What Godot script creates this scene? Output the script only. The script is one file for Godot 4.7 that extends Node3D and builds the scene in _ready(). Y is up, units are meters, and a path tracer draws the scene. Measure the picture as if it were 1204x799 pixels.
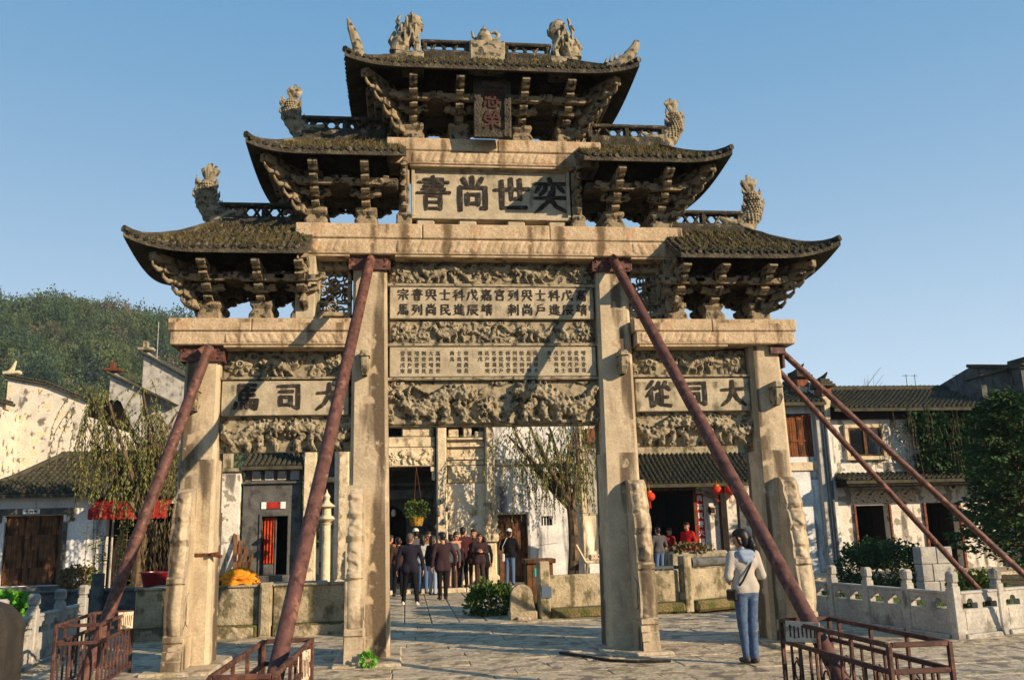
extends Node3D

# ---------------------------------------------------------------- materials
var M := {}
var rng := RandomNumberGenerator.new()
var names_used := {}

func r(a: float, b: float) -> float:
	return rng.randf_range(a, b)

func _ready() -> void:
	rng.seed = 20240611
	# camera, sky, sun, exposure
	var cam := Camera3D.new()
	cam.name = "camera"
	cam.position = Vector3(-1.225, 1.6, 12.013)
	cam.rotation = Vector3(0.21063, -0.12182, -0.02636)
	cam.fov = 41.93
	cam.near = 0.1
	cam.far = 2500.0
	cam.current = true
	add_child(cam)
	var env := Environment.new()
	env.background_mode = Environment.BG_SKY
	var sm := ProceduralSkyMaterial.new()
	sm.sky_top_color = Color("#45789f")
	sm.sky_horizon_color = Color("#c2d0da")
	sm.sky_curve = 0.19
	sm.ground_bottom_color = Color("#6e675c")
	sm.ground_horizon_color = Color("#8f8b84")
	sm.sun_angle_max = 12.0
	sm.sun_curve = 0.08
	sm.energy_multiplier = 0.9
	var sky := Sky.new()
	sky.sky_material = sm
	env.sky = sky
	env.tonemap_mode = Environment.TONE_MAPPER_LINEAR
	env.tonemap_exposure = 1.8
	env.sdfgi_enabled = true
	env.ssao_enabled = true
	env.ssil_enabled = true
	env.fog_enabled = true
	env.fog_density = 0.00025
	env.fog_light_color = Color("#a9bfd4")
	var we := WorldEnvironment.new()
	we.name = "environment"
	we.environment = env
	add_child(we)
	var sun := DirectionalLight3D.new()
	sun.name = "sun"
	sun.light_energy = 1.5
	sun.light_color = Color("#ffe3c0")
	sun.light_angular_distance = 0.5
	sun.shadow_enabled = true
	add_child(sun)
	sun.look_at_from_position(Vector3.ZERO, Vector3(-1.25, -0.59, -1.0), Vector3.UP)

	make_materials()
	build_ground()
	build_hills()
	build_archway()
	build_walls()
	build_left_houses()
	build_hall()
	build_shop()
	build_right_house()
	build_plants()
	build_braces()
	build_small_things()
	build_people()

# ---------------------------------------------------------------- mesh collector
class MB:
	var v := PackedVector3Array()
	var n := PackedVector3Array()
	var c := PackedColorArray()
	var col := Color(1, 1, 1)

	func tn(a: Vector3, b: Vector3, d: Vector3, na: Vector3, nb: Vector3, nd: Vector3) -> void:
		v.append(a); v.append(d); v.append(b)
		n.append(na); n.append(nd); n.append(nb)
		c.append(col); c.append(col); c.append(col)

	func t(a: Vector3, b: Vector3, d: Vector3) -> void:
		var q := (b - a).cross(d - a)
		if q.length_squared() < 1e-14:
			return
		q = q.normalized()
		tn(a, b, d, q, q, q)

	func q4(a: Vector3, b: Vector3, d: Vector3, e: Vector3) -> void:
		t(a, b, d); t(a, d, e)

	func out4(a: Vector3, b: Vector3, d: Vector3, e: Vector3, away: Vector3) -> void:
		if (b - a).cross(d - a).dot(away) < 0.0:
			q4(e, d, b, a)
		else:
			q4(a, b, d, e)

	func box(o: Transform3D, s: Vector3, bv := 0.0) -> void:
		var h := s * 0.5
		bv = minf(bv, minf(h.x, minf(h.y, h.z)) * 0.9)
		var k := h - Vector3(bv, bv, bv)
		for ax in 3:
			var b := (ax + 1) % 3
			var d := (ax + 2) % 3
			for sg in [-1.0, 1.0]:
				var p := []
				for w in [[-1, -1], [1, -1], [1, 1], [-1, 1]]:
					var q := Vector3()
					q[ax] = h[ax] * sg
					q[b] = k[b] * w[0]
					q[d] = k[d] * w[1]
					p.append(o * q)
				var aw := Vector3()
				aw[ax] = sg
				out4(p[0], p[1], p[2], p[3], o.basis * aw)
		if bv <= 0.0:
			return
		for ax in 3:
			var b := (ax + 1) % 3
			var d := (ax + 2) % 3
			for sb in [-1.0, 1.0]:
				for sd in [-1.0, 1.0]:
					var p := []
					for w in [[-1, 0], [1, 0], [1, 1], [-1, 1]]:
						var q := Vector3()
						q[ax] = k[ax] * w[0]
						q[b] = (h[b] if w[1] == 0 else k[b]) * sb
						q[d] = (k[d] if w[1] == 0 else h[d]) * sd
						p.append(o * q)
					var aw := Vector3()
					aw[b] = sb
					aw[d] = sd
					out4(p[0], p[1], p[2], p[3], o.basis * aw)
		for sx in [-1.0, 1.0]:
			for sy in [-1.0, 1.0]:
				for sz in [-1.0, 1.0]:
					var a := o * Vector3(h.x * sx, k.y * sy, k.z * sz)
					var b := o * Vector3(k.x * sx, h.y * sy, k.z * sz)
					var d := o * Vector3(k.x * sx, k.y * sy, h.z * sz)
					if (b - a).cross(d - a).dot(o.basis * Vector3(sx, sy, sz)) < 0.0:
						t(a, d, b)
					else:
						t(a, b, d)

	func bx(x0: float, x1: float, y0: float, y1: float, z0: float, z1: float, bv := 0.0) -> void:
		box(Transform3D(Basis(), Vector3((x0 + x1) / 2, (y0 + y1) / 2, (z0 + z1) / 2)), Vector3(absf(x1 - x0), absf(y1 - y0), absf(z1 - z0)), bv)

	# a bar between two points with a rectangular section
	func bar(a: Vector3, b: Vector3, w: float, h: float, bv := 0.0) -> void:
		var y := (b - a)
		var l := y.length()
		y = y / l
		var x := y.cross(Vector3.UP if absf(y.y) < 0.95 else Vector3.BACK).normalized()
		var z := x.cross(y).normalized()
		box(Transform3D(Basis(x, y, z), (a + b) / 2), Vector3(w, l, h), bv)

	# outline in x, y (any winding), drawn out from z0 to z1 and placed by o
	func prism(pts: PackedVector2Array, z0: float, z1: float, o := Transform3D()) -> void:
		var p := pts.duplicate()
		if Geometry2D.is_polygon_clockwise(p):
			p.reverse()
		var f := Geometry2D.triangulate_polygon(p)
		var flip := o.basis.determinant() < 0.0
		for i in range(0, f.size(), 3):
			var a := p[f[i]]
			var b := p[f[i + 1]]
			var d := p[f[i + 2]]
			if (b - a).cross(d - a) < 0.0:
				var w := b
				b = d
				d = w
			if flip:
				t(o * Vector3(a.x, a.y, z1), o * Vector3(d.x, d.y, z1), o * Vector3(b.x, b.y, z1))
				t(o * Vector3(a.x, a.y, z0), o * Vector3(b.x, b.y, z0), o * Vector3(d.x, d.y, z0))
			else:
				t(o * Vector3(a.x, a.y, z1), o * Vector3(b.x, b.y, z1), o * Vector3(d.x, d.y, z1))
				t(o * Vector3(a.x, a.y, z0), o * Vector3(d.x, d.y, z0), o * Vector3(b.x, b.y, z0))
		for i in p.size():
			var a := p[i]
			var b := p[(i + 1) % p.size()]
			if flip:
				q4(o * Vector3(b.x, b.y, z0), o * Vector3(a.x, a.y, z0), o * Vector3(a.x, a.y, z1), o * Vector3(b.x, b.y, z1))
			else:
				q4(o * Vector3(a.x, a.y, z0), o * Vector3(b.x, b.y, z0), o * Vector3(b.x, b.y, z1), o * Vector3(a.x, a.y, z1))

	func tube(p: Array, rad: Array, sides := 8, squash := 1.0, caps := true, rough := 0.0, seed_ := 1) -> void:
		var m := p.size()
		var rings := []
		var cen := []
		var x := Vector3()
		var rr := RandomNumberGenerator.new()
		rr.seed = seed_
		for i in m:
			var d: Vector3 = (p[mini(i + 1, m - 1)] - p[maxi(i - 1, 0)]).normalized()
			if i == 0:
				x = d.cross(Vector3.BACK if absf(d.z) < 0.9 else Vector3.UP).normalized()
			else:
				x = (x - d * x.dot(d)).normalized()
			var y := d.cross(x)
			var ring := PackedVector3Array()
			var nr := PackedVector3Array()
			for s in sides:
				var an := TAU * s / sides
				var q := x * cos(an) + y * sin(an) * squash
				var k: float = rad[i] * (1.0 + (rr.randf_range(-rough, rough) if rough > 0.0 else 0.0))
				ring.append(p[i] + q * k)
				nr.append((x * cos(an) + y * sin(an) / squash).normalized())
			rings.append(ring)
			cen.append(nr)
		for i in m - 1:
			for s in sides:
				var w := (s + 1) % sides
				var a: Vector3 = rings[i][s]
				var b: Vector3 = rings[i][w]
				var d: Vector3 = rings[i + 1][w]
				var e: Vector3 = rings[i + 1][s]
				if rough > 0.0:
					q4(a, b, d, e)
				else:
					tn(a, b, d, cen[i][s], cen[i][w], cen[i + 1][w])
					tn(a, d, e, cen[i][s], cen[i + 1][w], cen[i + 1][s])
		if caps:
			for s in range(1, sides - 1):
				t(rings[0][0], rings[0][s + 1], rings[0][s])
				t(rings[m - 1][0], rings[m - 1][s], rings[m - 1][s + 1])

	# profile of (radius, height) pairs turned round y
	func lathe(prof: Array, sides: int, o := Transform3D()) -> void:
		for i in prof.size() - 1:
			var p: Vector2 = prof[i]
			var q: Vector2 = prof[i + 1]
			var e := (q - p).normalized()
			var nn := Vector2(e.y, -e.x)
			for s in sides:
				var a0 := TAU * s / sides
				var a1 := TAU * (s + 1) / sides
				var f := func(w: Vector2, an: float) -> Vector3: return o * Vector3(w.x * cos(an), w.y, -w.x * sin(an))
				var g := func(an: float) -> Vector3: return (o.basis * Vector3(nn.x * cos(an), nn.y, -nn.x * sin(an))).normalized()
				tn(f.call(p, a0), f.call(p, a1), f.call(q, a1), g.call(a0), g.call(a1), g.call(a1))
				tn(f.call(p, a0), f.call(q, a1), f.call(q, a0), g.call(a0), g.call(a1), g.call(a0))

	# a smooth grid of points f(u, v), u and v from 0 to 1; du x dv points outwards
	func sheet(nx: int, ny: int, f: Callable, flip := false) -> void:
		var g := PackedVector3Array()
		for j in ny + 1:
			for i in nx + 1:
				g.append(f.call(float(i) / nx, float(j) / ny))
		grid(g, nx, ny, flip)

	func grid(g: PackedVector3Array, nx: int, ny: int, flip := false) -> void:
		var w := nx + 1
		var gn := PackedVector3Array()
		gn.resize(g.size())
		var sg := -1.0 if flip else 1.0
		for j in ny + 1:
			for i in w:
				var du := g[j * w + mini(i + 1, nx)] - g[j * w + maxi(i - 1, 0)]
				var dv := g[mini(j + 1, ny) * w + i] - g[maxi(j - 1, 0) * w + i]
				gn[j * w + i] = du.cross(dv).normalized() * sg
		for j in ny:
			for i in nx:
				var a := j * w + i
				var b := a + 1
				var d := a + w + 1
				var e := a + w
				if flip:
					tn(g[a], g[d], g[b], gn[a], gn[d], gn[b])
					tn(g[a], g[e], g[d], gn[a], gn[e], gn[d])
				else:
					tn(g[a], g[b], g[d], gn[a], gn[b], gn[d])
					tn(g[a], g[d], g[e], gn[a], gn[d], gn[e])

	# sections [y, centre x, centre z, half width, half depth, chamfer] joined to a shaft
	func loft(sec: Array) -> void:
		var rings := []
		for s in sec:
			var ring := PackedVector3Array()
			var hw: float = s[3]
			var hd: float = s[4]
			var ch: float = s[5]
			for w in [[hw - ch, -hd], [hw, -hd + ch], [hw, hd - ch], [hw - ch, hd], [-hw + ch, hd], [-hw, hd - ch], [-hw, -hd + ch], [-hw + ch, -hd]]:
				ring.append(Vector3(s[1] + w[0], s[0], s[2] + w[1]))
			rings.append(ring)
		for i in rings.size() - 1:
			for k in 8:
				var a: Vector3 = rings[i][k]
				var b: Vector3 = rings[i][(k + 1) % 8]
				var d: Vector3 = rings[i + 1][(k + 1) % 8]
				var e: Vector3 = rings[i + 1][k]
				var mid := Vector3((sec[i][1]), (a.y + e.y) / 2, sec[i][2])
				out4(a, b, d, e, (a + b + d + e) / 4 - mid)
		for k in range(1, 7):
			var top: PackedVector3Array = rings[rings.size() - 1]
			if (top[k] - top[0]).cross(top[k + 1] - top[0]).y > 0:
				t(top[0], top[k], top[k + 1])
			else:
				t(top[0], top[k + 1], top[k])

	func add(o: MB, x := Transform3D()) -> void:
		var fl := x.basis.determinant() < 0.0
		var nb := x.basis.inverse().transposed()
		var cc := o.c
		for i in range(0, o.v.size(), 3):
			for k in ([0, 2, 1] if fl else [0, 1, 2]):
				v.append(x * o.v[i + k])
				n.append((nb * o.n[i + k]).normalized())
				c.append(cc[i + k] * col)

	func arrays() -> Array:
		var a := []
		a.resize(Mesh.ARRAY_MAX)
		a[Mesh.ARRAY_VERTEX] = v
		a[Mesh.ARRAY_NORMAL] = n
		a[Mesh.ARRAY_COLOR] = c
		return a

	func mesh() -> ArrayMesh:
		var m := ArrayMesh.new()
		if v.size():
			m.add_surface_from_arrays(Mesh.PRIMITIVE_TRIANGLES, arrays())
		return m

# ---------------------------------------------------------------- scene bookkeeping
func numbered(called: String, parent: Node) -> String:
	var key := str(parent.get_instance_id()) + called
	var k: int = names_used.get(key, -1) + 1
	names_used[key] = k
	return called if k == 0 else "%s_%03d" % [called, k]

func part(parent: Node, called: String, mb: MB, mat: Material, label := "", kind := "") -> MeshInstance3D:
	return piece(parent, called, mb.mesh(), mat, Transform3D(), label, kind)

func piece(parent: Node, called: String, mesh: Mesh, mat: Material, at := Transform3D(), label := "", kind := "") -> MeshInstance3D:
	var o := MeshInstance3D.new()
	o.name = numbered(called, parent)
	o.mesh = mesh
	o.material_override = mat
	o.transform = at
	if label:
		o.set_meta("label", label)
	if kind:
		o.set_meta("kind", kind)
	if parent.get_parent() == self and parent is Node3D and not (parent is MeshInstance3D) and not own_axes.has(parent):
		o.position -= (parent as Node3D).position
	parent.add_child(o, true)
	return o

var own_axes := {}

func thing(called: String, label: String, category: String, at := Vector3.ZERO, group := "") -> Node3D:
	var o := Node3D.new()
	o.name = numbered(called, self)
	o.position = at
	o.set_meta("label", label)
	o.set_meta("category", category)
	if group:
		o.set_meta("group", group)
	add_child(o, true)
	return o

func tag(o: Node, label: String, category: String, group := "", kind := "") -> Node:
	o.set_meta("label", label)
	o.set_meta("category", category)
	if group:
		o.set_meta("group", group)
	if kind:
		o.set_meta("kind", kind)
	return o

func struct(called: String, mb: MB, mat: Material, label: String, category := "ground") -> MeshInstance3D:
	var o := part(self, called, mb, mat)
	tag(o, label, category, "", "structure")
	return o

func xf(p: Vector3, ry := 0.0, rx := 0.0, rz := 0.0) -> Transform3D:
	return Transform3D(Basis.from_euler(Vector3(rx, ry, rz)), p)

func pv(a: Array) -> PackedVector2Array:
	var p := PackedVector2Array()
	for i in range(0, a.size(), 2):
		p.append(Vector2(a[i], a[i + 1]))
	return p

# ---------------------------------------------------------------- surfaces
func noise_bytes(seed_: int, freq: float, oct: int, size: int, kind := FastNoiseLite.TYPE_SIMPLEX_SMOOTH, ridged := false) -> PackedByteArray:
	var f := FastNoiseLite.new()
	f.seed = seed_
	f.noise_type = kind
	f.frequency = freq
	f.fractal_type = FastNoiseLite.FRACTAL_RIDGED if ridged else FastNoiseLite.FRACTAL_FBM
	f.fractal_octaves = oct
	return f.get_seamless_image(size, size, false, false, 0.2).get_data()

var noise_cache := {}
func nb(seed_: int, freq: float, oct: int, size: int, ridged := false) -> PackedByteArray:
	var k := "%d %f %d %d %s" % [seed_, freq, oct, size, ridged]
	if not noise_cache.has(k):
		noise_cache[k] = noise_bytes(seed_, freq, oct, size, FastNoiseLite.TYPE_SIMPLEX_SMOOTH, ridged)
	return noise_cache[k]

# two base tones, a fine grain, blotches of a stain colour and optional streaks that run down
func surface(c1: Color, c2: Color, o := {}) -> StandardMaterial3D:
	var size: int = o.get("size", 256)
	var sd: int = o.get("seed", 1)
	var a := nb(sd, o.get("freq", 0.012), 5, size)
	var g := nb(sd % 3 + 40, 0.12, 3, size)
	var s := nb(sd + 7, o.get("stain_freq", 0.014), 6, size)
	var grain: float = o.get("grain", 0.18)
	var st: Color = o.get("stain", Color(0.2, 0.18, 0.15))
	var lo: float = o.get("lo", 0.62)
	var hi: float = o.get("hi", 0.8)
	var sk: float = o.get("streak", 0.0)
	var st2: Color = o.get("stain2", st)
	var lo2: float = o.get("lo2", 2.0)
	var data := PackedByteArray()
	data.resize(size * size * 3)
	var msk := size - 1
	for y in size:
		for x in size:
			var i := y * size + x
			var k := a[i] / 255.0
			var col := c1.lerp(c2, clampf((k - 0.2) * 1.7, 0, 1))
			var sv := s[i] / 255.0
			if sk > 0.0:
				sv = lerpf(sv, s[((y >> 3) & msk) * size + x] / 255.0, sk)
			col = col.lerp(st, smoothstep(lo, hi, sv))
			if lo2 < 1.0:
				col = col.lerp(st2, smoothstep(lo2, lo2 + 0.12, 1.0 - k))
			var f := 1.0 + (g[i] / 255.0 - 0.5) * 2.0 * grain
			data[i * 3] = clampi(int(col.r * f * 255.0), 0, 255)
			data[i * 3 + 1] = clampi(int(col.g * f * 255.0), 0, 255)
			data[i * 3 + 2] = clampi(int(col.b * f * 255.0), 0, 255)
	var m := StandardMaterial3D.new()
	m.albedo_texture = ImageTexture.create_from_image(Image.create_from_data(size, size, false, Image.FORMAT_RGB8, data))
	m.roughness = o.get("rough", 0.9)
	m.metallic_specular = o.get("spec", 0.35)
	m.uv1_triplanar = true
	m.uv1_world_triplanar = true
	var w: float = 1.0 / o.get("tile", 2.5)
	m.uv1_scale = Vector3(w, w, w)
	m.uv1_offset = o.get("offset", Vector3.ZERO)
	m.uv1_triplanar_sharpness = 4.0
	m.vertex_color_use_as_albedo = true
	if o.get("bump", 0.0) > 0.0:
		m.normal_enabled = true
		m.normal_texture = bump_tex(o.get("bump_kind", 0))
		m.normal_scale = o.bump
	return m

var bumps := {}
func bump_tex(kind: int) -> Texture2D:
	if not bumps.has(kind):
		var im: Image
		if kind == 0:
			im = Image.create_from_data(512, 512, false, Image.FORMAT_L8, nb(90, 0.05, 5, 512))
			im.bump_map_to_normal_map(7.0)
		else:
			im = Image.create_from_data(512, 512, false, Image.FORMAT_L8, nb(91, 0.03, 5, 512, true))
			im.bump_map_to_normal_map(5.0)
		bumps[kind] = ImageTexture.create_from_image(im)
	return bumps[kind]

func flat(c: Color, rough := 0.85, spec := 0.4) -> StandardMaterial3D:
	var m := StandardMaterial3D.new()
	m.albedo_color = c
	m.roughness = rough
	m.metallic_specular = spec
	m.vertex_color_use_as_albedo = true
	return m

func leaf_mat(c: Color, back := 0.5) -> StandardMaterial3D:
	var m := flat(c, 0.7, 0.3)
	m.cull_mode = BaseMaterial3D.CULL_DISABLED
	m.backlight_enabled = true
	m.backlight = Color(back, back, back * 0.5)
	return m

func make_materials() -> void:
	M.beam = surface(Color("#b8a68a"), Color("#9f8c70"), {"seed": 3, "size": 512, "stain": Color("#64543f"), "lo": 0.53, "hi": 0.78, "streak": 0.85, "stain_freq": 0.009, "bump": 0.24, "tile": 2.2, "grain": 0.13, "stain2": Color("#a88e70"), "lo2": 0.66})
	M.pillar = surface(Color("#b7a98e"), Color("#9e9078"), {"seed": 5, "size": 512, "stain": Color("#584d3e"), "lo": 0.51, "hi": 0.76, "streak": 0.95, "stain_freq": 0.01, "bump": 0.14, "tile": 2.6, "grain": 0.09, "stain2": Color("#a3937a"), "lo2": 0.7})
	M.panel = surface(Color("#aba088"), Color("#948a74"), {"seed": 8, "size": 512, "stain": Color("#5f5a4b"), "lo": 0.56, "hi": 0.82, "streak": 0.6, "stain_freq": 0.01, "bump": 0.16, "tile": 1.8, "grain": 0.1})
	M.carved = surface(Color("#9a8f76"), Color("#7c735e"), {"seed": 11, "size": 512, "stain": Color("#413e33"), "lo": 0.52, "hi": 0.76, "bump": 0.2, "tile": 1.1, "grain": 0.13})
	M.bracket = surface(Color("#978b70"), Color("#6a6150"), {"seed": 14, "size": 512, "stain": Color("#2a2721"), "lo": 0.52, "hi": 0.7, "bump": 0.4, "tile": 1.2, "grain": 0.22, "stain2": Color("#85745a"), "lo2": 0.6})
	M.roofstone = surface(Color("#4d493f"), Color("#37342e"), {"seed": 17, "stain": Color("#2e2e22"), "lo": 0.46, "hi": 0.66, "bump": 1.0, "tile": 0.9, "grain": 0.3, "stain2": Color("#6e6552"), "lo2": 0.64})
	M.moss = surface(Color("#383623"), Color("#2a291d"), {"seed": 19, "stain": Color("#55502f"), "lo": 0.55, "hi": 0.75, "bump": 1.2, "tile": 0.5, "grain": 0.35})
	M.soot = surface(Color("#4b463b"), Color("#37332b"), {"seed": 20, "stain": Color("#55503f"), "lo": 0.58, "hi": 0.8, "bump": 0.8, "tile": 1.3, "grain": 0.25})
	M.ink = surface(Color("#2e2a25"), Color("#24211d"), {"seed": 22, "stain": Color("#4a4339"), "lo": 0.55, "hi": 0.8, "tile": 0.4})
	M.inkgrey = surface(Color("#5f594c"), Color("#4c473c"), {"seed": 24, "tile": 0.4})
	M.redink = surface(Color("#4d322d"), Color("#402925"), {"seed": 23, "tile": 0.4})
	M.steel = surface(Color("#604038"), Color("#51352e"), {"seed": 25, "size": 512, "stain": Color("#3d241d"), "lo": 0.56, "hi": 0.72, "rough": 0.66, "spec": 0.4, "grain": 0.12, "tile": 1.1, "stain_freq": 0.02, "bump": 0.12, "stain2": Color("#7b5546"), "lo2": 0.66})
	M.rail = surface(Color("#553a31"), Color("#452e27"), {"seed": 26, "stain": Color("#33201a"), "lo": 0.52, "hi": 0.75, "rough": 0.6, "grain": 0.15, "tile": 0.7, "stain2": Color("#6b4737"), "lo2": 0.66})
	M.rust = surface(Color("#6d3f22"), Color("#4f2c18"), {"seed": 27, "tile": 0.3})
	M.slab = surface(Color("#bfb195"), Color("#9e9179"), {"seed": 31, "size": 512, "stain": Color("#6a6051"), "lo": 0.54, "hi": 0.78, "bump": 0.3, "tile": 3.1, "grain": 0.13, "rough": 0.62, "spec": 0.5, "stain2": Color("#8c7f63"), "lo2": 0.6})
	M.earth = surface(Color("#5a5140"), Color("#453e31"), {"seed": 33, "stain": Color("#4c4a2a"), "lo": 0.5, "hi": 0.7, "bump": 0.8, "tile": 4.0, "grain": 0.25})
	M.wallstone = surface(Color("#a2977d"), Color("#897e67"), {"seed": 35, "size": 512, "stain": Color("#5a553f"), "lo": 0.52, "hi": 0.75, "streak": 0.5, "bump": 0.4, "tile": 2.3, "grain": 0.14})
	M.mossedge = surface(Color("#6b6140"), Color("#544b30"), {"seed": 37, "stain": Color("#474b22"), "lo": 0.45, "hi": 0.65, "bump": 0.9, "tile": 1.3, "grain": 0.3})
	M.marble = surface(Color("#aaa79c"), Color("#93908a"), {"seed": 39, "stain": Color("#6d6a62"), "lo": 0.56, "hi": 0.8, "streak": 0.4, "bump": 0.2, "tile": 1.9, "grain": 0.1})
	M.plaster = surface(Color("#d8d4c8"), Color("#c2bdb0"), {"seed": 41, "size": 512, "stain": Color("#6a675e"), "lo": 0.56, "hi": 0.8, "streak": 0.88, "stain_freq": 0.018, "bump": 0.2, "tile": 3.4, "grain": 0.1, "stain2": Color("#8e887a"), "lo2": 0.6})
	M.warmplaster = surface(Color("#d9cdb2"), Color("#c8ba9c"), {"seed": 43, "size": 512, "stain": Color("#8f8263"), "lo": 0.58, "hi": 0.82, "streak": 0.5, "tile": 3.7, "grain": 0.12, "stain2": Color("#cfc8b8"), "lo2": 0.6})
	M.oldplaster = surface(Color("#d6cdba"), Color("#bcb5a7"), {"seed": 46, "size": 512, "stain": Color("#6a665d"), "lo": 0.54, "hi": 0.72, "streak": 0.35, "tile": 4.1, "grain": 0.12, "stain_freq": 0.02, "stain2": Color("#cabc9e"), "lo2": 0.6})
	M.limewash = surface(Color("#d6d6d2"), Color("#bfc0be"), {"seed": 45, "stain": Color("#6d6f70"), "lo": 0.56, "hi": 0.8, "streak": 0.88, "stain_freq": 0.018, "tile": 2.9, "grain": 0.08})
	M.pale = surface(Color("#cdbf9f"), Color("#b7a88a"), {"seed": 47, "size": 512, "stain": Color("#847760"), "lo": 0.55, "hi": 0.78, "streak": 0.5, "tile": 2.4, "grain": 0.12, "bump": 0.3})
	M.darkpost = surface(Color("#35322e"), Color("#282623"), {"seed": 83, "stain": Color("#2a2927"), "lo": 0.5, "hi": 0.75, "streak": 0.4, "tile": 0.9, "bump": 0.3})
	M.greystone = surface(Color("#5d5e5b"), Color("#4b4c4a"), {"seed": 49, "stain": Color("#3a3a38"), "lo": 0.55, "hi": 0.8, "streak": 0.3, "tile": 1.7, "grain": 0.12, "bump": 0.3})
	M.tile = surface(Color("#4a463c"), Color("#37342d"), {"seed": 51, "stain": Color("#42452a"), "lo": 0.48, "hi": 0.66, "tile": 1.1, "grain": 0.3, "bump": 0.5})
	M.wood = surface(Color("#6a4a30"), Color("#523823"), {"seed": 53, "stain": Color("#241810"), "lo": 0.5, "hi": 0.75, "streak": 0.95, "tile": 0.9, "grain": 0.18})
	M.redwood = surface(Color("#7a4c2c"), Color("#653c22"), {"seed": 55, "stain": Color("#3f2515"), "lo": 0.52, "hi": 0.78, "streak": 0.95, "tile": 0.8, "grain": 0.15})
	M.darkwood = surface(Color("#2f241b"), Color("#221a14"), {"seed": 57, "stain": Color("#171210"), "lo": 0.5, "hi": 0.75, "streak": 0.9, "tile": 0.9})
	M.brick = surface(Color("#8a5238"), Color("#6e4230"), {"seed": 59, "stain": Color("#4a3a30"), "lo": 0.55, "hi": 0.75, "tile": 0.6, "grain": 0.25})
	M.dark = flat(Color("#191614"), 0.95, 0.1)
	M.bark = surface(Color("#6b5a42"), Color("#4f4230"), {"seed": 61, "stain": Color("#33291d"), "lo": 0.48, "hi": 0.7, "streak": 0.9, "tile": 0.7, "grain": 0.25, "bump": 0.8, "bump_kind": 1})
	M.red = surface(Color("#a32c22"), Color("#8a2019"), {"seed": 63, "tile": 0.9, "grain": 0.1, "rough": 0.75, "stain": Color("#6c1712")})
	M.redplastic = flat(Color("#6d0f12"), 0.35, 0.5)
	M.lantern = leaf_mat(Color("#c23a1e"), 0.5)
	M.orange = surface(Color("#dd8f22"), Color("#c97d1a"), {"seed": 65, "tile": 0.5, "grain": 0.08, "stain": Color("#b06d14")})
	M.curtain = surface(Color("#ad3f18"), Color("#7c2810"), {"seed": 66, "tile": 0.6, "streak": 0.9, "stain": Color("#d9772b")})
	M.white = flat(Color("#d8d6d0"), 0.6)
	M.glass = flat(Color("#15181b"), 0.08, 0.6)
	M.teal = flat(Color("#2fa39b"), 0.5)
	M.paper = surface(Color("#c9b8a0"), Color("#b5a088"), {"seed": 68, "tile": 0.4})
	M.leaf_dark = leaf_mat(Color("#34502a"), 0.35)
	M.leaf_mid = leaf_mat(Color("#48602a"), 0.5)
	M.leaf_olive = leaf_mat(Color("#6f753f"), 0.55)
	M.leaf_bright = leaf_mat(Color("#5c9a2e"), 0.55)
	M.leaf_dry = leaf_mat(Color("#665d40"), 0.4)
	M.hill = surface(Color("#3c4a2a"), Color("#2e3a22"), {"seed": 71, "tile": 40.0, "grain": 0.3, "stain": Color("#4f5530"), "lo": 0.5, "hi": 0.7})
	M.pot = surface(Color("#a8842e"), Color("#8a6a22"), {"seed": 69, "tile": 0.4})
	M.forest = leaf_mat(Color("#ffffff"), 0.3)

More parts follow.
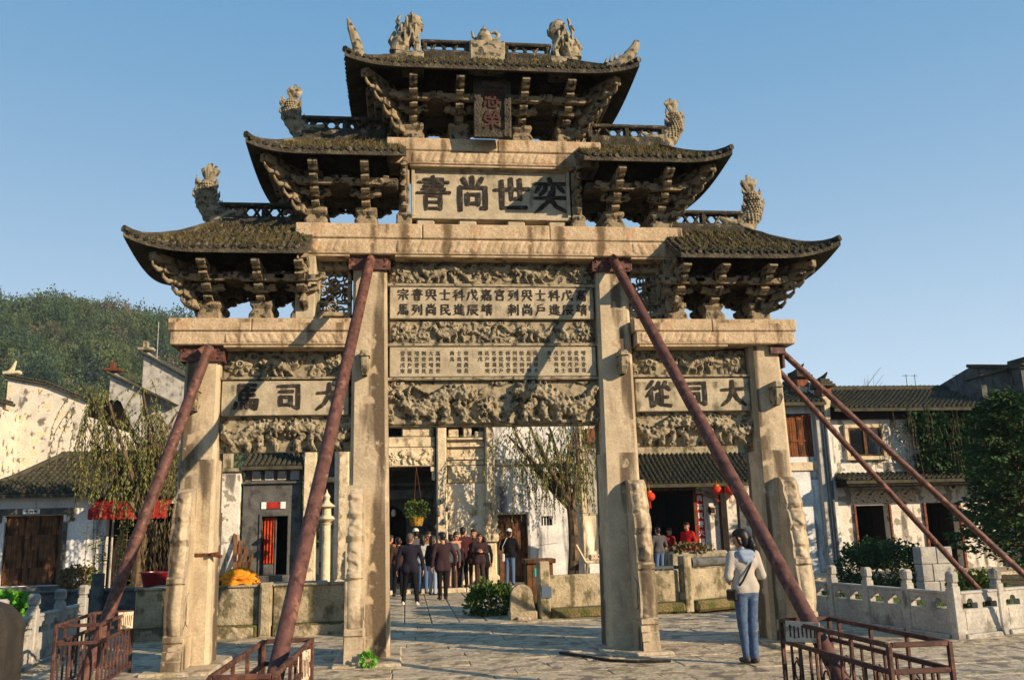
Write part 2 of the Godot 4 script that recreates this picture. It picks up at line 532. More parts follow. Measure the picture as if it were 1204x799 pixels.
# ---------------------------------------------------------------- brush characters, on a 10 x 10 field
const GLYPH := {
	"shu": "2.5,9.2 7.5,9.2 7.3,7.3;1,8.3 9,8.3;2.5,7.3 7.5,7.3;2,6.3 8,6.3;.6,5.2 9.4,5.3;5,10 5,5.2;3,4.3 3,.5;3,4.3 7,4.3 7,.5;3,2.5 7,2.5;3,.7 7,.7",
	"shang": "5,10 5,7;2.4,9.5 3.4,7.7;7.7,9.6 6.6,7.8;1.5,.3 1.5,6.9 8.6,6.9 8.6,.9 7.5,.9;3.5,2 3.5,4.9 6.6,4.9 6.6,2;3.5,2.3 6.6,2.3",
	"shi_world": ".4,6.4 9.6,6.8;2.4,9 2.4,1.2 8.9,1.3;5,9.7 5,3.8;7.5,9.5 7.5,3.8;5,3.9 7.5,3.9",
	"yi": "5,10 5.4,8.9;.8,8.4 9.2,8.5;4,8.4 3.6,6.4 2.3,5.3;6,8.4 6,5.5 5.2,5.9;2.2,7.6 1.1,6.1;7.6,7.6 8.9,6.2;.7,4.2 9.3,4.4;5,5.3 4.5,3.2 1.1,.2;5.2,4 6.7,1.8 9.4,.3",
	"da": ".7,6.4 9.3,6.8;5,9.8 4.6,5.4 3.2,2.5 .7,.5;5,6.3 6.6,3 9.5,.6",
	"si": "1.4,9 8.6,9.1 8.6,.9 7.2,1.4;2,7 6.4,7;2.3,2 2.3,5 6,5 6,2;2.3,2.2 6,2.2",
	"ma": "2.6,3.9 2.6,9.4 8,9.4;2.6,7.6 7.6,7.6;2.6,5.8 7.6,5.8;5.2,9.4 5.2,4;2.6,3.9 8.8,3.9 8.4,.8 7.1,1.2;1.5,2.9 .9,1;3.4,2.7 3.6,1.2;5,2.7 5.4,1.3;6.5,2.7 7,1.5",
	"tu": "3,9.7 .9,7.2;3.3,7.3 .7,4.3;2.3,5.8 2.3,.3;5.6,9.3 4.3,6.9;5.3,8.2 6.5,6.7;8.1,9.5 6.9,7.1;7.9,8.2 9.4,6.7;6.4,6 6.4,1.3;6.4,3.8 8.5,3.8;4.9,5 4.6,2.4 3.3,.5;4.6,2 6.2,.9 9.6,.5",
	"shi": "1,6.4 9,6.5;5,9.7 5,1;2.1,1 7.9,1",
	"ke": "3.8,9.4 1.3,8.6;.5,6.9 4.7,6.9;2.7,8.8 2.7,.4;2.6,6.5 .6,3.3;2.8,6 4.5,4.3;5.8,8.6 6.7,7.6;5.5,6.4 6.4,5.4;4.6,3 9.7,3.8;8,9.7 8,.3",
	"wu": "1.8,7.4 8.9,7.4;2,7.4 1.8,4 .5,.7;4.8,9.7 6,4 9,.6 9.4,2.4;8.6,5.6 5.1,1.5;7,9.5 8.3,8.4",
	"jia": "1,9 9,9;5,10 5,7.7;2,7.7 8,7.7;3,5.5 3,6.8 7,6.8 7,5.5;3,5.6 7,5.6;1,4.5 9,4.5;3,4.4 2.8,2.4 .9,.4;1,3 4.5,3 4,.5;6,.5 6,3 9,3 9,.5;6,.7 9,.7",
	"min": "2,.8 2,9.2 7.6,9.2 7.6,6.6 2,6.6;2,.8 5,2.1;2,4.6 8.6,4.6;5,6.6 6.6,2.2 9,.5 9.3,2.1",
	"jin": "1.6,9 2.5,7.9;1,6.4 2.7,6.4 1.8,3.6 2.9,2;.5,1 3,1.9 9.7,.7;5,9.7 3.5,6.7;4.6,8 4.6,2.5;6.8,9.7 7.3,8.4;4.6,7.8 9.1,7.8;4.6,6.1 8.6,6.1;4.6,4.4 8.6,4.4;4.6,2.7 9.3,2.7;6.8,7.8 6.8,2.7",
	"jing": "2.4,9.7 2.7,8.4;.8,8 4.4,8;1.6,6.8 2,4.6;3.6,6.8 3.2,4.6;.5,4 4.7,4.2;5,9 9.5,9;7.2,9.9 7.2,6;5.4,7.6 9,7.6;4.7,6.1 9.7,6.1;5.6,.3 5.6,5 8.8,5 8.8,.7;5.6,3.6 8.8,3.6;5.6,2.2 8.8,2.2",
	"zong": "5,10 5.2,9;1,7.1 1,8.6 9.1,8.6 8.6,7.3;2.6,6.8 7.4,6.8;1,5 9,5;5,5 5,.5;3,3.6 1.3,1.3;7,3.6 8.7,1.3",
	"lie": ".8,8.8 5.1,8.8;3,8.6 .9,4.5;2.4,6.6 4.8,6.6 3.6,3 .9,.5;2.2,5 3.3,3.9;6.6,8 6.6,3;8.8,9.5 8.8,.7 7.7,1.4",
	"hu": "6.8,9.9 2.4,8.8;2.6,8.6 2.4,4 .9,.5;2.6,7 8,7 8,4.5;2.6,4.6 8,4.6",
	"chen": "1.6,9 9,9;1.8,9 1.6,4 .5,.5;3.4,7.2 8.4,7.2;2.8,5.4 9.3,5.4;4,5.4 4,1 5.7,2.1;5.2,5.2 6.6,2.4 9.5,.5;8.4,4.2 6.5,2.9",
	"guan": "5,10 5.2,9;1.3,7.4 1.3,8.7 8.7,8.7 8.4,7.6;3,5.5 3,7.5 7,7.5 7,5.5;3,5.6 7,5.6;2.3,.7 2.3,4.3 7.7,4.3 7.7,.7;2.3,.8 7.7,.8",
	"yu": "1.6,9 1.6,4.5;1.6,9 3.6,9.5;1.6,7 3.2,7;8.4,9.2 8.4,4.5;6.8,9.2 8.4,9.2;6.8,7 8.4,7;4.2,9 5.8,9.2;5,9 5,5.2 4.3,5.5;.6,4.3 9.4,4.4;3.4,3.4 1.2,.6;6.4,3.4 8.9,.6",
	"ci": ".8,8.6 5.2,8.6;3,9.8 3,.5;1.2,5 1.2,6.9 4.9,6.9 4.9,5;3,5 .8,2.4;3.2,4.6 5,3;6.6,8 6.6,3;8.8,9.6 8.8,.7 7.7,1.4",
	"en": "1.6,5.2 1.6,9.5 8.4,9.5 8.4,5.2;1.6,5.3 8.4,5.3;3,7.9 7,7.9;5,9 4.2,7 3,6;5,7.8 7.2,6;1.4,3.8 .9,1.6;3.2,4 3.6,.9 7,.9 7.4,2.2;5,4 5.6,2.6;7.6,4 9,2.4",
	"rong": "2.7,9.8 1,6.6;2.6,8 4.2,6.6;7.3,9.8 5.6,6.6;7.2,8 8.9,6.6;.9,4.8 .9,6 9.2,6 8.8,5;1.6,3.9 8.4,3.9;5,5.4 5,.3;4.6,3.6 1,.8;5.4,3.6 9.2,.8",
}

# strokes as raised ribbons with pointed-round ends, facing +z
func brush(mb: MB, g: String, at: Vector3, size: float, wide: float, high: float, jitter := 0.0) -> void:
	for st in GLYPH[g].split(";"):
		var p: Array = []
		for w in st.split(" "):
			var k: PackedStringArray = w.split(",")
			p.append(Vector2(float(k[0]) - 5.0 + r(-jitter, jitter), float(k[1]) - 5.0 + r(-jitter, jitter)) * size / 10.0)
		for i in p.size() - 1:
			var a: Vector2 = p[i]
			var b: Vector2 = p[i + 1]
			var d := (b - a).normalized()
			var nn := Vector2(-d.y, d.x)
			var steep := absf(d.y)
			var w0 := wide * lerpf(0.8, 1.15, steep)
			var w1 := w0 * (0.8 if i < p.size() - 2 else 0.55)
			if absf(d.y) < 0.25:
				w1 = w0 * 1.1
			a -= d * wide * 0.2
			b += d * wide * 0.25
			var o := PackedVector2Array([a + nn * w0 * 0.28, a - d * wide * 0.12, a - nn * w0 * 0.4, (a + b) / 2 - nn * w0 * 0.42, b - nn * w1 * 0.45, b + d * wide * 0.18, b + nn * w1 * 0.4, (a + b) / 2 + nn * w0 * 0.4])
			mb.prism(o, -0.02, high + r(0.0, 0.0015), Transform3D(Basis(), at))

# ---------------------------------------------------------------- the carved stone archway
var relief_n: FastNoiseLite
var relief_w: FastNoiseLite

# carved field: overlapping scales, leaves, coils and beasts stamped over a sunk ground, the higher one on top
class Field:
	var w := 1.0
	var h := 1.0
	var nx := 1
	var ny := 1
	var z := PackedFloat32Array()
	func disc(cx: float, cy: float, ra: float, asp: float, ang: float, base: float, rise: float, kind: int) -> void:
		var cs := cos(ang)
		var sn := sin(ang)
		var m := ra * maxf(1.0, asp)
		var i0 := maxi(int((cx - m + w / 2) / w * nx), 0)
		var i1 := mini(int((cx + m + w / 2) / w * nx) + 1, nx)
		var j0 := maxi(int((cy - m + h / 2) / h * ny), 0)
		var j1 := mini(int((cy + m + h / 2) / h * ny) + 1, ny)
		for j in range(j0, j1 + 1):
			for i in range(i0, i1 + 1):
				var dx := w * (float(i) / nx - 0.5) - cx
				var dy := h * (float(j) / ny - 0.5) - cy
				var u := (dx * cs + dy * sn) / ra
				var v := (-dx * sn + dy * cs) / (ra * asp)
				var k := -1.0
				if kind == 0: # dome or scale, higher at its leading edge
					var q := 1.0 - u * u - v * v
					if q > 0.0:
						k = sqrt(q) * (0.85 + 0.3 * u)
				elif kind == 1: # leaf with a mid-rib
					var e := (1.0 - u * u) * (1.0 - 0.3 * u)
					if absf(u) < 1.0 and absf(v) < e:
						k = sqrt(1.0 - absf(v) / maxf(e, 0.01)) * 0.9 - (0.35 if absf(v) < 0.12 else 0.0)
				else: # coil
					var rad := sqrt(u * u + v * v)
					if rad < 1.0:
						var t := absf(rad - 0.66) / 0.34
						k = sqrt(maxf(1.0 - t * t, 0.0))
						if rad < 0.26:
							k = sqrt(1.0 - rad * rad / 0.0676) * 0.8
						elif k < 0.05:
							k = -1.0
				if k >= 0.0:
					var at := j * (nx + 1) + i
					z[at] = maxf(z[at], base + rise * k)

func relief(w: float, h: float, deep: float, seed_: int, at: Vector3, motifs: Array, step := 0.0082) -> MB:
	var f := Field.new()
	f.w = w
	f.h = h
	f.nx = int(w / step)
	f.ny = int(h / step)
	f.z.resize((f.nx + 1) * (f.ny + 1))
	f.z.fill(0.06)
	var rr := RandomNumberGenerator.new()
	rr.seed = seed_
	var s0 := minf(0.09, h * 0.24)
	# foliage and cloud scrolls
	for i in int(w * h * 105.0):
		var x := rr.randf_range(-0.5, 0.5) * w
		var y := rr.randf_range(-0.5, 0.5) * h
		var near := false
		for mo in motifs:
			if mo[0] == 1 and pow((x - mo[1]) / (mo[3] * 1.5), 2.0) + pow((y - mo[2]) / (mo[3] * 0.95), 2.0) < 1.0:
				near = true
		if near:
			continue
		# leave bare ground in places
		if sin(x * 5.3 + seed_) + cos(x * 3.1 + y * 6.0 + seed_) < -0.2:
			continue
		var k := rr.randi_range(0, 5)
		if k < 4:
			f.disc(x, y, s0 * rr.randf_range(0.7, 1.35), 0.42, rr.randf_range(0, TAU), rr.randf_range(0.06, 0.16), rr.randf_range(0.2, 0.32), 1)
		else:
			f.disc(x, y, s0 * rr.randf_range(0.5, 0.95), 1.0, 0.0, rr.randf_range(0.08, 0.18), 0.25, 2)
	for mo in motifs:
		var cx: float = mo[1]
		var cy: float = mo[2]
		var sz: float = mo[3]
		var an: float = mo[4]
		var fw := Vector2(cos(an), sin(an))
		var sd := Vector2(-sin(an), cos(an)) * (-1.0 if absf(an) > 1.6 else 1.0)
		if mo[0] == 0:
			f.disc(cx, cy, sz, 1.0, 0.0, 0.2, 0.1, 0)
			for k in 9:
				var a := TAU * k / 9.0
				f.disc(cx + cos(a) * sz * 0.62, cy + sin(a) * sz * 0.62, sz * 0.36, 0.6, a, 0.35, 0.4, 1)
			f.disc(cx, cy, sz * 0.4, 1.0, 0.0, 0.45, 0.4, 2)
		elif mo[0] == 1:
			# legs, body of overlapping scales, head with snout and mane, tail
			for lg in [[-0.75, -0.2], [-0.35, 0.15], [0.35, -0.2], [0.75, 0.2]]:
				for k in 7:
					var t := k / 6.0
					var p: Vector2 = Vector2(cx, cy) + fw * sz * (lg[0] + lg[1] * t + 0.12 * sin(t * 3.0)) + sd * sz * (-0.05 - 0.62 * t)
					f.disc(p.x, p.y, sz * lerpf(0.17, 0.1, t), 1.0, 0.0, 0.35, 0.4, 0)
			for k in 22:
				var t := k / 21.0
				var u := lerpf(-1.15, 0.85, t)
				var p := Vector2(cx, cy) + fw * sz * u + sd * sz * (0.12 + 0.24 * sin(u * 2.7))
				f.disc(p.x, p.y, sz * lerpf(0.2, 0.3, sin(t * PI)) , 1.0, an, 0.5, 0.42, 0)
				if k % 2 == 0:
					var e := p + sd * sz * 0.26
					f.disc(e.x, e.y, sz * 0.12, 0.5, an + 1.9, 0.55, 0.35, 1)
			for k in 9:
				var a := an + k * 0.7
				var hp := Vector2(cx, cy) + fw * sz * 1.0 + sd * sz * 0.3
				f.disc(hp.x + cos(a) * sz * 0.26, hp.y + sin(a) * sz * 0.26, sz * 0.17, 0.5, a, 0.6, 0.35, 1)
			var hd := Vector2(cx, cy) + fw * sz * 1.02 + sd * sz * 0.3
			f.disc(hd.x, hd.y, sz * 0.27, 0.9, an, 0.75, 0.4, 0)
			hd += fw * sz * 0.24 - sd * sz * 0.06
			f.disc(hd.x, hd.y, sz * 0.17, 0.8, an, 0.75, 0.4, 0)
			f.disc(hd.x - fw.x * sz * 0.16 + sd.x * sz * 0.1, hd.y - fw.y * sz * 0.16 + sd.y * sz * 0.1, sz * 0.06, 1.0, 0.0, 1.0, 0.2, 0)
			for k in 8:
				var t := k / 7.0
				var p := Vector2(cx, cy) - fw * sz * (1.1 + 0.5 * t) + sd * sz * (0.1 + 0.5 * sin(t * 2.6))
				f.disc(p.x, p.y, sz * lerpf(0.16, 0.07, t), 1.0, 0.0, 0.45, 0.35, 0)
		else:
			for k in 24:
				var t := k / 23.0
				var u := lerpf(-1.9, 1.9, t)
				var p := Vector2(cx, cy) + fw * sz * u + sd * sz * 0.6 * sin(u * 2.6)
				f.disc(p.x, p.y, sz * 0.2, 0.7, an, 0.4, 0.35, 0)
	relief_n.seed = seed_
	var mb := MB.new()
	var g := PackedVector3Array()
	for j in f.ny + 1:
		for i in f.nx + 1:
			var x := w * (float(i) / f.nx - 0.5)
			var y := h * (float(j) / f.ny - 0.5)
			var edge := minf(minf(w / 2 - absf(x), h / 2 - absf(y)) / 0.025, 1.0)
			var wear := 1.0 + 0.22 * relief_n.get_noise_2d(x * 2.2, y * 2.2)
			var z := deep * clampf(f.z[j * (f.nx + 1) + i] * wear, 0.0, 1.25) * smoothstep(0.0, 0.7, edge)
			g.append(at + Vector3(x, y, z - 0.004 * (1.0 - smoothstep(0.0, 0.2, edge))))
	mb.grid(g, f.nx, f.ny)
	return mb

func arm_outline(l: float, h: float) -> PackedVector2Array:
	return pv([-l, h, -l - 0.03, h * 0.55, -l + 0.01, h * 0.3, -l + 0.06, h * 0.34, -l + 0.1, 0.0, l - 0.1, 0.0, l - 0.06, h * 0.34, l - 0.01, h * 0.3, l + 0.03, h * 0.55, l, h])

func bracket_set(gate: Node3D, x: float, yb: float, yt: float, lean := 0.0) -> void:
	var zc := -0.25
	var base := MB.new()
	var hgt := yt - yb
	base.loft([[yb - 0.005, x, zc, 0.16, 0.36, 0.02], [yb + 0.07, x, zc, 0.16, 0.36, 0.03], [yb + 0.15, x, zc, 0.12, 0.30, 0.02], [yb + 0.2, x, zc, 0.15, 0.34, 0.02], [yb + 0.25, x, zc, 0.15, 0.34, 0.02]])
	var set_ := part(gate, "bracket_set", base, M.bracket)
	var n := 4
	for k in n:
		var y := yb + 0.22 + (hgt - 0.24) * k / n
		var ah := (hgt - 0.24) / n * 0.92
		var l := 0.42 + 0.175 * k
		var a := MB.new()
		# the arm that juts out towards front and back: outline in z, y
		var o := arm_outline(l, ah)
		a.prism(o, -0.055 + r(-0.006, 0.006), 0.055 + r(-0.006, 0.006), Transform3D(Basis(Vector3(0, 0, 1), Vector3(0, 1, 0), Vector3(-1, 0, 0)), Vector3(x + lean * k, y, zc)))
		part(set_, "bracket_arm", a, M.bracket)
		if k == 1 or k == 2:
			for sz in [1.0, -1.0]:
				var cr := MB.new()
				cr.prism(arm_outline(0.19 if k == 1 else 0.32, ah * 0.8), -0.04, 0.04, Transform3D(Basis(), Vector3(x, y + ah * 0.06, zc + sz * (l - 0.16))))
				for sx in [-1.0, 0.0, 1.0]:
					cr.box(xf(Vector3(x + sx * (0.16 if k == 1 else 0.28), y + ah * 1.0, zc + sz * (l - 0.16))), Vector3(0.085, ah * 0.35, 0.1), 0.012)
				part(set_, "cross_arm", cr, M.bracket)

func fish_dragon(mb: MB, at: Vector3, h: float, s: float, sd: int, tail := true) -> void:
	# a body that rises from open jaws on the ridge and curls its tail inwards; s is the outward direction
	var p := []
	var rad := []
	for i in 15:
		var t := i / 14.0
		var a := t * 3.0 - 0.4
		p.append(at + Vector3(s * (0.12 * sin(a) * (1.2 - 0.4 * t) + 0.08 * t), h * (0.05 + t * 0.8), 0.0))
		rad.append(h * lerpf(0.24, 0.11, pow(t, 0.8)) * (1.0 + 0.06 * sin(i * 2.4)))
	mb.tube(p, rad, 12, 0.75, true, 0.07, sd)
	var rr := RandomNumberGenerator.new()
	rr.seed = sd
	for i in range(1, 14):
		for sg in [-1.0, 1.0]:
			var q: Vector3 = p[i] + Vector3(sg * rad[i] * 0.85, 0.0, rr.randf_range(-0.03, 0.03))
			var l := h * rr.randf_range(0.07, 0.15)
			mb.tube([q, q + Vector3(sg * l * 0.6, l * 0.5, 0), q + Vector3(sg * l * 0.7, l * 1.2, 0)], [h * 0.05, h * 0.035, 0.004], 5, 0.6, true)
	# rows of scales on the body
	for i in range(2, 14):
		for k in 7:
			var a := (k - 3) * 0.42 + (0.2 if i % 2 else 0.0)
			var q: Vector3 = p[i] + Vector3(sin(a) * rad[i] * 0.95, 0.0, cos(a) * rad[i] * 0.72)
			mb.tube([q + Vector3(0, h * 0.03, 0), q + Vector3(0, -h * 0.005, h * 0.015), q + Vector3(0, -h * 0.03, 0)], [h * 0.012, h * 0.034, h * 0.006], 5)
	for k in (9 if tail else 3):
		var a := (k - 4) * 0.13 - 0.12 * s
		var q: Vector3 = p[14]
		mb.tube([q, q + Vector3(sin(a), cos(a), 0) * h * 0.18 + Vector3(0, 0, rr.randf_range(-.03, .03)), q + Vector3(sin(a * 1.1), cos(a * 1.1), 0) * h * rr.randf_range(0.27, 0.38) * (1.0 - 0.035 * absf(k - 4))], [h * 0.06, h * 0.062, h * 0.03], 7, 0.5, true, 0.06, k)
	# jaws
	mb.tube([at + Vector3(-s * 0.02, h * 0.1, 0), at + Vector3(-s * 0.2 * h / 0.6, h * 0.2, 0), at + Vector3(-s * 0.33 * h / 0.6, h * 0.32, 0)], [h * 0.17, h * 0.11, 0.015], 8, 0.8, true, 0.1, sd)
	mb.tube([at + Vector3(-s * 0.02, h * 0.05, 0), at + Vector3(-s * 0.2 * h / 0.6, h * 0.04, 0), at + Vector3(-s * 0.3 * h / 0.6, h * 0.1, 0)], [h * 0.14, h * 0.07, 0.012], 8, 0.8, true, 0.1, sd + 1)

# roof of one storey: x0 is the inner end, x1 the tip; both ends are hipped when hip_in is true
class Roof:
	var x0 := 0.0
	var x1 := 1.0
	var ye := 0.0
	var yr := 1.0
	var xr := 0.0
	var lift := 0.25
	var both := false
	var zc := -0.25
	var d := 1.05
	func b_of(x: float) -> float:
		if both:
			return clampf((absf(x) - xr) / (x1 - xr), 0.0, 1.0)
		var s := signf(x1)
		return clampf((x * s - xr) / (absf(x1) - xr), 0.0, 1.0)
	func h(x: float, z: float) -> float:
		var a := clampf(absf(z - zc) / d, 0.0, 1.0)
		var b := b_of(x)
		var t := maxf(a, b)
		return ye + (yr - ye) * pow(1.0 - t, 1.18) + lift * pow(a, 2.0) * pow(b, 2.8)
	func at(u: float, v: float) -> Vector3:
		var x := lerpf(-x1 if both else x0, x1, u)
		var z := zc + d * (v * 2.0 - 1.0)
		var b := b_of(x)
		# the corners reach out a little in plan
		var a := absf(z - zc) / d
		var k := pow(a, 3.0) * pow(b, 3.0)
		return Vector3(x, h(x, z), z + signf(z - zc) * 0.1 * k)

func stone_roof(gate: Node3D, rf: Roof) -> void:
	var nx := 44
	var nz := 24
	var top := PackedVector3Array()
	var bot := PackedVector3Array()
	for j in nz + 1:
		for i in nx + 1:
			var p := rf.at(float(i) / nx, float(j) / nz)
			var a := absf(p.z - rf.zc) / rf.d
			var t := maxf(minf(a, 1.0), rf.b_of(p.x))
			top.append(p)
			bot.append(p - Vector3(0, lerpf(0.14, 0.07, t), 0))
	var mb := MB.new()
	var right := rf.x1 > 0.0
	mb.grid(top, nx, nz, right)
	mb.grid(bot, nx, nz, not right)
	var w := nx + 1
	for i in nx:
		for jj in [0, nz]:
			mb.out4(top[jj * w + i], top[jj * w + i + 1], bot[jj * w + i + 1], bot[jj * w + i], Vector3(0, 0, 1 if jj else -1))
	for j in nz:
		for ii in [0, nx]:
			mb.out4(top[j * w + ii], top[(j + 1) * w + ii], bot[(j + 1) * w + ii], bot[j * w + ii], Vector3((1.0 if ii else -1.0) * (1.0 if right else -1.0), 0, 0))
	var slab := part(gate, "roof_slab", mb, M.soot)
	# half-round cover tiles in rows down both slopes and over the hips, with lifted ends
	var tl := MB.new()
	var xs := minf(rf.x0, rf.x1) if not rf.both else -rf.x1
	var xe := maxf(rf.x0, rf.x1)
	var x := xs + 0.07
	while x < xe - 0.04:
		for sg in [1.0, -1.0]:
			var b := rf.b_of(x)
			if b < 0.97:
				var p := []
				var rad := []
				var n := 9
				for i in n + 1:
					var a := lerpf(maxf(b, 0.06), 1.02, float(i) / n)
					var z: float = rf.zc + sg * rf.d * minf(a, 1.0)
					var k := pow(minf(a, 1.0), 3.0) * pow(b, 3.0)
					p.append(Vector3(x + r(-0.006, 0.006), rf.h(x, z) + 0.012 + r(-0.008, 0.008), z + sg * (0.1 * k + (0.02 if a > 1.0 else 0.0))))
					rad.append(0.03 * r(0.7, 1.2))
				tl.tube(p, rad, 6, 1.0, true, 0.1, int(x * 1000.0) + 7)
		x += 0.098
	for sx in ([1.0, -1.0] if rf.both else [signf(rf.x1)]):
		var z := rf.zc - rf.d + 0.09
		while z < rf.zc + rf.d - 0.05:
			var a := absf(z - rf.zc) / rf.d
			var p := []
			var rad := []
			for i in 7:
				var b := lerpf(maxf(a, 0.05), 1.01, i / 6.0)
				var xx: float = sx * lerpf(rf.xr, absf(rf.x1), minf(b, 1.0)) + (sx * 0.02 if b > 1.0 else 0.0)
				p.append(Vector3(xx, rf.h(xx, z) + 0.012 + r(-0.006, 0.006), z))
				rad.append(0.03 * r(0.7, 1.2))
			if a < 0.95:
				tl.tube(p, rad, 6, 1.0, true, 0.12, int(z * 1000.0) + 9)
			z += 0.105
	part(gate, "roof_tiles", tl, M.roofstone, "", "stuff")
	# hip ridges that run out to the corners and curl up
	for sx in ([1.0, -1.0] if rf.both else [signf(rf.x1)]):
		for sz in [1.0, -1.0]:
			var p := []
			var rad := []
			for i in 13:
				var b := i / 12.0 * 1.02
				var bb := minf(b, 1.0)
				var xx: float = sx * lerpf(rf.xr, absf(rf.x1), bb)
				var zz: float = rf.zc + sz * rf.d * bb
				var q := Vector3(xx, rf.h(xx, zz) + 0.035, zz + sz * 0.1 * pow(bb, 6.0))
				p.append(q)
				rad.append(lerpf(0.055, 0.045, bb))
			var hp := MB.new()
			hp.tube(p, rad, 7, 1.0, true, 0.14, int(rf.ye * 100.0) + int(sz))
			part(gate, "hip_ridge", hp, M.roofstone)
	# moss and dry weeds caught between the tiles
	var wd := MB.new()
	for i in 800:
		var u := r(0.02, 0.98)
		var v := r(0.5, 0.97)
		var q := rf.at(u, v)
		for k in 4:
			var dd := Vector3(r(-0.07, 0.07), r(0.02, 0.11), r(-0.06, 0.06))
			var sd := Vector3(r(-1, 1), 0, r(-1, 1)).normalized() * 0.007
			wd.col = Color(r(0.6, 1.3), r(0.6, 1.15), r(0.4, 0.9))
			wd.t(q + sd + Vector3(0, 0.02, 0), q - sd + Vector3(0, 0.02, 0), q + dd)
	part(gate, "roof_weeds", wd, M.leaf_dry, "", "stuff")
	var ms := MB.new()
	for i in 200:
		var u := r(0.02, 0.98)
		var v := r(0.52, 0.99)
		var q := rf.at(u, v) + Vector3(0, 0.015, 0)
		var s := r(0.02, 0.06)
		ms.tube([q - Vector3(0, 0.03, 0), q + Vector3(0, s * 0.3, 0), q + Vector3(0, s * 0.6, 0)], [s, s * 0.85, s * 0.3], 6, 1.0, true, 0.25, i)
	part(gate, "moss_cushions", ms, M.moss, "", "stuff")

func ridge(gate: Node3D, xa: float, xb: float, yb: float, yt: float) -> void:
	# a pierced stone ridge: plinth, top rail, end posts and a lattice of crossing curves
	var mb := MB.new()
	var zc := -0.25
	var x0 := minf(xa, xb)
	var x1 := maxf(xa, xb)
	mb.bx(x0, x1, yb - 0.22, yb, zc - 0.16, zc + 0.16, 0.03)
	mb.bx(x0 - 0.02, x1 + 0.02, yt - 0.055, yt, zc - 0.075, zc + 0.075, 0.015)
	mb.bx(x0, x1, yb - 0.01, yb + 0.045, zc - 0.09, zc + 0.09, 0.015)
	var n := maxi(int((x1 - x0) / 0.5), 1)
	for i in n + 1:
		var x := lerpf(x0 + 0.04, x1 - 0.04, float(i) / n)
		mb.bx(x - 0.035, x + 0.035, yb, yt - 0.01, zc - 0.06, zc + 0.06, 0.012)
	var rd := part(gate, "ridge", mb, M.roofstone)
	var lt := MB.new()
	for s in [0.0, PI]:
		var p := []
		var rad := []
		var m := int((x1 - x0) / 0.035)
		for i in m + 1:
			var x := lerpf(x0, x1, float(i) / m)
			p.append(Vector3(x, (yb + yt) / 2 - 0.005 + (yt - yb) * 0.36 * sin((x - x0) * TAU / 0.33 + s), zc + (0.012 if s > 0 else -0.012)))
			rad.append(0.02)
		lt.tube(p, rad, 6, 1.3)
	part(rd, "lattice", lt, M.roofstone)

func beam(gate: Node3D, x0: float, x1: float, yb: float, yt: float, carve: Array, zf := 0.15) -> void:
	var zb := -0.5 - zf
	var ym := lerpf(yb, yt, 0.5)
	var top := MB.new()
	# dressed blocks end to end, joints a hair open
	var cuts: Array = [x0]
	var k := maxi(2, int((x1 - x0) / 1.5))
	for i in range(1, k):
		cuts.append(lerpf(x0, x1, float(i) / k) + r(-0.12, 0.12))
	cuts.append(x1)
	for i in cuts.size() - 1:
		var b := MB.new()
		b.bx(cuts[i] + 0.002, cuts[i + 1] - 0.002, ym + 0.004, yt, zb - r(0, 0.008), zf + r(0, 0.01), 0.014)
		part(gate, "beam_block", b, M.beam)
	top.bx(x0 + 0.035, x1 - 0.035, yb, ym, zb + 0.012, zf - 0.012, 0.012)
	for c in carve:
		top.bx(c[0] - 0.02, c[1] + 0.02, yb - 0.035, yb - 0.004, zb + 0.05, zf - 0.03, 0.008)
	var under := part(gate, "beam_underside", top, M.beam)
	for c in carve:
		var f := MB.new()
		var n := int((c[1] - c[0]) / 0.0125)
		var g := PackedVector3Array()
		for j in 9:
			for i in n + 1:
				var u := float(i) / n
				var v := j / 8.0
				var x := lerpf(c[0], c[1], u)
				var y := lerpf(yb + 0.02, ym - 0.015, v)
				var ph: float = (x + (v - 0.5) * 0.07 * c[2]) / 0.105
				var wv := absf(sin(ph * PI))
				var ed := minf(minf(u, 1 - u) * (c[1] - c[0]), minf(v, 1 - v) * (ym - yb)) / 0.02
				g.append(Vector3(x, y, zf - 0.014 + (0.003 + 0.018 * pow(wv, 0.45) * (0.75 + 0.25 * sin(floorf(ph) * 2.3))) * clampf(ed, 0, 1)))
		f.grid(g, n, 8)
		part(under, "fluted_band", f, M.beam)

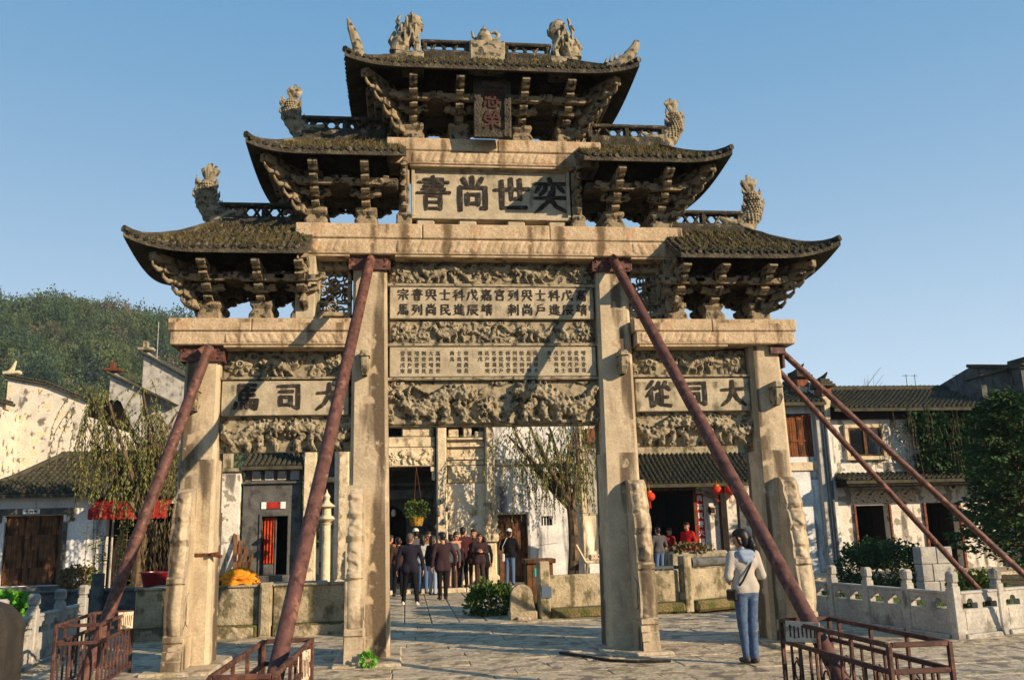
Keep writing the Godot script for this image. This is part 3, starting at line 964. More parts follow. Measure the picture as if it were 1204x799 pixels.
func buttress(gate: Node3D, x: float, w: float) -> void:
	# the drum stone: stepped base, swelling drum and a scroll that climbs the pillar, front and back
	var side := pv([0, 0, 0.52, 0, 0.52, 0.16, 0.49, 0.17, 0.49, 0.27, 0.46, 0.28, 0.46, 0.36, 0.49, 0.38, 0.49, 0.44, 0.44, 0.46, 0.475, 0.56, 0.49, 0.7, 0.48, 0.85, 0.44, 1.02, 0.43, 1.05, 0.46, 1.06, 0.46, 1.12, 0.41, 1.14, 0.4, 1.22, 0.42, 1.32, 0.38, 1.46, 0.36, 1.5, 0.41, 1.58, 0.37, 1.72, 0.31, 1.78, 0.34, 1.86, 0.29, 1.95, 0.25, 2.02, 0.26, 2.1, 0.2, 2.18, 0.14, 2.22, 0.0, 2.22])
	for s in [1.0, -1.0]:
		var mb := MB.new()
		var z0 := -0.01 if s > 0 else -0.49
		mb.prism(side, -w / 2, w / 2, Transform3D(Basis(Vector3(0, 0, s), Vector3(0, 1, 0), Vector3(-s, 0, 0)), Vector3(x, 0.0, z0)))
		# the drum and the scroll stand proud of the slab
		var dr := MB.new()
		for sx in [-1.0, 1.0]:
			if sx > 0.0:
				var pts := PackedVector2Array()
				for i in 20:
					pts.append(Vector2(cos(TAU * i / 20), sin(TAU * i / 20)) * 0.2)
				var zz: float = w / 2 + 0.012
				dr.prism(pts, -zz, zz, Transform3D(Basis(Vector3(0, 0, s), Vector3(0, 1, 0), Vector3(-s, 0, 0)), Vector3(x, 0.74, z0 + s * 0.24)))
			dr.bx(x + sx * (w / 2) - 0.012, x + sx * (w / 2) + 0.012, 0.02, 0.42, z0 + s * 0.04, z0 + s * 0.44, 0.008)
		var o := part(gate, "drum_stone", mb, M.pillar)
		part(o, "drum", dr, M.pillar)
		# worn, pitted front of the drum and scroll
		var rel := MB.new()
		var g := PackedVector3Array()
		relief_n.seed = int(x * 100.0) + 900
		for j in 131:
			for i in 13:
				var y := lerpf(0.46, 2.16, j / 130.0)
				var xx := (i / 12.0 - 0.5) * (w - 0.03)
				var zz := 0.0
				for q in side.size() - 1:
					if side[q].y <= y and side[q + 1].y >= y and side[q].x > 0.05:
						zz = lerpf(side[q].x, side[q + 1].x, clampf((y - side[q].y) / maxf(side[q + 1].y - side[q].y, 0.001), 0, 1))
				var bow := 1.0 - pow(absf(i / 6.0 - 1.0), 2.4)
				var nz := relief_n.get_noise_2d(xx * 1.0, y * 1.1)
				var amp := 0.01 if y < 1.04 else 0.03
				g.append(Vector3(x + xx * s, y, z0 + s * (zz - 0.012 + bow * (0.03 + amp * smoothstep(-0.3, 0.3, nz)))))
		rel.grid(g, 12, 130, false)
		part(o, "worn_relief", rel, M.pillar)

func build_archway() -> void:
	relief_n = FastNoiseLite.new()
	relief_n.noise_type = FastNoiseLite.TYPE_SIMPLEX_SMOOTH
	relief_n.frequency = 4.6
	relief_n.fractal_octaves = 2
	relief_w = FastNoiseLite.new()
	relief_w.frequency = 5.0
	var gate := thing("memorial_archway", "tall carved stone memorial archway with three tiers of upturned roofs", "archway")
	# pillars, plinths and drum stones
	for s in [-1.0, 1.0]:
		for q in [[1.72, 0.23, 1.705, 0.275, 5.38, 1.87], [3.92, 0.22, 3.94, 0.265, 4.1, 4.03]]:
			var mb := MB.new()
			var zc := -0.25
			mb.loft([[0.05, s * q[2], zc, q[3], 0.27, 0.05], [q[4] * 0.5, s * lerpf(q[2], q[0], 0.5), zc, lerpf(q[3], q[1], 0.55), 0.26, 0.045], [q[4], s * q[0], zc, q[1], 0.25, 0.04]])
			part(gate, "pillar", mb, M.pillar)
			var pl := MB.new()
			pl.bx(s * q[2] - 0.42, s * q[2] + 0.42, -0.1, 0.055, -1.12, 0.62, 0.02)
			part(gate, "plinth", pl, M.slab)
			buttress(gate, s * q[5] - s * (0.0 if q[4] > 5 else 0.02), 0.225)
			# lamp stud on the front face
			var st := MB.new()
			var y := 3.68 if q[4] > 5 else 3.22
			st.loft([[y, s * (q[0] + 0.06), 0.07, 0.035, 0.08, 0.01], [y + 0.1, s * (q[0] + 0.06), 0.1, 0.06, 0.12, 0.02], [y + 0.24, s * (q[0] + 0.06), 0.1, 0.055, 0.11, 0.02], [y + 0.25, s * (q[0] + 0.06), 0.1, 0.075, 0.14, 0.03], [y + 0.33, s * (q[0] + 0.06), 0.1, 0.05, 0.1, 0.02]])
			part(gate, "stone_stud", st, M.carved)
	# beams, from the lowest to the highest
	beam(gate, -4.36, -1.955, 4.1, 4.46, [[-3.62, -2.05, 1.0]])
	beam(gate, 1.955, 4.36, 4.1, 4.46, [[2.05, 3.3, -1.0]])
	beam(gate, -2.74, 2.76, 5.38, 5.82, [[-2.66, -2.02, -1.0], [-1.36, 1.42, -1.0], [2.0, 2.66, 1.0]])
	beam(gate, -1.5, 1.62, 6.74, 7.13, [[-1.15, 1.18, -1.0]], 0.13)
	# carved and lettered panels: centre bay from top to bottom, then the two side bays
	var cz := -0.1
	var frame := MB.new()
	frame.bx(-1.495, 1.495, 3.02, 5.37, -0.42, -0.2, 0.0)
	for y in [5.0, 4.14, 3.66]:
		frame.bx(-1.49, 1.49, y - 0.022, y + 0.022, -0.2, cz + 0.02, 0.008)
	part(gate, "panel_backing", frame, M.carved)
	var carved := [
		[2.9, 0.34, 5.2, 101, 0.1, [[0, -1.3, 0.0, 0.15, 0.0], [0, 1.28, 0.0, 0.14, 0.0], [1, -0.75, -0.02, 0.2, 0.0], [1, 0.55, -0.02, 0.2, 3.14], [2, -0.2, 0.0, 0.18, 0.2], [2, 0.95, 0, 0.15, 0.0]], 0.0],
		[2.9, 0.32, 4.33, 102, 0.095, [[0, -1.3, 0.0, 0.14, 0.0], [0, 1.32, 0.0, 0.13, 0.0], [1, -0.6, -0.03, 0.18, 0.0], [1, 0.6, -0.03, 0.18, 3.14], [2, 0.0, 0.0, 0.15, 0.3]], 0.0],
		[2.98, 0.6, 3.34, 103, 0.17, [[1, -0.82, -0.04, 0.38, 0.06], [1, 0.84, -0.02, 0.42, 3.06], [0, -0.15, -0.08, 0.13, 0.0], [2, 0.2, -0.15, 0.2, 0.0], [2, -1.2, 0.1, 0.14, 0.4]], 0.0],
	]
	for c in carved:
		var ph: float = c[1]
		var b := relief(c[0], ph, c[4], c[3], Vector3(0, c[2], -0.17), c[5])
		part(gate, "carved_panel", b, M.carved)
	var l1 := MB.new()
	l1.bx(-1.45, 1.45, 4.515, 4.975, -0.22, cz, 0.008)
	var lp := part(gate, "lettered_panel", l1, M.panel)
	var rows := [["zong", "shu", "yu", "shi", "ke", "wu", "jia", "guan", "lie", "yu", "shi", "ke", "wu", "jia"], ["ma", "lie", "shang", "min", "jin", "chen", "jing", "", "ci", "shang", "hu", "jin", "chen", "jing"]]
	for j in 2:
		for i in 14:
			if rows[j][i]:
				var mb := MB.new()
				brush(mb, rows[j][i], Vector3(lerpf(-1.26, 1.27, i / 13.0), 4.86 - 0.215 * j, cz), 0.165, 0.022, 0.01, 0.12)
				part(lp, "character", mb, M.ink)
	var l2 := MB.new()
	l2.bx(-1.45, 1.45, 3.69, 4.11, -0.22, cz + 0.002, 0.008)
	var lp2 := part(gate, "lettered_panel", l2, M.panel)
	var keys := GLYPH.keys()
	for i in 27:
		if i in [6, 10, 20]:
			continue
		for j in 4:
			var mb := MB.new()
			if i in [7, 11, 21] and j > 1:
				continue
			brush(mb, keys[(i * 7 + j * 5) % keys.size()], Vector3(lerpf(-1.27, 1.27, i / 26.0), 4.02 - 0.083 * j, cz + 0.002), 0.064, 0.0115, 0.005, 0.1)
			part(lp2, "character", mb, M.inkgrey)
	for s in [-1.0, 1.0]:
		var bk := MB.new()
		var xm: float = s * 2.84
		bk.bx(xm - 0.88, xm + 0.88, 2.74, 4.08, -0.42, -0.24, 0.0)
		bk.bx(xm - 0.87, xm + 0.87, 3.665, 3.7, -0.24, -0.08, 0.006)
		part(gate, "panel_backing", bk, M.carved)
		part(gate, "carved_panel", relief(1.7, 0.37, 0.11, 200 + int(s), Vector3(xm, 3.885, -0.2), [[0, -0.62, 0.0, 0.16, 0.0], [0, 0.66, 0.0, 0.16, 0.0], [1, s * 0.1, -0.03, 0.19, 0.0 if s > 0 else 3.14]]), M.carved)
		part(gate, "carved_panel", relief(1.8, 0.52, 0.16, 210 + int(s), Vector3(xm, 2.95, -0.22), [[1, -0.44, -0.04, 0.31, 0.05], [1, 0.46, -0.04, 0.31, 3.1], [0, 0.05, 0.05, 0.12, 0.0]]), M.carved)
		var lb := MB.new()
		lb.bx(xm - 0.84, xm + 0.84, 3.18, 3.65, -0.26, cz - 0.01, 0.008)
		var o := part(gate, "lettered_panel", lb, M.panel)
		var w := ["ma", "si", "da"] if s < 0 else ["tu", "si", "da"]
		for i in 3:
			var mb := MB.new()
			brush(mb, w[i], Vector3(xm + (i - 1) * 0.55 + 0.04, 3.43, cz - 0.01), 0.37, 0.062, 0.016)
			part(o, "character", mb, M.ink)
		# pierced window between the pillar and the storey above the side bay
		var wf := MB.new()
		var wx: float = s * 2.225
		for e in [[wx - 0.24, wx - 0.19, 4.56, 5.38], [wx + 0.19, wx + 0.24, 4.56, 5.38], [wx - 0.19, wx + 0.19, 5.22, 5.38], [wx - 0.19, wx + 0.19, 4.56, 4.62]]:
			wf.bx(e[0], e[1], e[2], e[3], -0.36, -0.14, 0.008)
		wf.bx(wx - 0.23, wx - 0.15, 4.455, 4.565, -0.36, -0.14, 0.0)
		wf.bx(wx + 0.15, wx + 0.23, 4.455, 4.565, -0.36, -0.14, 0.0)
		var win := part(gate, "window_frame", wf, M.carved)
		var lt := MB.new()
		for i in 34:
			var c := Vector3(wx + r(-0.19, 0.19), r(4.64, 5.2), -0.25 + r(-0.03, 0.03))
			var rr := r(0.035, 0.075)
			var p := []
			var rd := []
			for k in 11:
				var a := TAU * k / 10.0
				p.append(c + Vector3(cos(a) * rr * r(0.9, 1.1), sin(a) * rr, 0.02 * sin(a * 2.0)))
				rd.append(0.013)
			lt.tube(p, rd, 5, 1.4, false)
		for i in 5:
			lt.bar(Vector3(wx - 0.2, 4.66 + 0.13 * i, -0.25), Vector3(wx + 0.2, 4.66 + 0.13 * i + r(-.03, .03), -0.25), 0.014, 0.03)
		part(win, "pierced_lattice", lt, M.carved)
		# upright slab that closes the lower storey against the window
		var ps := MB.new()
		ps.bx(s * 2.455, s * 2.72, 4.455, 5.36, -0.62, 0.12, 0.015)
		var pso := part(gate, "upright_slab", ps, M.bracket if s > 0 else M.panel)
		var sc := MB.new()
		for k in 4:
			sc.tube([Vector3(s * 2.59, 4.62 + k * 0.19, 0.1), Vector3(s * 2.59, 4.7 + k * 0.19, 0.24 + 0.06 * k), Vector3(s * 2.59, 4.78 + k * 0.19, 0.2 + 0.06 * k)], [0.06, 0.065, 0.03], 8, 1.0, true, 0.12, k)
		part(pso, "carved_scroll", sc, M.bracket)

	# the three storeys of brackets and roofs
	for s in [-1.0, 1.0]:
		for x in [2.62, 3.17, 3.85]:
			bracket_set(gate, s * x, 4.46, 5.16)
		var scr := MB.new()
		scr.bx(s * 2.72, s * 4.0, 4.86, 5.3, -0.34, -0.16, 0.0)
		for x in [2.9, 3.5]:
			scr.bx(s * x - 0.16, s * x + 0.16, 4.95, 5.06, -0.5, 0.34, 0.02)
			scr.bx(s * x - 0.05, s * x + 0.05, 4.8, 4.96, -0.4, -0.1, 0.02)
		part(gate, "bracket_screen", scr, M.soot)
		corner(gate, s, 4.0, 4.58, 5.2, 4.55)
		var rf := Roof.new()
		rf.x0 = s * 2.5
		rf.x1 = s * 4.76
		rf.xr = 3.72
		rf.ye = 5.235
		rf.yr = 5.95
		rf.lift = 0.17
		stone_roof(gate, rf)
		ridge(gate, s * 2.62, s * 3.82, 5.97, 6.22)
		var fd := MB.new()
		fish_dragon(fd, Vector3(s * 3.88, 5.9, -0.25), 0.76, s, 40 + int(s))
		part(gate, "ridge_dragon", fd, M.carved)

		for x in [1.78, 2.47]:
			bracket_set(gate, s * x, 5.82, 6.56)
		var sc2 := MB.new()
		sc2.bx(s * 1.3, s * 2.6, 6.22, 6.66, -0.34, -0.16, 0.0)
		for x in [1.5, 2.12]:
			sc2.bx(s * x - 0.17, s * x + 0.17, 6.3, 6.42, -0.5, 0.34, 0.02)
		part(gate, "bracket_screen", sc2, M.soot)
		corner(gate, s, 2.6, 5.94, 6.6, 3.2)
		var rm := Roof.new()
		rm.x0 = s * 1.22
		rm.x1 = s * 3.31
		rm.xr = 2.5
		rm.ye = 6.62
		rm.yr = 7.24
		rm.lift = 0.1
		stone_roof(gate, rm)
		ridge(gate, s * 1.5, s * 2.72, 7.34, 7.58)
		var fm := MB.new()
		fish_dragon(fm, Vector3(s * 2.74, 7.26, -0.25), 0.68, s, 50 + int(s))
		part(gate, "ridge_dragon", fm, M.carved)
		# carved posts on either side of the name plaque
		var cp := MB.new()
		cp.loft([[5.82, s * 1.25, -0.2, 0.11, 0.3, 0.02], [5.98, s * 1.25, -0.2, 0.11, 0.28, 0.02], [6.04, s * 1.25, -0.2, 0.075, 0.24, 0.02], [6.74, s * 1.25, -0.2, 0.075, 0.24, 0.02]])
		for k in 5:
			cp.tube([Vector3(s * 1.25, 6.05 + k * 0.14, 0.02), Vector3(s * 1.25, 6.11 + k * 0.14, 0.1 + 0.05 * k), Vector3(s * 1.25, 6.17 + k * 0.14, 0.06 + 0.05 * k)], [0.05, 0.055, 0.03], 7, 1.0, true, 0.15, k + 9)
		part(gate, "carved_post", cp, M.bracket)

		for x in [0.46, 1.12]:
			bracket_set(gate, s * x, 7.13, 7.86)
		corner(gate, s, 1.25, 7.2, 7.9, 1.88)
	# name plaque
	var pq := MB.new()
	pq.bx(-1.13, 1.13, 5.97, 6.71, -0.2, -0.02, 0.008)
	for e in [[-1.16, 1.16, 6.69, 6.74], [-1.16, 1.16, 5.94, 5.985]]:
		pq.bx(e[0], e[1], e[2], e[3], -0.22, 0.035, 0.008)
	for x in [-1.15, 1.1]:
		pq.bx(x, x + 0.05, 5.985, 6.69, -0.22, 0.035, 0.008)
	for x in [-0.95, -0.35, 0.35, 0.95]:
		pq.bx(x - 0.13, x + 0.13, 5.815, 5.945, -0.3, 0.0, 0.02)
	var plq := part(gate, "name_plaque", pq, M.panel)
	var nm := ["shu", "shang", "shi_world", "yi"]
	for i in 4:
		var mb := MB.new()
		brush(mb, nm[i], Vector3(lerpf(-0.83, 0.86, i / 3.0), 6.34, -0.02), 0.52, 0.062 if i == 0 else 0.078, 0.016)
		part(plq, "character", mb, M.ink)
	# top storey
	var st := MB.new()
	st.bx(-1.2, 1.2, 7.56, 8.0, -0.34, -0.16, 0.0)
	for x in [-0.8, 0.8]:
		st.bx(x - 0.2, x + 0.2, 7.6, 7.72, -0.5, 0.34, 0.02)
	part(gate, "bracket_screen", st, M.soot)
	var tq := MB.new()
	tq.bx(-0.26, 0.26, 7.11, 7.92, 0.02, 0.1, 0.01)
	for e in [[-0.27, -0.17, 7.1, 7.93], [0.17, 0.27, 7.1, 7.93], [-0.17, 0.17, 7.83, 7.93], [-0.17, 0.17, 7.1, 7.2]]:
		tq.bx(e[0], e[1], e[2], e[3], 0.1, 0.135, 0.012)
	var tqo := part(gate, "vertical_plaque", tq, M.soot)
	var rl := relief(0.53, 0.82, 0.05, 301, Vector3(0, 7.515, 0.13), [])
	var keep := MB.new()
	for i in range(0, rl.v.size(), 3):
		var q := rl.v[i]
		if absf(q.x) > 0.17 or absf(q.y - 7.515) > 0.315:
			keep.tn(rl.v[i], rl.v[i + 2], rl.v[i + 1], rl.n[i], rl.n[i + 2], rl.n[i + 1])
	part(tqo, "carved_border", keep, M.soot)
	for i in 2:
		var mb := MB.new()
		brush(mb, ["en", "rong"][i], Vector3(0, 7.66 - 0.29 * i, 0.1), 0.26, 0.04, 0.02)
		part(tqo, "character", mb, M.redink)
	tqo.transform = xf(Vector3(0, 7.06, 0.26), 0.0, 0.13) * xf(Vector3(0, -7.1, -0.02))
	var rt := Roof.new()
	rt.both = true
	rt.x0 = -2.05
	rt.x1 = 2.05
	rt.xr = 1.12
	rt.ye = 7.93
	rt.yr = 8.62
	rt.lift = 0.08
	stone_roof(gate, rt)
	ridge(gate, -0.98, -0.26, 8.66, 8.88)
	ridge(gate, 0.26, 0.98, 8.66, 8.88)
	var vs := MB.new()
	vs.bx(-0.27, 0.27, 8.4, 8.86, -0.4, -0.1, 0.02)
	vs.lathe([Vector2(0.0, 8.86), Vector2(0.11, 8.86), Vector2(0.13, 8.95), Vector2(0.09, 9.05), Vector2(0.055, 9.07), Vector2(0.06, 9.1), Vector2(0.02, 9.15), Vector2(0.0, 9.22)], 14, Transform3D(Basis(), Vector3(-0.03, 0, -0.25)))
	vs.tube([Vector3(0.06, 8.94, -0.25), Vector3(0.16, 8.96, -0.25), Vector3(0.19, 9.03, -0.25), Vector3(0.14, 9.08, -0.25), Vector3(0.07, 9.06, -0.25)], [0.025, 0.03, 0.035, 0.03, 0.02], 7)
	vs.tube([Vector3(-0.12, 8.93, -0.25), Vector3(-0.2, 8.98, -0.25), Vector3(-0.22, 9.08, -0.25)], [0.03, 0.025, 0.012], 6)
	part(gate, "ridge_vase", vs, M.carved)
	for s in [-1.0, 1.0]:
		var ln := MB.new()
		lion(ln, Vector3(s * 1.17, 8.6, -0.25), s)
		part(gate, "ridge_lion", ln, M.carved)
	# corner finials of the top roof: a plain spike on one side, a scaled fin on the other
	var sp := MB.new()
	sp.tube([Vector3(-1.86, 8.0, 0.75), Vector3(-1.9, 8.2, 0.78), Vector3(-1.97, 8.42, 0.8), Vector3(-2.02, 8.55, 0.82)], [0.075, 0.075, 0.05, 0.015], 8, 0.6, true, 0.12, 4)
	part(gate, "corner_spike", sp, M.carved)
	var fn := MB.new()
	fn.tube([Vector3(1.62, 7.99, 0.75), Vector3(1.8, 8.02, 0.8), Vector3(1.93, 8.12, 0.82), Vector3(2.03, 8.28, 0.82), Vector3(2.06, 8.38, 0.82)], [0.05, 0.09, 0.09, 0.07, 0.04], 8, 0.6, true, 0.16, 5)
	for k in 6:
		var q := Vector3(1.6 + 0.07 * k, 8.04 + 0.025 * k, 0.77)
		fn.tube([q, q + Vector3(0.01, 0.08 + 0.02 * (k % 3), 0)], [0.035, 0.006], 5)
	part(gate, "corner_fin", fn, M.carved)

func lion(mb: MB, at: Vector3, s: float) -> void:
	# seated guardian with a heavy ridged mane, facing along the ridge
	mb.bx(at.x - 0.22, at.x + 0.22, at.y - 0.25, at.y + 0.03, at.z - 0.17, at.z + 0.17, 0.02)
	var f := -s
	mb.tube([at + Vector3(-f * 0.16, 0.05, 0), at + Vector3(-f * 0.12, 0.22, 0), at + Vector3(0.0, 0.38, 0), at + Vector3(f * 0.06, 0.48, 0)], [0.15, 0.16, 0.14, 0.1], 10, 0.9, true, 0.08, 3)
	mb.tube([at + Vector3(f * 0.1, 0.02, 0.08), at + Vector3(f * 0.12, 0.18, 0.08), at + Vector3(f * 0.06, 0.34, 0.07)], [0.05, 0.05, 0.07], 7, 1.0, true, 0.08, 4)
	mb.tube([at + Vector3(f * 0.1, 0.02, -0.08), at + Vector3(f * 0.12, 0.18, -0.08), at + Vector3(f * 0.06, 0.34, -0.07)], [0.05, 0.05, 0.07], 7, 1.0, true, 0.08, 5)
	mb.tube([at + Vector3(f * 0.0, 0.4, 0), at + Vector3(f * 0.06, 0.52, 0), at + Vector3(f * 0.05, 0.63, 0), at + Vector3(0, 0.7, 0)], [0.12, 0.15, 0.13, 0.06], 10, 0.9, true, 0.08, 6)
	mb.tube([at + Vector3(f * 0.1, 0.52, 0), at + Vector3(f * 0.21, 0.5, 0)], [0.08, 0.06], 8, 1.0, true, 0.05, 7)
	mb.tube([at + Vector3(-f * 0.2, 0.1, 0), at + Vector3(-f * 0.27, 0.26, 0), at + Vector3(-f * 0.22, 0.42, 0)], [0.05, 0.06, 0.02], 7, 1.0, true, 0.12, 8)
	for i in 26:
		var a := i * 2.4
		var y := 0.2 + 0.46 * (i / 26.0)
		var q := at + Vector3(-f * 0.03 + cos(a) * 0.13, y, sin(a) * 0.13)
		mb.tube([q + Vector3(0, 0.06, 0), q + Vector3(cos(a) * 0.035, -0.02, sin(a) * 0.035), q + Vector3(cos(a) * 0.02, -0.11, sin(a) * 0.02)], [0.02, 0.027, 0.008], 5)

func corner(gate: Node3D, s: float, x0: float, yb: float, yt: float, x1: float) -> void:
	# corbelled corner under the upturned eave, each course reaching out further, with curled claws
	var n := 5
	var host: Node3D
	for k in n:
		var t := (k + 1.0) / n
		var xe := lerpf(x0 + 0.02, x1 - 0.08, pow(t, 1.15))
		var y0 := lerpf(yb, yt, float(k) / n)
		var y1 := lerpf(yb, yt, t)
		var mb := MB.new()
		var zh := lerpf(0.3, 0.9, pow(t, 1.1))
		mb.bx(s * (x0 - 0.22), s * xe, y0 + 0.01, y1 - 0.012, -0.25 - zh * 0.45, -0.25 + zh * 0.45, 0.02)
		for sz in [1.0, -1.0]:
			var a := Vector3(s * (x0 - 0.1), (y0 + y1) / 2, -0.25)
			var b := Vector3(s * xe, (y0 + y1) / 2 + 0.02, -0.25 + sz * zh)
			mb.bar(a, b, 0.13, (y1 - y0) * 0.92, 0.015)
			if k < 4:
				var d := (b - a).normalized()
				mb.tube([b - d * 0.02, b + d * 0.07 + Vector3(0, -0.04, 0), b + d * 0.15 + Vector3(0, 0.0, 0), b + d * 0.17 + Vector3(0, 0.05, 0)], [0.035, 0.035, 0.026, 0.01], 6)
		var o := part(gate if k == 0 else host, "corner_bracket" if k == 0 else "corbel", mb, M.bracket)
		if k == 0:
			host = o

# ---------------------------------------------------------------- ground, paving, hills
func build_ground() -> void:
	var g := MB.new()
	g.q4(Vector3(-1500, -0.06, 40), Vector3(1500, -0.06, 40), Vector3(1500, -0.06, -1500), Vector3(-1500, -0.06, -1500))
	var ground := struct("ground", g, M.earth, "bare earth ground that runs on to the hills")
	# forecourt of dressed slabs in courses; joints sunk, edges worn
	var meshes := []
	for i in 4:
		pass
	var fore := MB.new()
	fore.bx(-9.5, 9.5, -0.058, -0.02, -4.4, 7.0)
	var court := struct("forecourt", fore, M.earth, "paved stone forecourt in front of and below the archway", "pavement")
	var z := 3.4
	var n := 0
	while z > -4.3:
		var dz := r(0.36, 0.42)
		var x := -7.2 + r(-0.6, 0.0)
		while x < 7.4:
			var dx := r(1.3, 2.5)
			if z > 0.8 and (x + dx < -5.4 or x > 6.4):
				x += dx
				continue
			var mb := MB.new()
			var k := r(0.88, 1.12)
			mb.col = Color(k * r(0.97, 1.04), k, k * r(0.94, 1.02))
			var y := r(-0.006, 0.008)
			mb.box(xf(Vector3(x + dx / 2, -0.02 + y, z - dz / 2), r(-0.006, 0.006), r(-0.004, 0.004), r(-0.003, 0.003)), Vector3(dx - r(0.006, 0.014), 0.07, dz - r(0.006, 0.014)), 0.009)
			part(court, "paving_slab", mb, M.slab)
			n += 1
			x += dx
		z -= dz
	# the path to the hall: long slabs laid lengthwise between kerbs
	var pb := MB.new()
	pb.bx(-2.0, 1.05, -0.058, -0.02, -12.6, -4.4)
	var path := struct("path", pb, M.earth, "slab path that leads from the archway to the hall", "path")
	for c in 5:
		var x0 := -1.75 + c * 0.49
		var zz := -4.32 + r(0.0, 0.1)
		while zz > -12.4:
			var l := r(1.1, 2.3)
			var mb := MB.new()
			var k := r(0.95, 1.25)
			mb.col = Color(k, k * r(0.97, 1.0), k * r(0.9, 0.97))
			mb.box(xf(Vector3(x0 + 0.245, -0.02 + r(-0.005, 0.006), zz - l / 2), r(-0.004, 0.004)), Vector3(0.475, 0.07, l - 0.02), 0.012)
			part(path, "paving_slab", mb, M.slab)
			zz -= l
	for e in [-1.9, 0.86]:
		var zz := -4.3
		while zz > -12.4:
			var mb := MB.new()
			mb.box(xf(Vector3(e, 0.01, zz - 0.9)), Vector3(0.24, 0.13, 1.78), 0.02)
			part(path, "kerb_stone", mb, M.slab)
			zz -= 1.8
	# raised terrace in front of the houses
	var tb := MB.new()
	tb.bx(-13.5, 22.0, -0.05, 0.06, -17.0, -12.55, 0.02)
	var terr := struct("terrace", tb, M.slab, "low stone terrace along the row of old houses", "pavement")
	for i in 9:
		var mb := MB.new()
		mb.box(xf(Vector3(-3.6 + i * 0.72, 0.055, -12.5)), Vector3(0.7, 0.13, 0.34), 0.015)
		part(terr, "step_stone", mb, M.pale)

func hill_h(x: float, z: float) -> float:
	# wooded ridge behind the village on the left that falls away to the right
	var d := -z
	var up := smoothstep(90.0, 285.0, d)
	var ridge_ := 66.5 - 36.0 * smoothstep(-80.0, -30.0, x) - 34.0 * smoothstep(-40.0, 120.0, x)
	ridge_ += 1.6 * sin(x * 0.05 + 2.4) + 1.2 * sin(x * 0.11 + 0.4) + 1.4 * sin(x * 0.19 + z * 0.02)
	return -0.5 + up * maxf(ridge_, 2.0) * (1.0 - 0.25 * smoothstep(300.0, 420.0, d)) + 0.5 * smoothstep(60.0, 100.0, d)

func build_hills() -> void:
	var mb := MB.new()
	mb.sheet(60, 36, func(u: float, v: float) -> Vector3:
		var x := lerpf(-330.0, 190.0, u)
		var z := lerpf(-80.0, -430.0, v)
		return Vector3(x, hill_h(x, z), z))
	struct("hills", mb, M.hill, "wooded hillside rising behind the village on the left", "hill")
	# one crown of small leaf masses, copied over the slope
	var crowns := []
	for k in 3:
		var c := MB.new()
		for i in 1500:
			var d := Vector3(r(-1, 1), r(-0.6, 1), r(-1, 1)).normalized() * pow(r(0.2, 1.0), 0.28)
			var p := Vector3(d.x * 1.0, d.y * (1.0 + 0.35 * k) + 0.6, d.z * 1.0) * (1.0 + 0.25 * sin(d.x * 7.0 + k) * cos(d.z * 6.0))
			var a := d.cross(Vector3(r(-1, 1), r(-1, 1), r(-1, 1))).normalized()
			var b := (a.cross(d) + Vector3(r(-0.6, 0.6), r(-0.6, 0.6), r(-0.6, 0.6))).normalized()
			var e := a.cross(b).normalized()
			var s := r(0.035, 0.08)
			var q := r(0.7, 1.3)
			c.col = Color(q, q, q * r(0.8, 1.1))
			c.t(p + b * s, p + e * s, p - b * s)
			c.t(p + b * s, p - b * s, p - e * s * 0.8)
		crowns.append(c.mesh())
	for k in 3:
		var mm := MultiMesh.new()
		mm.transform_format = MultiMesh.TRANSFORM_3D
		mm.use_colors = true
		mm.mesh = crowns[k]
		var ts := []
		var tries := 0
		while ts.size() < 2600 and tries < 16000:
			tries += 1
			var z := r(-410.0, -95.0)
			var x := r(-1.0, 0.55) * (-z) * 0.62 - 20.0
			if x > 120.0 or x < -320.0:
				continue
			var s := (r(1.9, 3.4) if r(0, 1) < 0.85 else r(3.6, 4.8)) * (1.0 if z < -160 else 0.8)
			ts.append(Transform3D(Basis.from_euler(Vector3(0, r(0, TAU), 0)).scaled(Vector3(s, s * r(0.85, 1.35), s)), Vector3(x, hill_h(x, z) + s * 0.1, z)))
		mm.instance_count = ts.size()
		for i in ts.size():
			mm.set_instance_transform(i, ts[i])
			var w := r(0.0, 1.0)
			var c := Color(0.034, 0.066, 0.02).lerp(Color(0.078, 0.104, 0.03), w)
			if r(0, 1) < 0.09:
				c = Color(0.105, 0.09, 0.045)
			elif r(0, 1) < 0.2:
				c = Color(0.035, 0.065, 0.035)
			mm.set_instance_color(i, c)
		var o := MultiMeshInstance3D.new()
		o.name = numbered("forest", self)
		o.multimesh = mm
		o.material_override = M.forest
		tag(o, ["mixed green woodland covering the hillside on the left", "taller dark trees scattered through the hillside woodland", "pale olive trees scattered through the hillside woodland"][k], "woodland", "", "stuff")
		add_child(o, true)

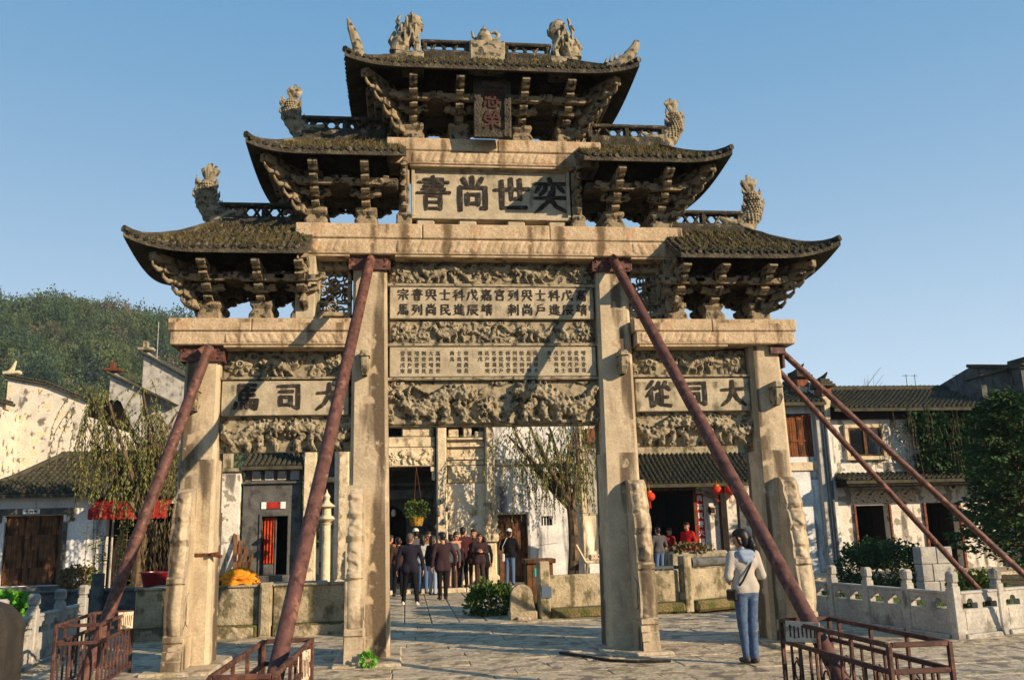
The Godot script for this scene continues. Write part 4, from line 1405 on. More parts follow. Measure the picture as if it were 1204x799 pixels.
# ---------------------------------------------------------------- canal walls and balustrades
# a balustrade panel of length l along local x, with cloud-shaped openings under the top rail
func cloud_panel(l: float, h: float) -> MB:
	var mb := MB.new()
	var t := 0.05
	var y0 := h * 0.58
	var y1 := h * 0.93
	mb.bx(0, l, 0.0, y0, -t, t, 0.008)
	mb.bx(0, l, y1, h, -t - 0.012, t + 0.012, 0.012)
	var n := 2
	for k in n:
		var a := l * k / n + 0.02
		var b := l * (k + 1) / n - 0.02
		if k == 0:
			a = 0.0
		if k == n - 1:
			b = l
		var m := (a + b) / 2
		var w := (b - a) * 0.42
		var hh := (y1 - y0) * 0.72
		var p := PackedVector2Array([Vector2(m - (b - a) / 2 - (0.02 if k else 0.0), y0), Vector2(m - w, y0)])
		for q in [[-1.0, 0.45], [-0.9, 0.56], [-0.7, 0.6], [-0.48, 0.55], [-0.4, 0.62], [-0.34, 0.85], [-0.18, 0.98], [0.0, 1.0], [0.18, 0.98], [0.34, 0.85], [0.4, 0.62], [0.48, 0.55], [0.7, 0.6], [0.9, 0.56], [1.0, 0.45]]:
			p.append(Vector2(m + q[0] * w, y0 + q[1] * hh))
		p.append(Vector2(m + w, y0))
		p.append(Vector2(m + (b - a) / 2 + (0.02 if k == 0 else 0.0), y0))
		p.append(Vector2(m + (b - a) / 2 + (0.02 if k == 0 else 0.0), y1))
		p.append(Vector2(m - (b - a) / 2 - (0.02 if k else 0.0), y1))
		mb.prism(p, -t + 0.004, t - 0.004)
	# sunk field on the lower slab, framed by thin fillets
	for z in [t, -t]:
		mb.bx(0.06, l - 0.06, y0 - 0.05, y0 - 0.03, z - 0.006, z + 0.006)
		mb.bx(0.06, l - 0.06, 0.06, 0.08, z - 0.006, z + 0.006)
		mb.bx(0.06, 0.08, 0.08, y0 - 0.05, z - 0.006, z + 0.006)
		mb.bx(l - 0.08, l - 0.06, 0.08, y0 - 0.05, z - 0.006, z + 0.006)
	return mb

func balustrade(called: String, label: String, pts: Array, h: float, panels: Array) -> void:
	var th := thing(called, label, "balustrade", pts[0])
	for i in pts.size() - 1:
		var a: Vector3 = pts[i]
		var b: Vector3 = pts[i + 1]
		var n: int = panels[i]
		var d := (b - a).normalized()
		var bs := Basis(d, Vector3.UP, d.cross(Vector3.UP))
		for k in n:
			var p := a.lerp(b, float(k) / n) + d * 0.07
			var q := a.lerp(b, float(k + 1) / n) - d * 0.07
			var base := MB.new()
			base.box(Transform3D(bs, (p + q) / 2 + Vector3(0, 0.03, 0)), Vector3(p.distance_to(q), 0.07, 0.2), 0.012)
			part(th, "base_stone", base, M.marble)
			var o := MB.new()
			o.add(cloud_panel(p.distance_to(q), h - 0.065), Transform3D(bs, p + Vector3(0, 0.065, 0)))
			part(th, "cloud_panel", o, M.marble)
		for k in n + 1:
			if k == 0 and i > 0:
				continue
			var c := a.lerp(b, float(k) / n)
			var po := MB.new()
			po.box(Transform3D(bs, c + Vector3(0, h / 2 + 0.03, 0)), Vector3(0.135, h + 0.1, 0.135), 0.015)
			po.box(Transform3D(bs, c + Vector3(0, h + 0.095, 0)), Vector3(0.105, 0.04, 0.105), 0.01)
			po.box(Transform3D(bs, c + Vector3(0, h + 0.19, 0)), Vector3(0.14, 0.16, 0.14), 0.03)
			part(th, "post", po, M.marble)

func build_walls() -> void:
	balustrade("stone_balustrade", "pale grey stone balustrade with cloud-shaped openings round the right-hand lawn", [Vector3(5.62, 0, -3.3), Vector3(6.15, 0, 0.31), Vector3(9.6, 0, -1.0)], 0.62, [4, 4])
	balustrade("stone_balustrade", "sunlit pale stone balustrade at the left edge beyond the dark stone post", [Vector3(-9.0, 0, 0.9), Vector3(-6.12, 0, 0.1), Vector3(-6.22, 0, -3.0)], 0.66, [3, 3])
	# canal parapets: plain slabs between posts on a carved or mossy footing
	var lw := thing("canal_wall", "low stone slab wall with carved footing behind the left bay", "wall", Vector3(-3.5, 0, -3.4))
	for e in [[-5.55, -3.62], [-3.38, -2.02]]:
		var s := MB.new()
		s.bx(e[0], e[1], 0.2, 0.79, -3.53, -3.4, 0.012)
		part(lw, "wall_slab", s, M.wallstone)
		var cp := MB.new()
		cp.bx(e[0] - 0.02, e[1] + 0.02, 0.792, 0.83, -3.6, -3.36, 0.012)
		part(lw, "coping", cp, M.wallstone)
		var f := MB.new()
		f.bx(e[0], e[1], -0.03, 0.2, -3.62, -3.3, 0.02)
		var fo := part(lw, "footing", f, M.mossedge)
		var rl := relief(e[1] - e[0] - 0.08, 0.19, 0.02, 410 + int(e[0]), Vector3((e[0] + e[1]) / 2, 0.09, -3.301), [[2, -0.4, 0, 0.2, 0.0], [2, 0.4, 0, 0.2, 0.0]], 0.016)
		part(fo, "carved_footing", rl, M.wallstone)
	var po := MB.new()
	po.bx(-3.6, -3.4, -0.03, 0.86, -3.56, -3.3, 0.025)
	po.bx(-3.56, -3.44, 0.05, 0.8, -3.3, -3.285, 0.006)
	part(lw, "post", po, M.wallstone)

	var rw := thing("canal_wall", "weathered stone slab wall with two square posts on the right of the path", "wall", Vector3(1.25, 0, -4.6))
	var pts := [Vector3(1.25, 0, -4.62), Vector3(4.07, 0, -5.12), Vector3(6.9, 0, -6.6)]
	for i in 2:
		var a: Vector3 = pts[i]
		var b: Vector3 = pts[i + 1]
		var d := (b - a).normalized()
		var bs := Basis(d, Vector3.UP, d.cross(Vector3.UP))
		var nz: Vector3 = bs.z
		for k in 2:
			var p := a.lerp(b, k / 2.0) + d * (0.11 if k == 0 else 0.004)
			var q := a.lerp(b, (k + 1) / 2.0) - d * (0.11 if k == 1 else 0.004)
			var s := MB.new()
			s.box(Transform3D(bs, (p + q) / 2 + Vector3(0, 0.47, 0) - nz * 0.06), Vector3(p.distance_to(q), 0.58, 0.13), 0.015)
			part(rw, "wall_slab", s, M.wallstone)
		var f := MB.new()
		f.box(Transform3D(bs, (a + b) / 2 + Vector3(0, 0.08, 0) + nz * 0.05), Vector3(a.distance_to(b) - 0.2, 0.2, 0.42), 0.05)
		part(rw, "footing", f, M.mossedge)
		var ps := MB.new()
		ps.box(Transform3D(bs, a + Vector3(0, 0.5, 0) + nz * 0.06), Vector3(0.2, 1.04, 0.2), 0.02)
		part(rw, "post", ps, M.wallstone)
	# drum-shaped end stone beside the path
	var de := thing("drum_end_stone", "round-topped carved end stone of the wall beside the green bush", "stone", Vector3(0.85, 0, -4.6))
	var db := MB.new()
	db.bx(0.62, 1.12, -0.04, 0.17, -4.78, -4.44, 0.02)
	part(de, "base", db, M.wallstone)
	var op := PackedVector2Array()
	for i in 15:
		var a := -0.2 + i / 14.0 * 3.5
		op.append(Vector2(0.86 - cos(a) * 0.2 * -1.0, 0.42 + sin(a) * 0.21))
	op.append(Vector2(0.64, 0.17))
	op.append(Vector2(1.1, 0.17))
	db = MB.new()
	db.prism(op, -4.7, -4.52)
	part(de, "drum", db, M.wallstone)
	# far bank of the canal on the left
	var fw := thing("canal_wall", "grey stone embankment wall below the left cottage", "wall", Vector3(-9.0, 0, -9.1))
	for k in 6:
		var s := MB.new()
		var x := -14.2 + k * 1.5
		s.bx(x, x + 1.49, -0.05, 0.5, -9.3, -9.06 + r(-0.01, 0.01), 0.015)
		part(fw, "wall_slab", s, M.greystone)
		var c := MB.new()
		c.bx(x - 0.01, x + 1.48, 0.5, 0.56, -9.36, -9.0, 0.015)
		part(fw, "coping", c, M.greystone)
	var gp := MB.new()
	gp.bx(-8.02, -7.8, -0.05, 0.9, -9.05, -8.85, 0.02)
	part(fw, "post", gp, M.greystone)
	# dark weathered post cut by the left edge of the picture
	var bo := MB.new()
	bo.loft([[-0.05, -5.5, 2.0, 0.31, 0.27, 0.05], [0.74, -5.48, 2.0, 0.295, 0.26, 0.05], [0.86, -5.48, 2.0, 0.27, 0.24, 0.06], [0.97, -5.5, 2.0, 0.2, 0.18, 0.06], [1.01, -5.5, 2.0, 0.12, 0.1, 0.04]])
	tag(part(self, "stone_post", bo, M.darkpost), "dark stone post with rounded shoulders cut by the left picture edge", "post")
	# block beyond the right balustrade
	var gw := thing("stone_block_wall", "short grey stone block wall beside the round bush on the lawn", "wall", Vector3(9.8, 0, -6.0))
	for j in 3:
		for k in 2:
			var s := MB.new()
			var off := 0.12 if j % 2 else 0.0
			s.bx(9.5 + k * 0.36 - (off if k else 0.0), 9.5 + (k + 1) * 0.36 - (off if k == 0 else 0.0) - 0.006, j * 0.35 - 0.03, (j + 1) * 0.35 - 0.036, -6.3, -6.0 + r(-0.01, 0.01), 0.015)
			part(gw, "stone", s, M.marble)

# ---------------------------------------------------------------- building kit
# front slope of a tiled roof from the eave (z_e, y_e) up to the ridge (z_r, y_r); xl_e.. allow hipped sides
func tiled_slope(parent: Node3D, xe0: float, xe1: float, xr0: float, xr1: float, ze: float, ye: float, zr: float, yr: float, gap := 0.19) -> void:
	var s := Vector2(zr - ze, yr - ye).length()
	var up := Vector3(0, yr - ye, zr - ze) / s
	var nn := Vector3(0, up.z, -up.y)
	if nn.y < 0:
		nn = -nn
	var base := MB.new()
	var sag := func(v: float) -> float: return -0.06 * sin(v * PI)
	var g := PackedVector3Array()
	for j in 9:
		for i in 13:
			var v := j / 8.0
			g.append(Vector3(lerpf(lerpf(xe0, xe1, i / 12.0), lerpf(xr0, xr1, i / 12.0), v), lerpf(ye, yr, v) + sag.call(v), lerpf(ze, zr, v)))
	base.grid(g, 12, 8, zr > ze)
	var bt := PackedVector3Array()
	for q in g:
		bt.append(q - Vector3(0, 0.1, 0))
	base.grid(bt, 12, 8, zr < ze)
	base.out4(g[0], g[12], bt[12], bt[0], Vector3(0, 0, signf(ze - zr)))
	var slab := part(parent, "roof", base, M.tile)
	var t := MB.new()
	var n := int(absf(xe1 - xe0) / gap)
	var m := maxi(int(s / 0.2), 3)
	for i in n + 1:
		var x := xe0 + (xe1 - xe0) * (i + 0.5) / (n + 1)
		for j in m:
			var v0 := float(j) / m
			var v1 := (j + 1.0) / m
			var lo := lerpf(minf(xe0, xe1), minf(xr0, xr1), v1)
			var hi := lerpf(maxf(xe0, xe1), maxf(xr0, xr1), v1)
			if x < lo or x > hi:
				continue
			var jx := r(-0.012, 0.012)
			var k := r(0.7, 1.35)
			t.col = Color(k, k * r(0.95, 1.05), k * r(0.85, 1.05))
			var a := Vector3(x + jx, lerpf(ye, yr, v0) + sag.call(v0), lerpf(ze, zr, v0)) + nn * (0.035 + r(0.0, 0.012))
			var b := Vector3(x + jx, lerpf(ye, yr, v1) + sag.call(v1), lerpf(ze, zr, v1)) + nn * 0.012
			var w := gap * 0.36
			var pa := []
			var pb := []
			for q in [[-1.0, -0.02], [-0.6, 0.042], [0.0, 0.062], [0.6, 0.042], [1.0, -0.02]]:
				pa.append(a + Vector3(q[0] * w, 0, 0) + nn * q[1])
				pb.append(b + Vector3(q[0] * w * 0.86, 0, 0) + nn * q[1] * 0.86)
			for q in 4:
				t.out4(pa[q], pa[q + 1], pb[q + 1], pb[q], nn)
			t.out4(pa[0], pa[1], pa[3], pa[4], -up)
			t.out4(pa[1], pa[2], pa[3], pa[3] - nn * 0.001, -up)
	part(slab, "roof_tiles", t, M.tile, "", "stuff")

func ridge_cap(parent: Node3D, a: Vector3, b: Vector3, w := 0.16, h := 0.16) -> void:
	var mb := MB.new()
	mb.bar(a + Vector3(0, h / 2, 0), b + Vector3(0, h / 2, 0), w, h, 0.02)
	var n := int(a.distance_to(b) / 0.16)
	for i in n:
		var p := a.lerp(b, (i + 0.5) / n)
		mb.bar(p + Vector3(0, h + 0.01, 0) - (b - a).normalized() * 0.06, p + Vector3(0, h + 0.03 + r(-0.01, 0.01), 0) + (b - a).normalized() * 0.06, w * 0.75, 0.04, 0.01)
	part(parent, "ridge_cap", mb, M.tile)

# a wall facing +z between x0 and x1 with rectangular holes [x0, x1, y0, y1] that do not overlap in x
func holed_wall(parent: Node3D, x0: float, x1: float, y0: float, y1: float, z: float, th: float, holes: Array, mat: Material) -> MeshInstance3D:
	var mb := MB.new()
	var x := x0
	for h in holes:
		if h[0] > x + 0.001:
			mb.bx(x, h[0], y0, y1, z - th, z)
		if h[2] > y0 + 0.001:
			mb.bx(h[0], h[1], y0, h[2], z - th, z)
		if h[3] < y1 - 0.001:
			mb.bx(h[0], h[1], h[3], y1, z - th, z)
		x = h[1]
	if x < x1 - 0.001:
		mb.bx(x, x1, y0, y1, z - th, z)
	return part(parent, "wall", mb, mat)

# an enclosed room behind an opening, seen from its open front
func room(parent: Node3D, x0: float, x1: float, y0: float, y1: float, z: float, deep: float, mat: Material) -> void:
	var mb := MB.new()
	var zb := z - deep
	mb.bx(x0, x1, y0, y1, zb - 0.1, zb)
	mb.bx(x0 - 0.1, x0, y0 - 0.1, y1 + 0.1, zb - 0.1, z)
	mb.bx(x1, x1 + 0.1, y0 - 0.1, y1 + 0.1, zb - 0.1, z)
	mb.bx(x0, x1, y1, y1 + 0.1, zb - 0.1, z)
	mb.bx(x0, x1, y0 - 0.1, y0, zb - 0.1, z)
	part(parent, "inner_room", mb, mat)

func planks(parent: Node3D, called: String, x0: float, x1: float, y0: float, y1: float, z: float, n: int, mat: Material) -> MeshInstance3D:
	var fr := MB.new()
	var e := 0.05
	fr.bx(x0, x0 + e, y0, y1, z - 0.06, z + 0.02, 0.006)
	fr.bx(x1 - e, x1, y0, y1, z - 0.06, z + 0.02, 0.006)
	fr.bx(x0 + e, x1 - e, y1 - e, y1, z - 0.06, z + 0.018, 0.006)
	fr.bx(x0 + e, x1 - e, y0, y0 + 0.04, z - 0.06, z + 0.015, 0.006)
	var o := part(parent, called, fr, mat)
	var w := (x1 - x0 - 2 * e) / n
	for i in n:
		var mb := MB.new()
		var k := r(0.75, 1.2)
		mb.col = Color(k, k * r(0.95, 1.02), k * r(0.9, 1.02))
		mb.bx(x0 + e + i * w + 0.003, x0 + e + (i + 1) * w - 0.003, y0 + 0.04, y1 - e, z - 0.05, z - 0.015 + r(-0.006, 0.008), 0.006)
		part(o, "plank", mb, mat)
	return o

func gutter_stack(mb: MB, at: Vector3, w: float, s: float) -> void:
	# the stepped brick and tile head of a gable end
	mb.bx(at.x - w, at.x + w, at.y, at.y + 0.22, at.z - 0.35, at.z + 0.2, 0.01)
	mb.bx(at.x - w - 0.05, at.x + w + 0.05, at.y + 0.22, at.y + 0.28, at.z - 0.4, at.z + 0.28, 0.01)

func build_left_houses() -> void:
	# cottage with the brown plank door, lower left
	var h := thing("cottage", "whitewashed cottage with a brown plank door and mossy tiled roof", "house", Vector3(-11.0, 0.06, -15.0))
	holed_wall(h, -14.2, -9.7, 0.06, 2.86, -15.0, 0.3, [[-12.47, -10.9, 0.42, 2.34]], M.limewash)
	var d := planks(h, "door", -12.47, -10.9, 0.42, 2.34, -15.1, 10, M.wood)
	var hn := MB.new()
	hn.bx(-11.72, -11.67, 1.25, 1.4, -15.12, -15.06, 0.01)
	part(d, "handle", hn, M.rust)
	var ft := MB.new()
	ft.bx(-12.75, -10.62, 2.36, 2.54, -15.05, -14.93, 0.015)
	for x in [-12.75, -10.8]:
		ft.bx(x, x + 0.2, 2.16, 2.36, -15.03, -14.95, 0.01)
	part(h, "door_lintel", ft, M.greystone)
	var jb := MB.new()
	jb.bx(-10.9, -10.78, 0.42, 2.16, -15.05, -14.96, 0.01)
	part(h, "door_jamb", jb, M.greystone)
	var np := MB.new()
	np.bx(-11.98, -11.52, 2.385, 2.52, -14.93, -14.905, 0.005)
	var npo := part(h, "name_plate", np, M.white)
	for i in 3:
		var mb := MB.new()
		brush(mb, ["guan", "lie", "ci"][i], Vector3(-11.87 + 0.12 * i, 2.452, -14.905), 0.09, 0.016, 0.004)
		part(npo, "character", mb, M.ink)
	var stp := MB.new()
	stp.bx(-12.5, -10.2, 0.06, 0.4, -15.0, -14.72, 0.02)
	part(h, "doorstep", stp, M.greystone)
	tiled_slope(h, -13.3, -7.6, -11.8, -7.6, -14.5, 2.92, -17.0, 4.15, 0.17)
	tiled_slope(h, -13.3, -7.6, -11.8, -7.6, -19.5, 2.92, -17.0, 4.15, 0.17)
	var hs := MB.new()
	hs.t(Vector3(-13.3, 2.9, -19.5), Vector3(-13.3, 2.9, -14.5), Vector3(-11.8, 4.13, -17.0))
	part(h, "hip_slope", hs, M.tile)
	var hr := MB.new()
	hr.tube([Vector3(-13.35, 2.95, -14.5), Vector3(-12.6, 3.48, -15.7), Vector3(-11.8, 4.2, -17.0)], [0.09, 0.09, 0.1], 7, 1.0, true, 0.12, 3)
	part(h, "hip_ridge", hr, M.tile)
	ridge_cap(h, Vector3(-11.85, 4.13, -17.0), Vector3(-7.6, 4.13, -17.0))
	var bk := MB.new()
	bk.bx(-14.2, -7.6, 0.06, 2.9, -19.3, -19.0)
	bk.bx(-14.2, -14.0, 0.06, 2.9, -19.0, -15.3)
	bk.bx(-7.85, -7.6, 0.06, 2.9, -19.0, -15.3)
	part(h, "wall", bk, M.limewash)
	# open shop front under the awning, right end of the cottage
	room(h, -9.6, -7.95, 0.3, 2.5, -15.0, 1.8, M.darkwood)
	var fr := MB.new()
	fr.bx(-9.7, -7.6, 2.5, 2.86, -15.3, -15.0)
	fr.bx(-9.7, -7.85, 0.06, 0.3, -15.3, -15.0)
	part(h, "wall", fr, M.limewash)
	var pp := MB.new()
	pp.tube([Vector3(-9.66, 0.3, -14.9), Vector3(-9.66, 2.8, -14.9)], [0.05, 0.05], 8)
	pp.tube([Vector3(-9.52, 0.3, -14.93), Vector3(-9.52, 2.5, -14.93)], [0.03, 0.03], 8)
	part(h, "drain_pipe", pp, M.marble)
	var aw := thing("awning", "bright red cloth awning with a scalloped edge on the cottage", "awning", Vector3(-8.9, 2.2, -14.4))
	var g := PackedVector3Array()
	for j in 5:
		for i in 21:
			var u := i / 20.0
			var v := j / 4.0
			g.append(Vector3(lerpf(-9.95, -7.85, u), lerpf(2.8, 2.44, v) - 0.02 * sin(u * 40.0) * v, lerpf(-14.98, -14.1, v)))
	var am := MB.new()
	am.grid(g, 20, 4, true)
	part(aw, "canopy", am, M.red)
	var vl := MB.new()
	for i in 14:
		var x := -9.95 + i * 0.15
		vl.prism(pv([x, 2.44, x, 2.2, x + 0.04, 2.16, x + 0.11, 2.16, x + 0.146, 2.2, x + 0.146, 2.44]), -14.11 + r(-0.012, 0.012), -14.095)
	part(aw, "valance", vl, M.red)
	var ar := MB.new()
	for x in [-9.93, -7.87]:
		ar.bar(Vector3(x, 2.43, -14.12), Vector3(x, 2.43, -15.0), 0.025, 0.025)
	ar.bar(Vector3(-9.93, 2.435, -14.13), Vector3(-7.87, 2.435, -14.13), 0.025, 0.025)
	part(aw, "frame", ar, M.rust)

	# two gabled houses behind the cottage
	var b := thing("gabled_house", "stained cream house wall with a sloping tiled coping, upper left", "house", Vector3(-14.3, 0, -22.0))
	var gm := MB.new()
	gm.prism(pv([-15.72, -0.05, -15.72, 7.55, -15.45, 7.62, -14.4, 7.25, -12.95, 6.62, -12.95, 6.1, -12.5, 5.95, -12.5, -0.05]), -22.3, -22.0)
	gm.bx(-15.72, -15.5, -0.05, 7.2, -27.0, -22.3)
	gm.bx(-12.8, -12.55, -0.05, 5.9, -27.0, -22.3)
	part(b, "wall", gm, M.oldplaster)
	var cop := MB.new()
	for q in [[Vector3(-15.8, 7.56, -22.1), Vector3(-14.4, 7.28, -22.1)], [Vector3(-14.42, 7.3, -22.1), Vector3(-12.8, 6.62, -22.1)]]:
		cop.bar(q[0], q[1], 0.5, 0.1, 0.02)
		for i in 12:
			var p: Vector3 = q[0].lerp(q[1], (i + 0.5) / 12.0)
			cop.bar(p + Vector3(-0.05, 0.09 + r(-0.02, 0.02), 0.2), p + Vector3(0.05, 0.06, 0.2), 0.2, 0.06, 0.02)
	part(b, "tiled_coping", cop, M.tile)
	var fin := MB.new()
	fin.tube([Vector3(-15.75, 7.6, -22.0), Vector3(-15.6, 7.85, -22.0), Vector3(-15.5, 8.15, -22.0)], [0.14, 0.09, 0.03], 7, 0.6, true, 0.15, 3)
	fin.bar(Vector3(-15.9, 7.68, -22.0), Vector3(-15.3, 7.72, -22.0), 0.3, 0.12, 0.03)
	part(b, "gable_finial", fin, M.pale)
	tiled_slope(b, -15.9, -12.5, -15.9, -12.5, -27.2, 5.8, -24.5, 7.0, 0.25)
	var b2 := thing("gabled_house", "cream plastered house end with dark tile edge at the far left", "house", Vector3(-18.0, 0, -20.5))
	var g2 := MB.new()
	g2.prism(pv([-19.5, -0.05, -19.5, 7.2, -17.0, 6.9, -15.2, 6.35, -15.2, -0.05]), -20.8, -20.5)
	g2.bx(-15.4, -15.2, -0.05, 6.2, -26.0, -20.8)
	part(b2, "wall", g2, M.oldplaster)
	var c2 := MB.new()
	c2.bar(Vector3(-19.6, 7.3, -20.6), Vector3(-17.0, 6.96, -20.6), 0.5, 0.12, 0.02)
	c2.bar(Vector3(-17.05, 6.98, -20.6), Vector3(-14.9, 6.32, -20.6), 0.5, 0.12, 0.02)
	for i in 16:
		var p := Vector3(-17.0, 7.05, -20.45).lerp(Vector3(-14.95, 6.42, -20.45), i / 15.0)
		c2.bar(p, p + Vector3(0.09, -0.03, 0.0), 0.24, 0.07, 0.02)
	part(b2, "tiled_coping", c2, M.tile)
	# far white gables above the willow
	for q in [[-17.6, 13.0, -15.0, 11.4, -45.0, "far white gable end with a stepped tile ridge below the hill"], [-19.2, 11.5, -17.3, 10.6, -44.0, "small far house with a red-tipped ridge left of the white gable"]]:
		var f := thing("far_house", q[5], "house", Vector3((q[0] + q[2]) / 2, 0, q[4]))
		var m := MB.new()
		var z: float = q[4]
		m.prism(pv([q[0], -0.05, q[0], q[1], q[0] + 0.3, q[1] + 0.1, q[2], q[3], q[2], -0.05]), z - 0.3, z)
		part(f, "wall", m, M.marble)
		var cc := MB.new()
		cc.bar(Vector3(q[0] - 0.2, q[1] + 0.15, z - 0.4), Vector3(q[2] + 1.6, q[3] - 0.75, z - 0.4), 1.4, 0.16, 0.04)
		var hd := MB.new()
		hd.bx(q[0] - 0.16, q[0] + 0.16, q[1] + 0.3, q[1] + 0.85, z - 0.5, z - 0.1, 0.05)
		hd.bx(q[0] - 0.45, q[0] + 0.55, q[1] + 0.24, q[1] + 0.44, z - 0.6, z + 0.02, 0.05)
		part(f, "gable_finial", hd, M.wallstone if q[0] > -18 else M.rust)
		part(f, "gable_coping", cc, M.tile)
		var rr := MB.new()
		rr.q4(Vector3(q[0] + 0.3, q[1], z - 0.3), Vector3(q[2] + 2.0, q[3] - 0.95, z - 0.3), Vector3(q[2] + 2.0, q[3] - 0.4, z - 5.0), Vector3(q[0] + 0.3, q[1] + 0.3, z - 5.0))
		part(f, "roof", rr, M.tile)
	var pol := MB.new()
	pol.tube([Vector3(-30.4, 14.0, -95.0), Vector3(-30.5, 26.9, -95.0)], [0.07, 0.05], 7)
	tag(part(self, "utility_pole", pol, M.marble), "pale utility pole standing alone on the wooded hillside", "pole")

	# gatehouse with the orange door curtain, seen through the left bay
	var c := thing("gatehouse", "grey stone gatehouse with an orange door curtain seen through the left bay", "house", Vector3(-5.2, 0.06, -15.0))
	holed_wall(c, -5.95, -4.3, 0.06, 3.1, -15.0, 0.35, [[-5.4, -4.66, 0.5, 2.16]], M.greystone)
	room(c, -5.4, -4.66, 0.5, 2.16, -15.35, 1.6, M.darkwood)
	var cu := MB.new()
	cu.sheet(30, 6, func(u: float, v: float) -> Vector3: return Vector3(lerpf(-5.37, -5.06, u), lerpf(0.82, 2.14, v), -15.2 + 0.03 * sin(u * 22.0) * (1.2 - v * 0.6)))
	part(c, "door_curtain", cu, M.curtain)
	var df := MB.new()
	df.bx(-5.47, -5.4, 0.5, 2.24, -15.1, -14.96, 0.01)
	df.bx(-4.66, -4.59, 0.5, 2.24, -15.1, -14.96, 0.01)
	df.bx(-5.4, -4.66, 2.165, 2.24, -15.1, -14.962, 0.01)
	df.bx(-5.04, -5.0, 0.5, 2.16, -15.24, -15.16, 0.008)
	df.bx(-5.4, -5.04, 0.5, 0.8, -15.24, -15.18, 0.008)
	df.bx(-5.5, -4.56, 0.06, 0.5, -14.99, -14.7, 0.015)
	part(c, "door_frame", df, M.greystone)
	var sg := MB.new()
	sg.bx(-5.28, -4.88, 2.38, 2.57, -15.0, -14.965, 0.006)
	part(c, "door_plaque", sg, M.red)
	for x in [-5.43, -4.88]:
		var e := MB.new()
		e.bx(x + 0.004, x + 0.146, 2.375, 2.575, -15.0, -14.967, 0.006)
		part(c, "plaque_end", e, M.white)
	var up := MB.new()
	up.bx(-5.95, -4.3, 3.1, 3.16, -15.35, -14.9, 0.01)
	up.bx(-5.95, -4.3, 3.16, 3.62, -15.35, -15.2)
	part(c, "upper_wall", up, M.greystone)
	for i in 4:
		var w := MB.new()
		var x := -5.75 + i * 0.37
		w.bx(x, x + 0.26, 3.22, 3.5, -15.2, -15.17, 0.005)
		var wo := part(c, "window", w, M.limewash if i % 2 else M.pale)
		var gl := MB.new()
		gl.bx(x + 0.035, x + 0.225, 3.25, 3.47, -15.17, -15.16)
		part(wo, "pane", gl, M.glass)
	tiled_slope(c, -6.0, -4.25, -6.0, -4.25, -14.75, 3.6, -16.2, 4.25, 0.16)
	tiled_slope(c, -6.0, -4.25, -6.0, -4.25, -17.65, 3.6, -16.2, 4.25, 0.16)
	ridge_cap(c, Vector3(-6.0, 4.24, -16.2), Vector3(-4.25, 4.24, -16.2))
	# leaning planks by the gatehouse door
	for i in 4:
		var mb := MB.new()
		mb.bar(Vector3(-5.98 + 0.1 * i, 0.08, -14.3 + 0.03 * i), Vector3(-6.12 + 0.16 * i, 1.7 - 0.2 * i, -14.92), 0.11, 0.03, 0.005)
		tag(part(self, "plank", mb, M.wood), "weathered plank leaning by the gatehouse, %s of four from the plaster wall" % ["first and tallest", "second", "third", "fourth and shortest"][i], "plank", "planks leaning by the gatehouse")
	var wl := thing("plaster_wall", "peeling white plaster wall end left of the gatehouse door", "wall", Vector3(-6.5, 0.06, -14.9))
	var wm := MB.new()
	wm.bx(-6.95, -6.02, 0.06, 3.45, -15.3, -14.9, 0.02)
	part(wl, "wall", wm, M.plaster)
	var wt := MB.new()
	wt.bx(-7.0, -5.97, 3.455, 3.56, -15.4, -14.8, 0.02)
	wt.bx(-6.9, -6.3, 3.56, 4.15, -15.25, -15.0, 0.04)
	part(wl, "wall_head", wt, M.wallstone)
	var wd := MB.new()
	wd.bx(-6.72, -6.5, 0.5, 2.3, -14.9, -14.87, 0.006)
	part(wl, "shutter", wd, M.greystone)
	# tall pale pier and blank wall between the gatehouse and the hall
	var pr := thing("pale_pier", "tall pale plastered pier just right of the gatehouse door", "pier", Vector3(-4.0, 0.06, -14.8))
	var pm := MB.new()
	pm.loft([[0.04, -4.02, -14.85, 0.19, 0.17, 0.02], [4.6, -4.02, -14.85, 0.17, 0.15, 0.02]])
	part(pr, "shaft", pm, M.pale)
	var pb := MB.new()
	pb.bx(-4.27, -3.77, 4.6, 4.75, -15.1, -14.6, 0.02)
	part(pr, "cap", pb, M.pale)
	var sw := thing("shaded_wall", "rough grey-plastered wall behind the stone lantern pillar", "wall", Vector3(-3.3, 0.06, -16.0))
	var sm := MB.new()
	sm.bx(-3.84, -2.75, 0.06, 2.2, -16.3, -16.0)
	part(sw, "wall", sm, M.plaster)
	var s2 := MB.new()
	s2.bx(-3.84, -2.75, 2.2, 4.3, -16.3, -16.02)
	part(sw, "upper_wall", s2, M.greystone)
	var s3 := MB.new()
	s3.bx(-3.84, -2.8, 3.15, 3.3, -16.02, -15.6, 0.02)
	part(sw, "ledge", s3, M.pale)

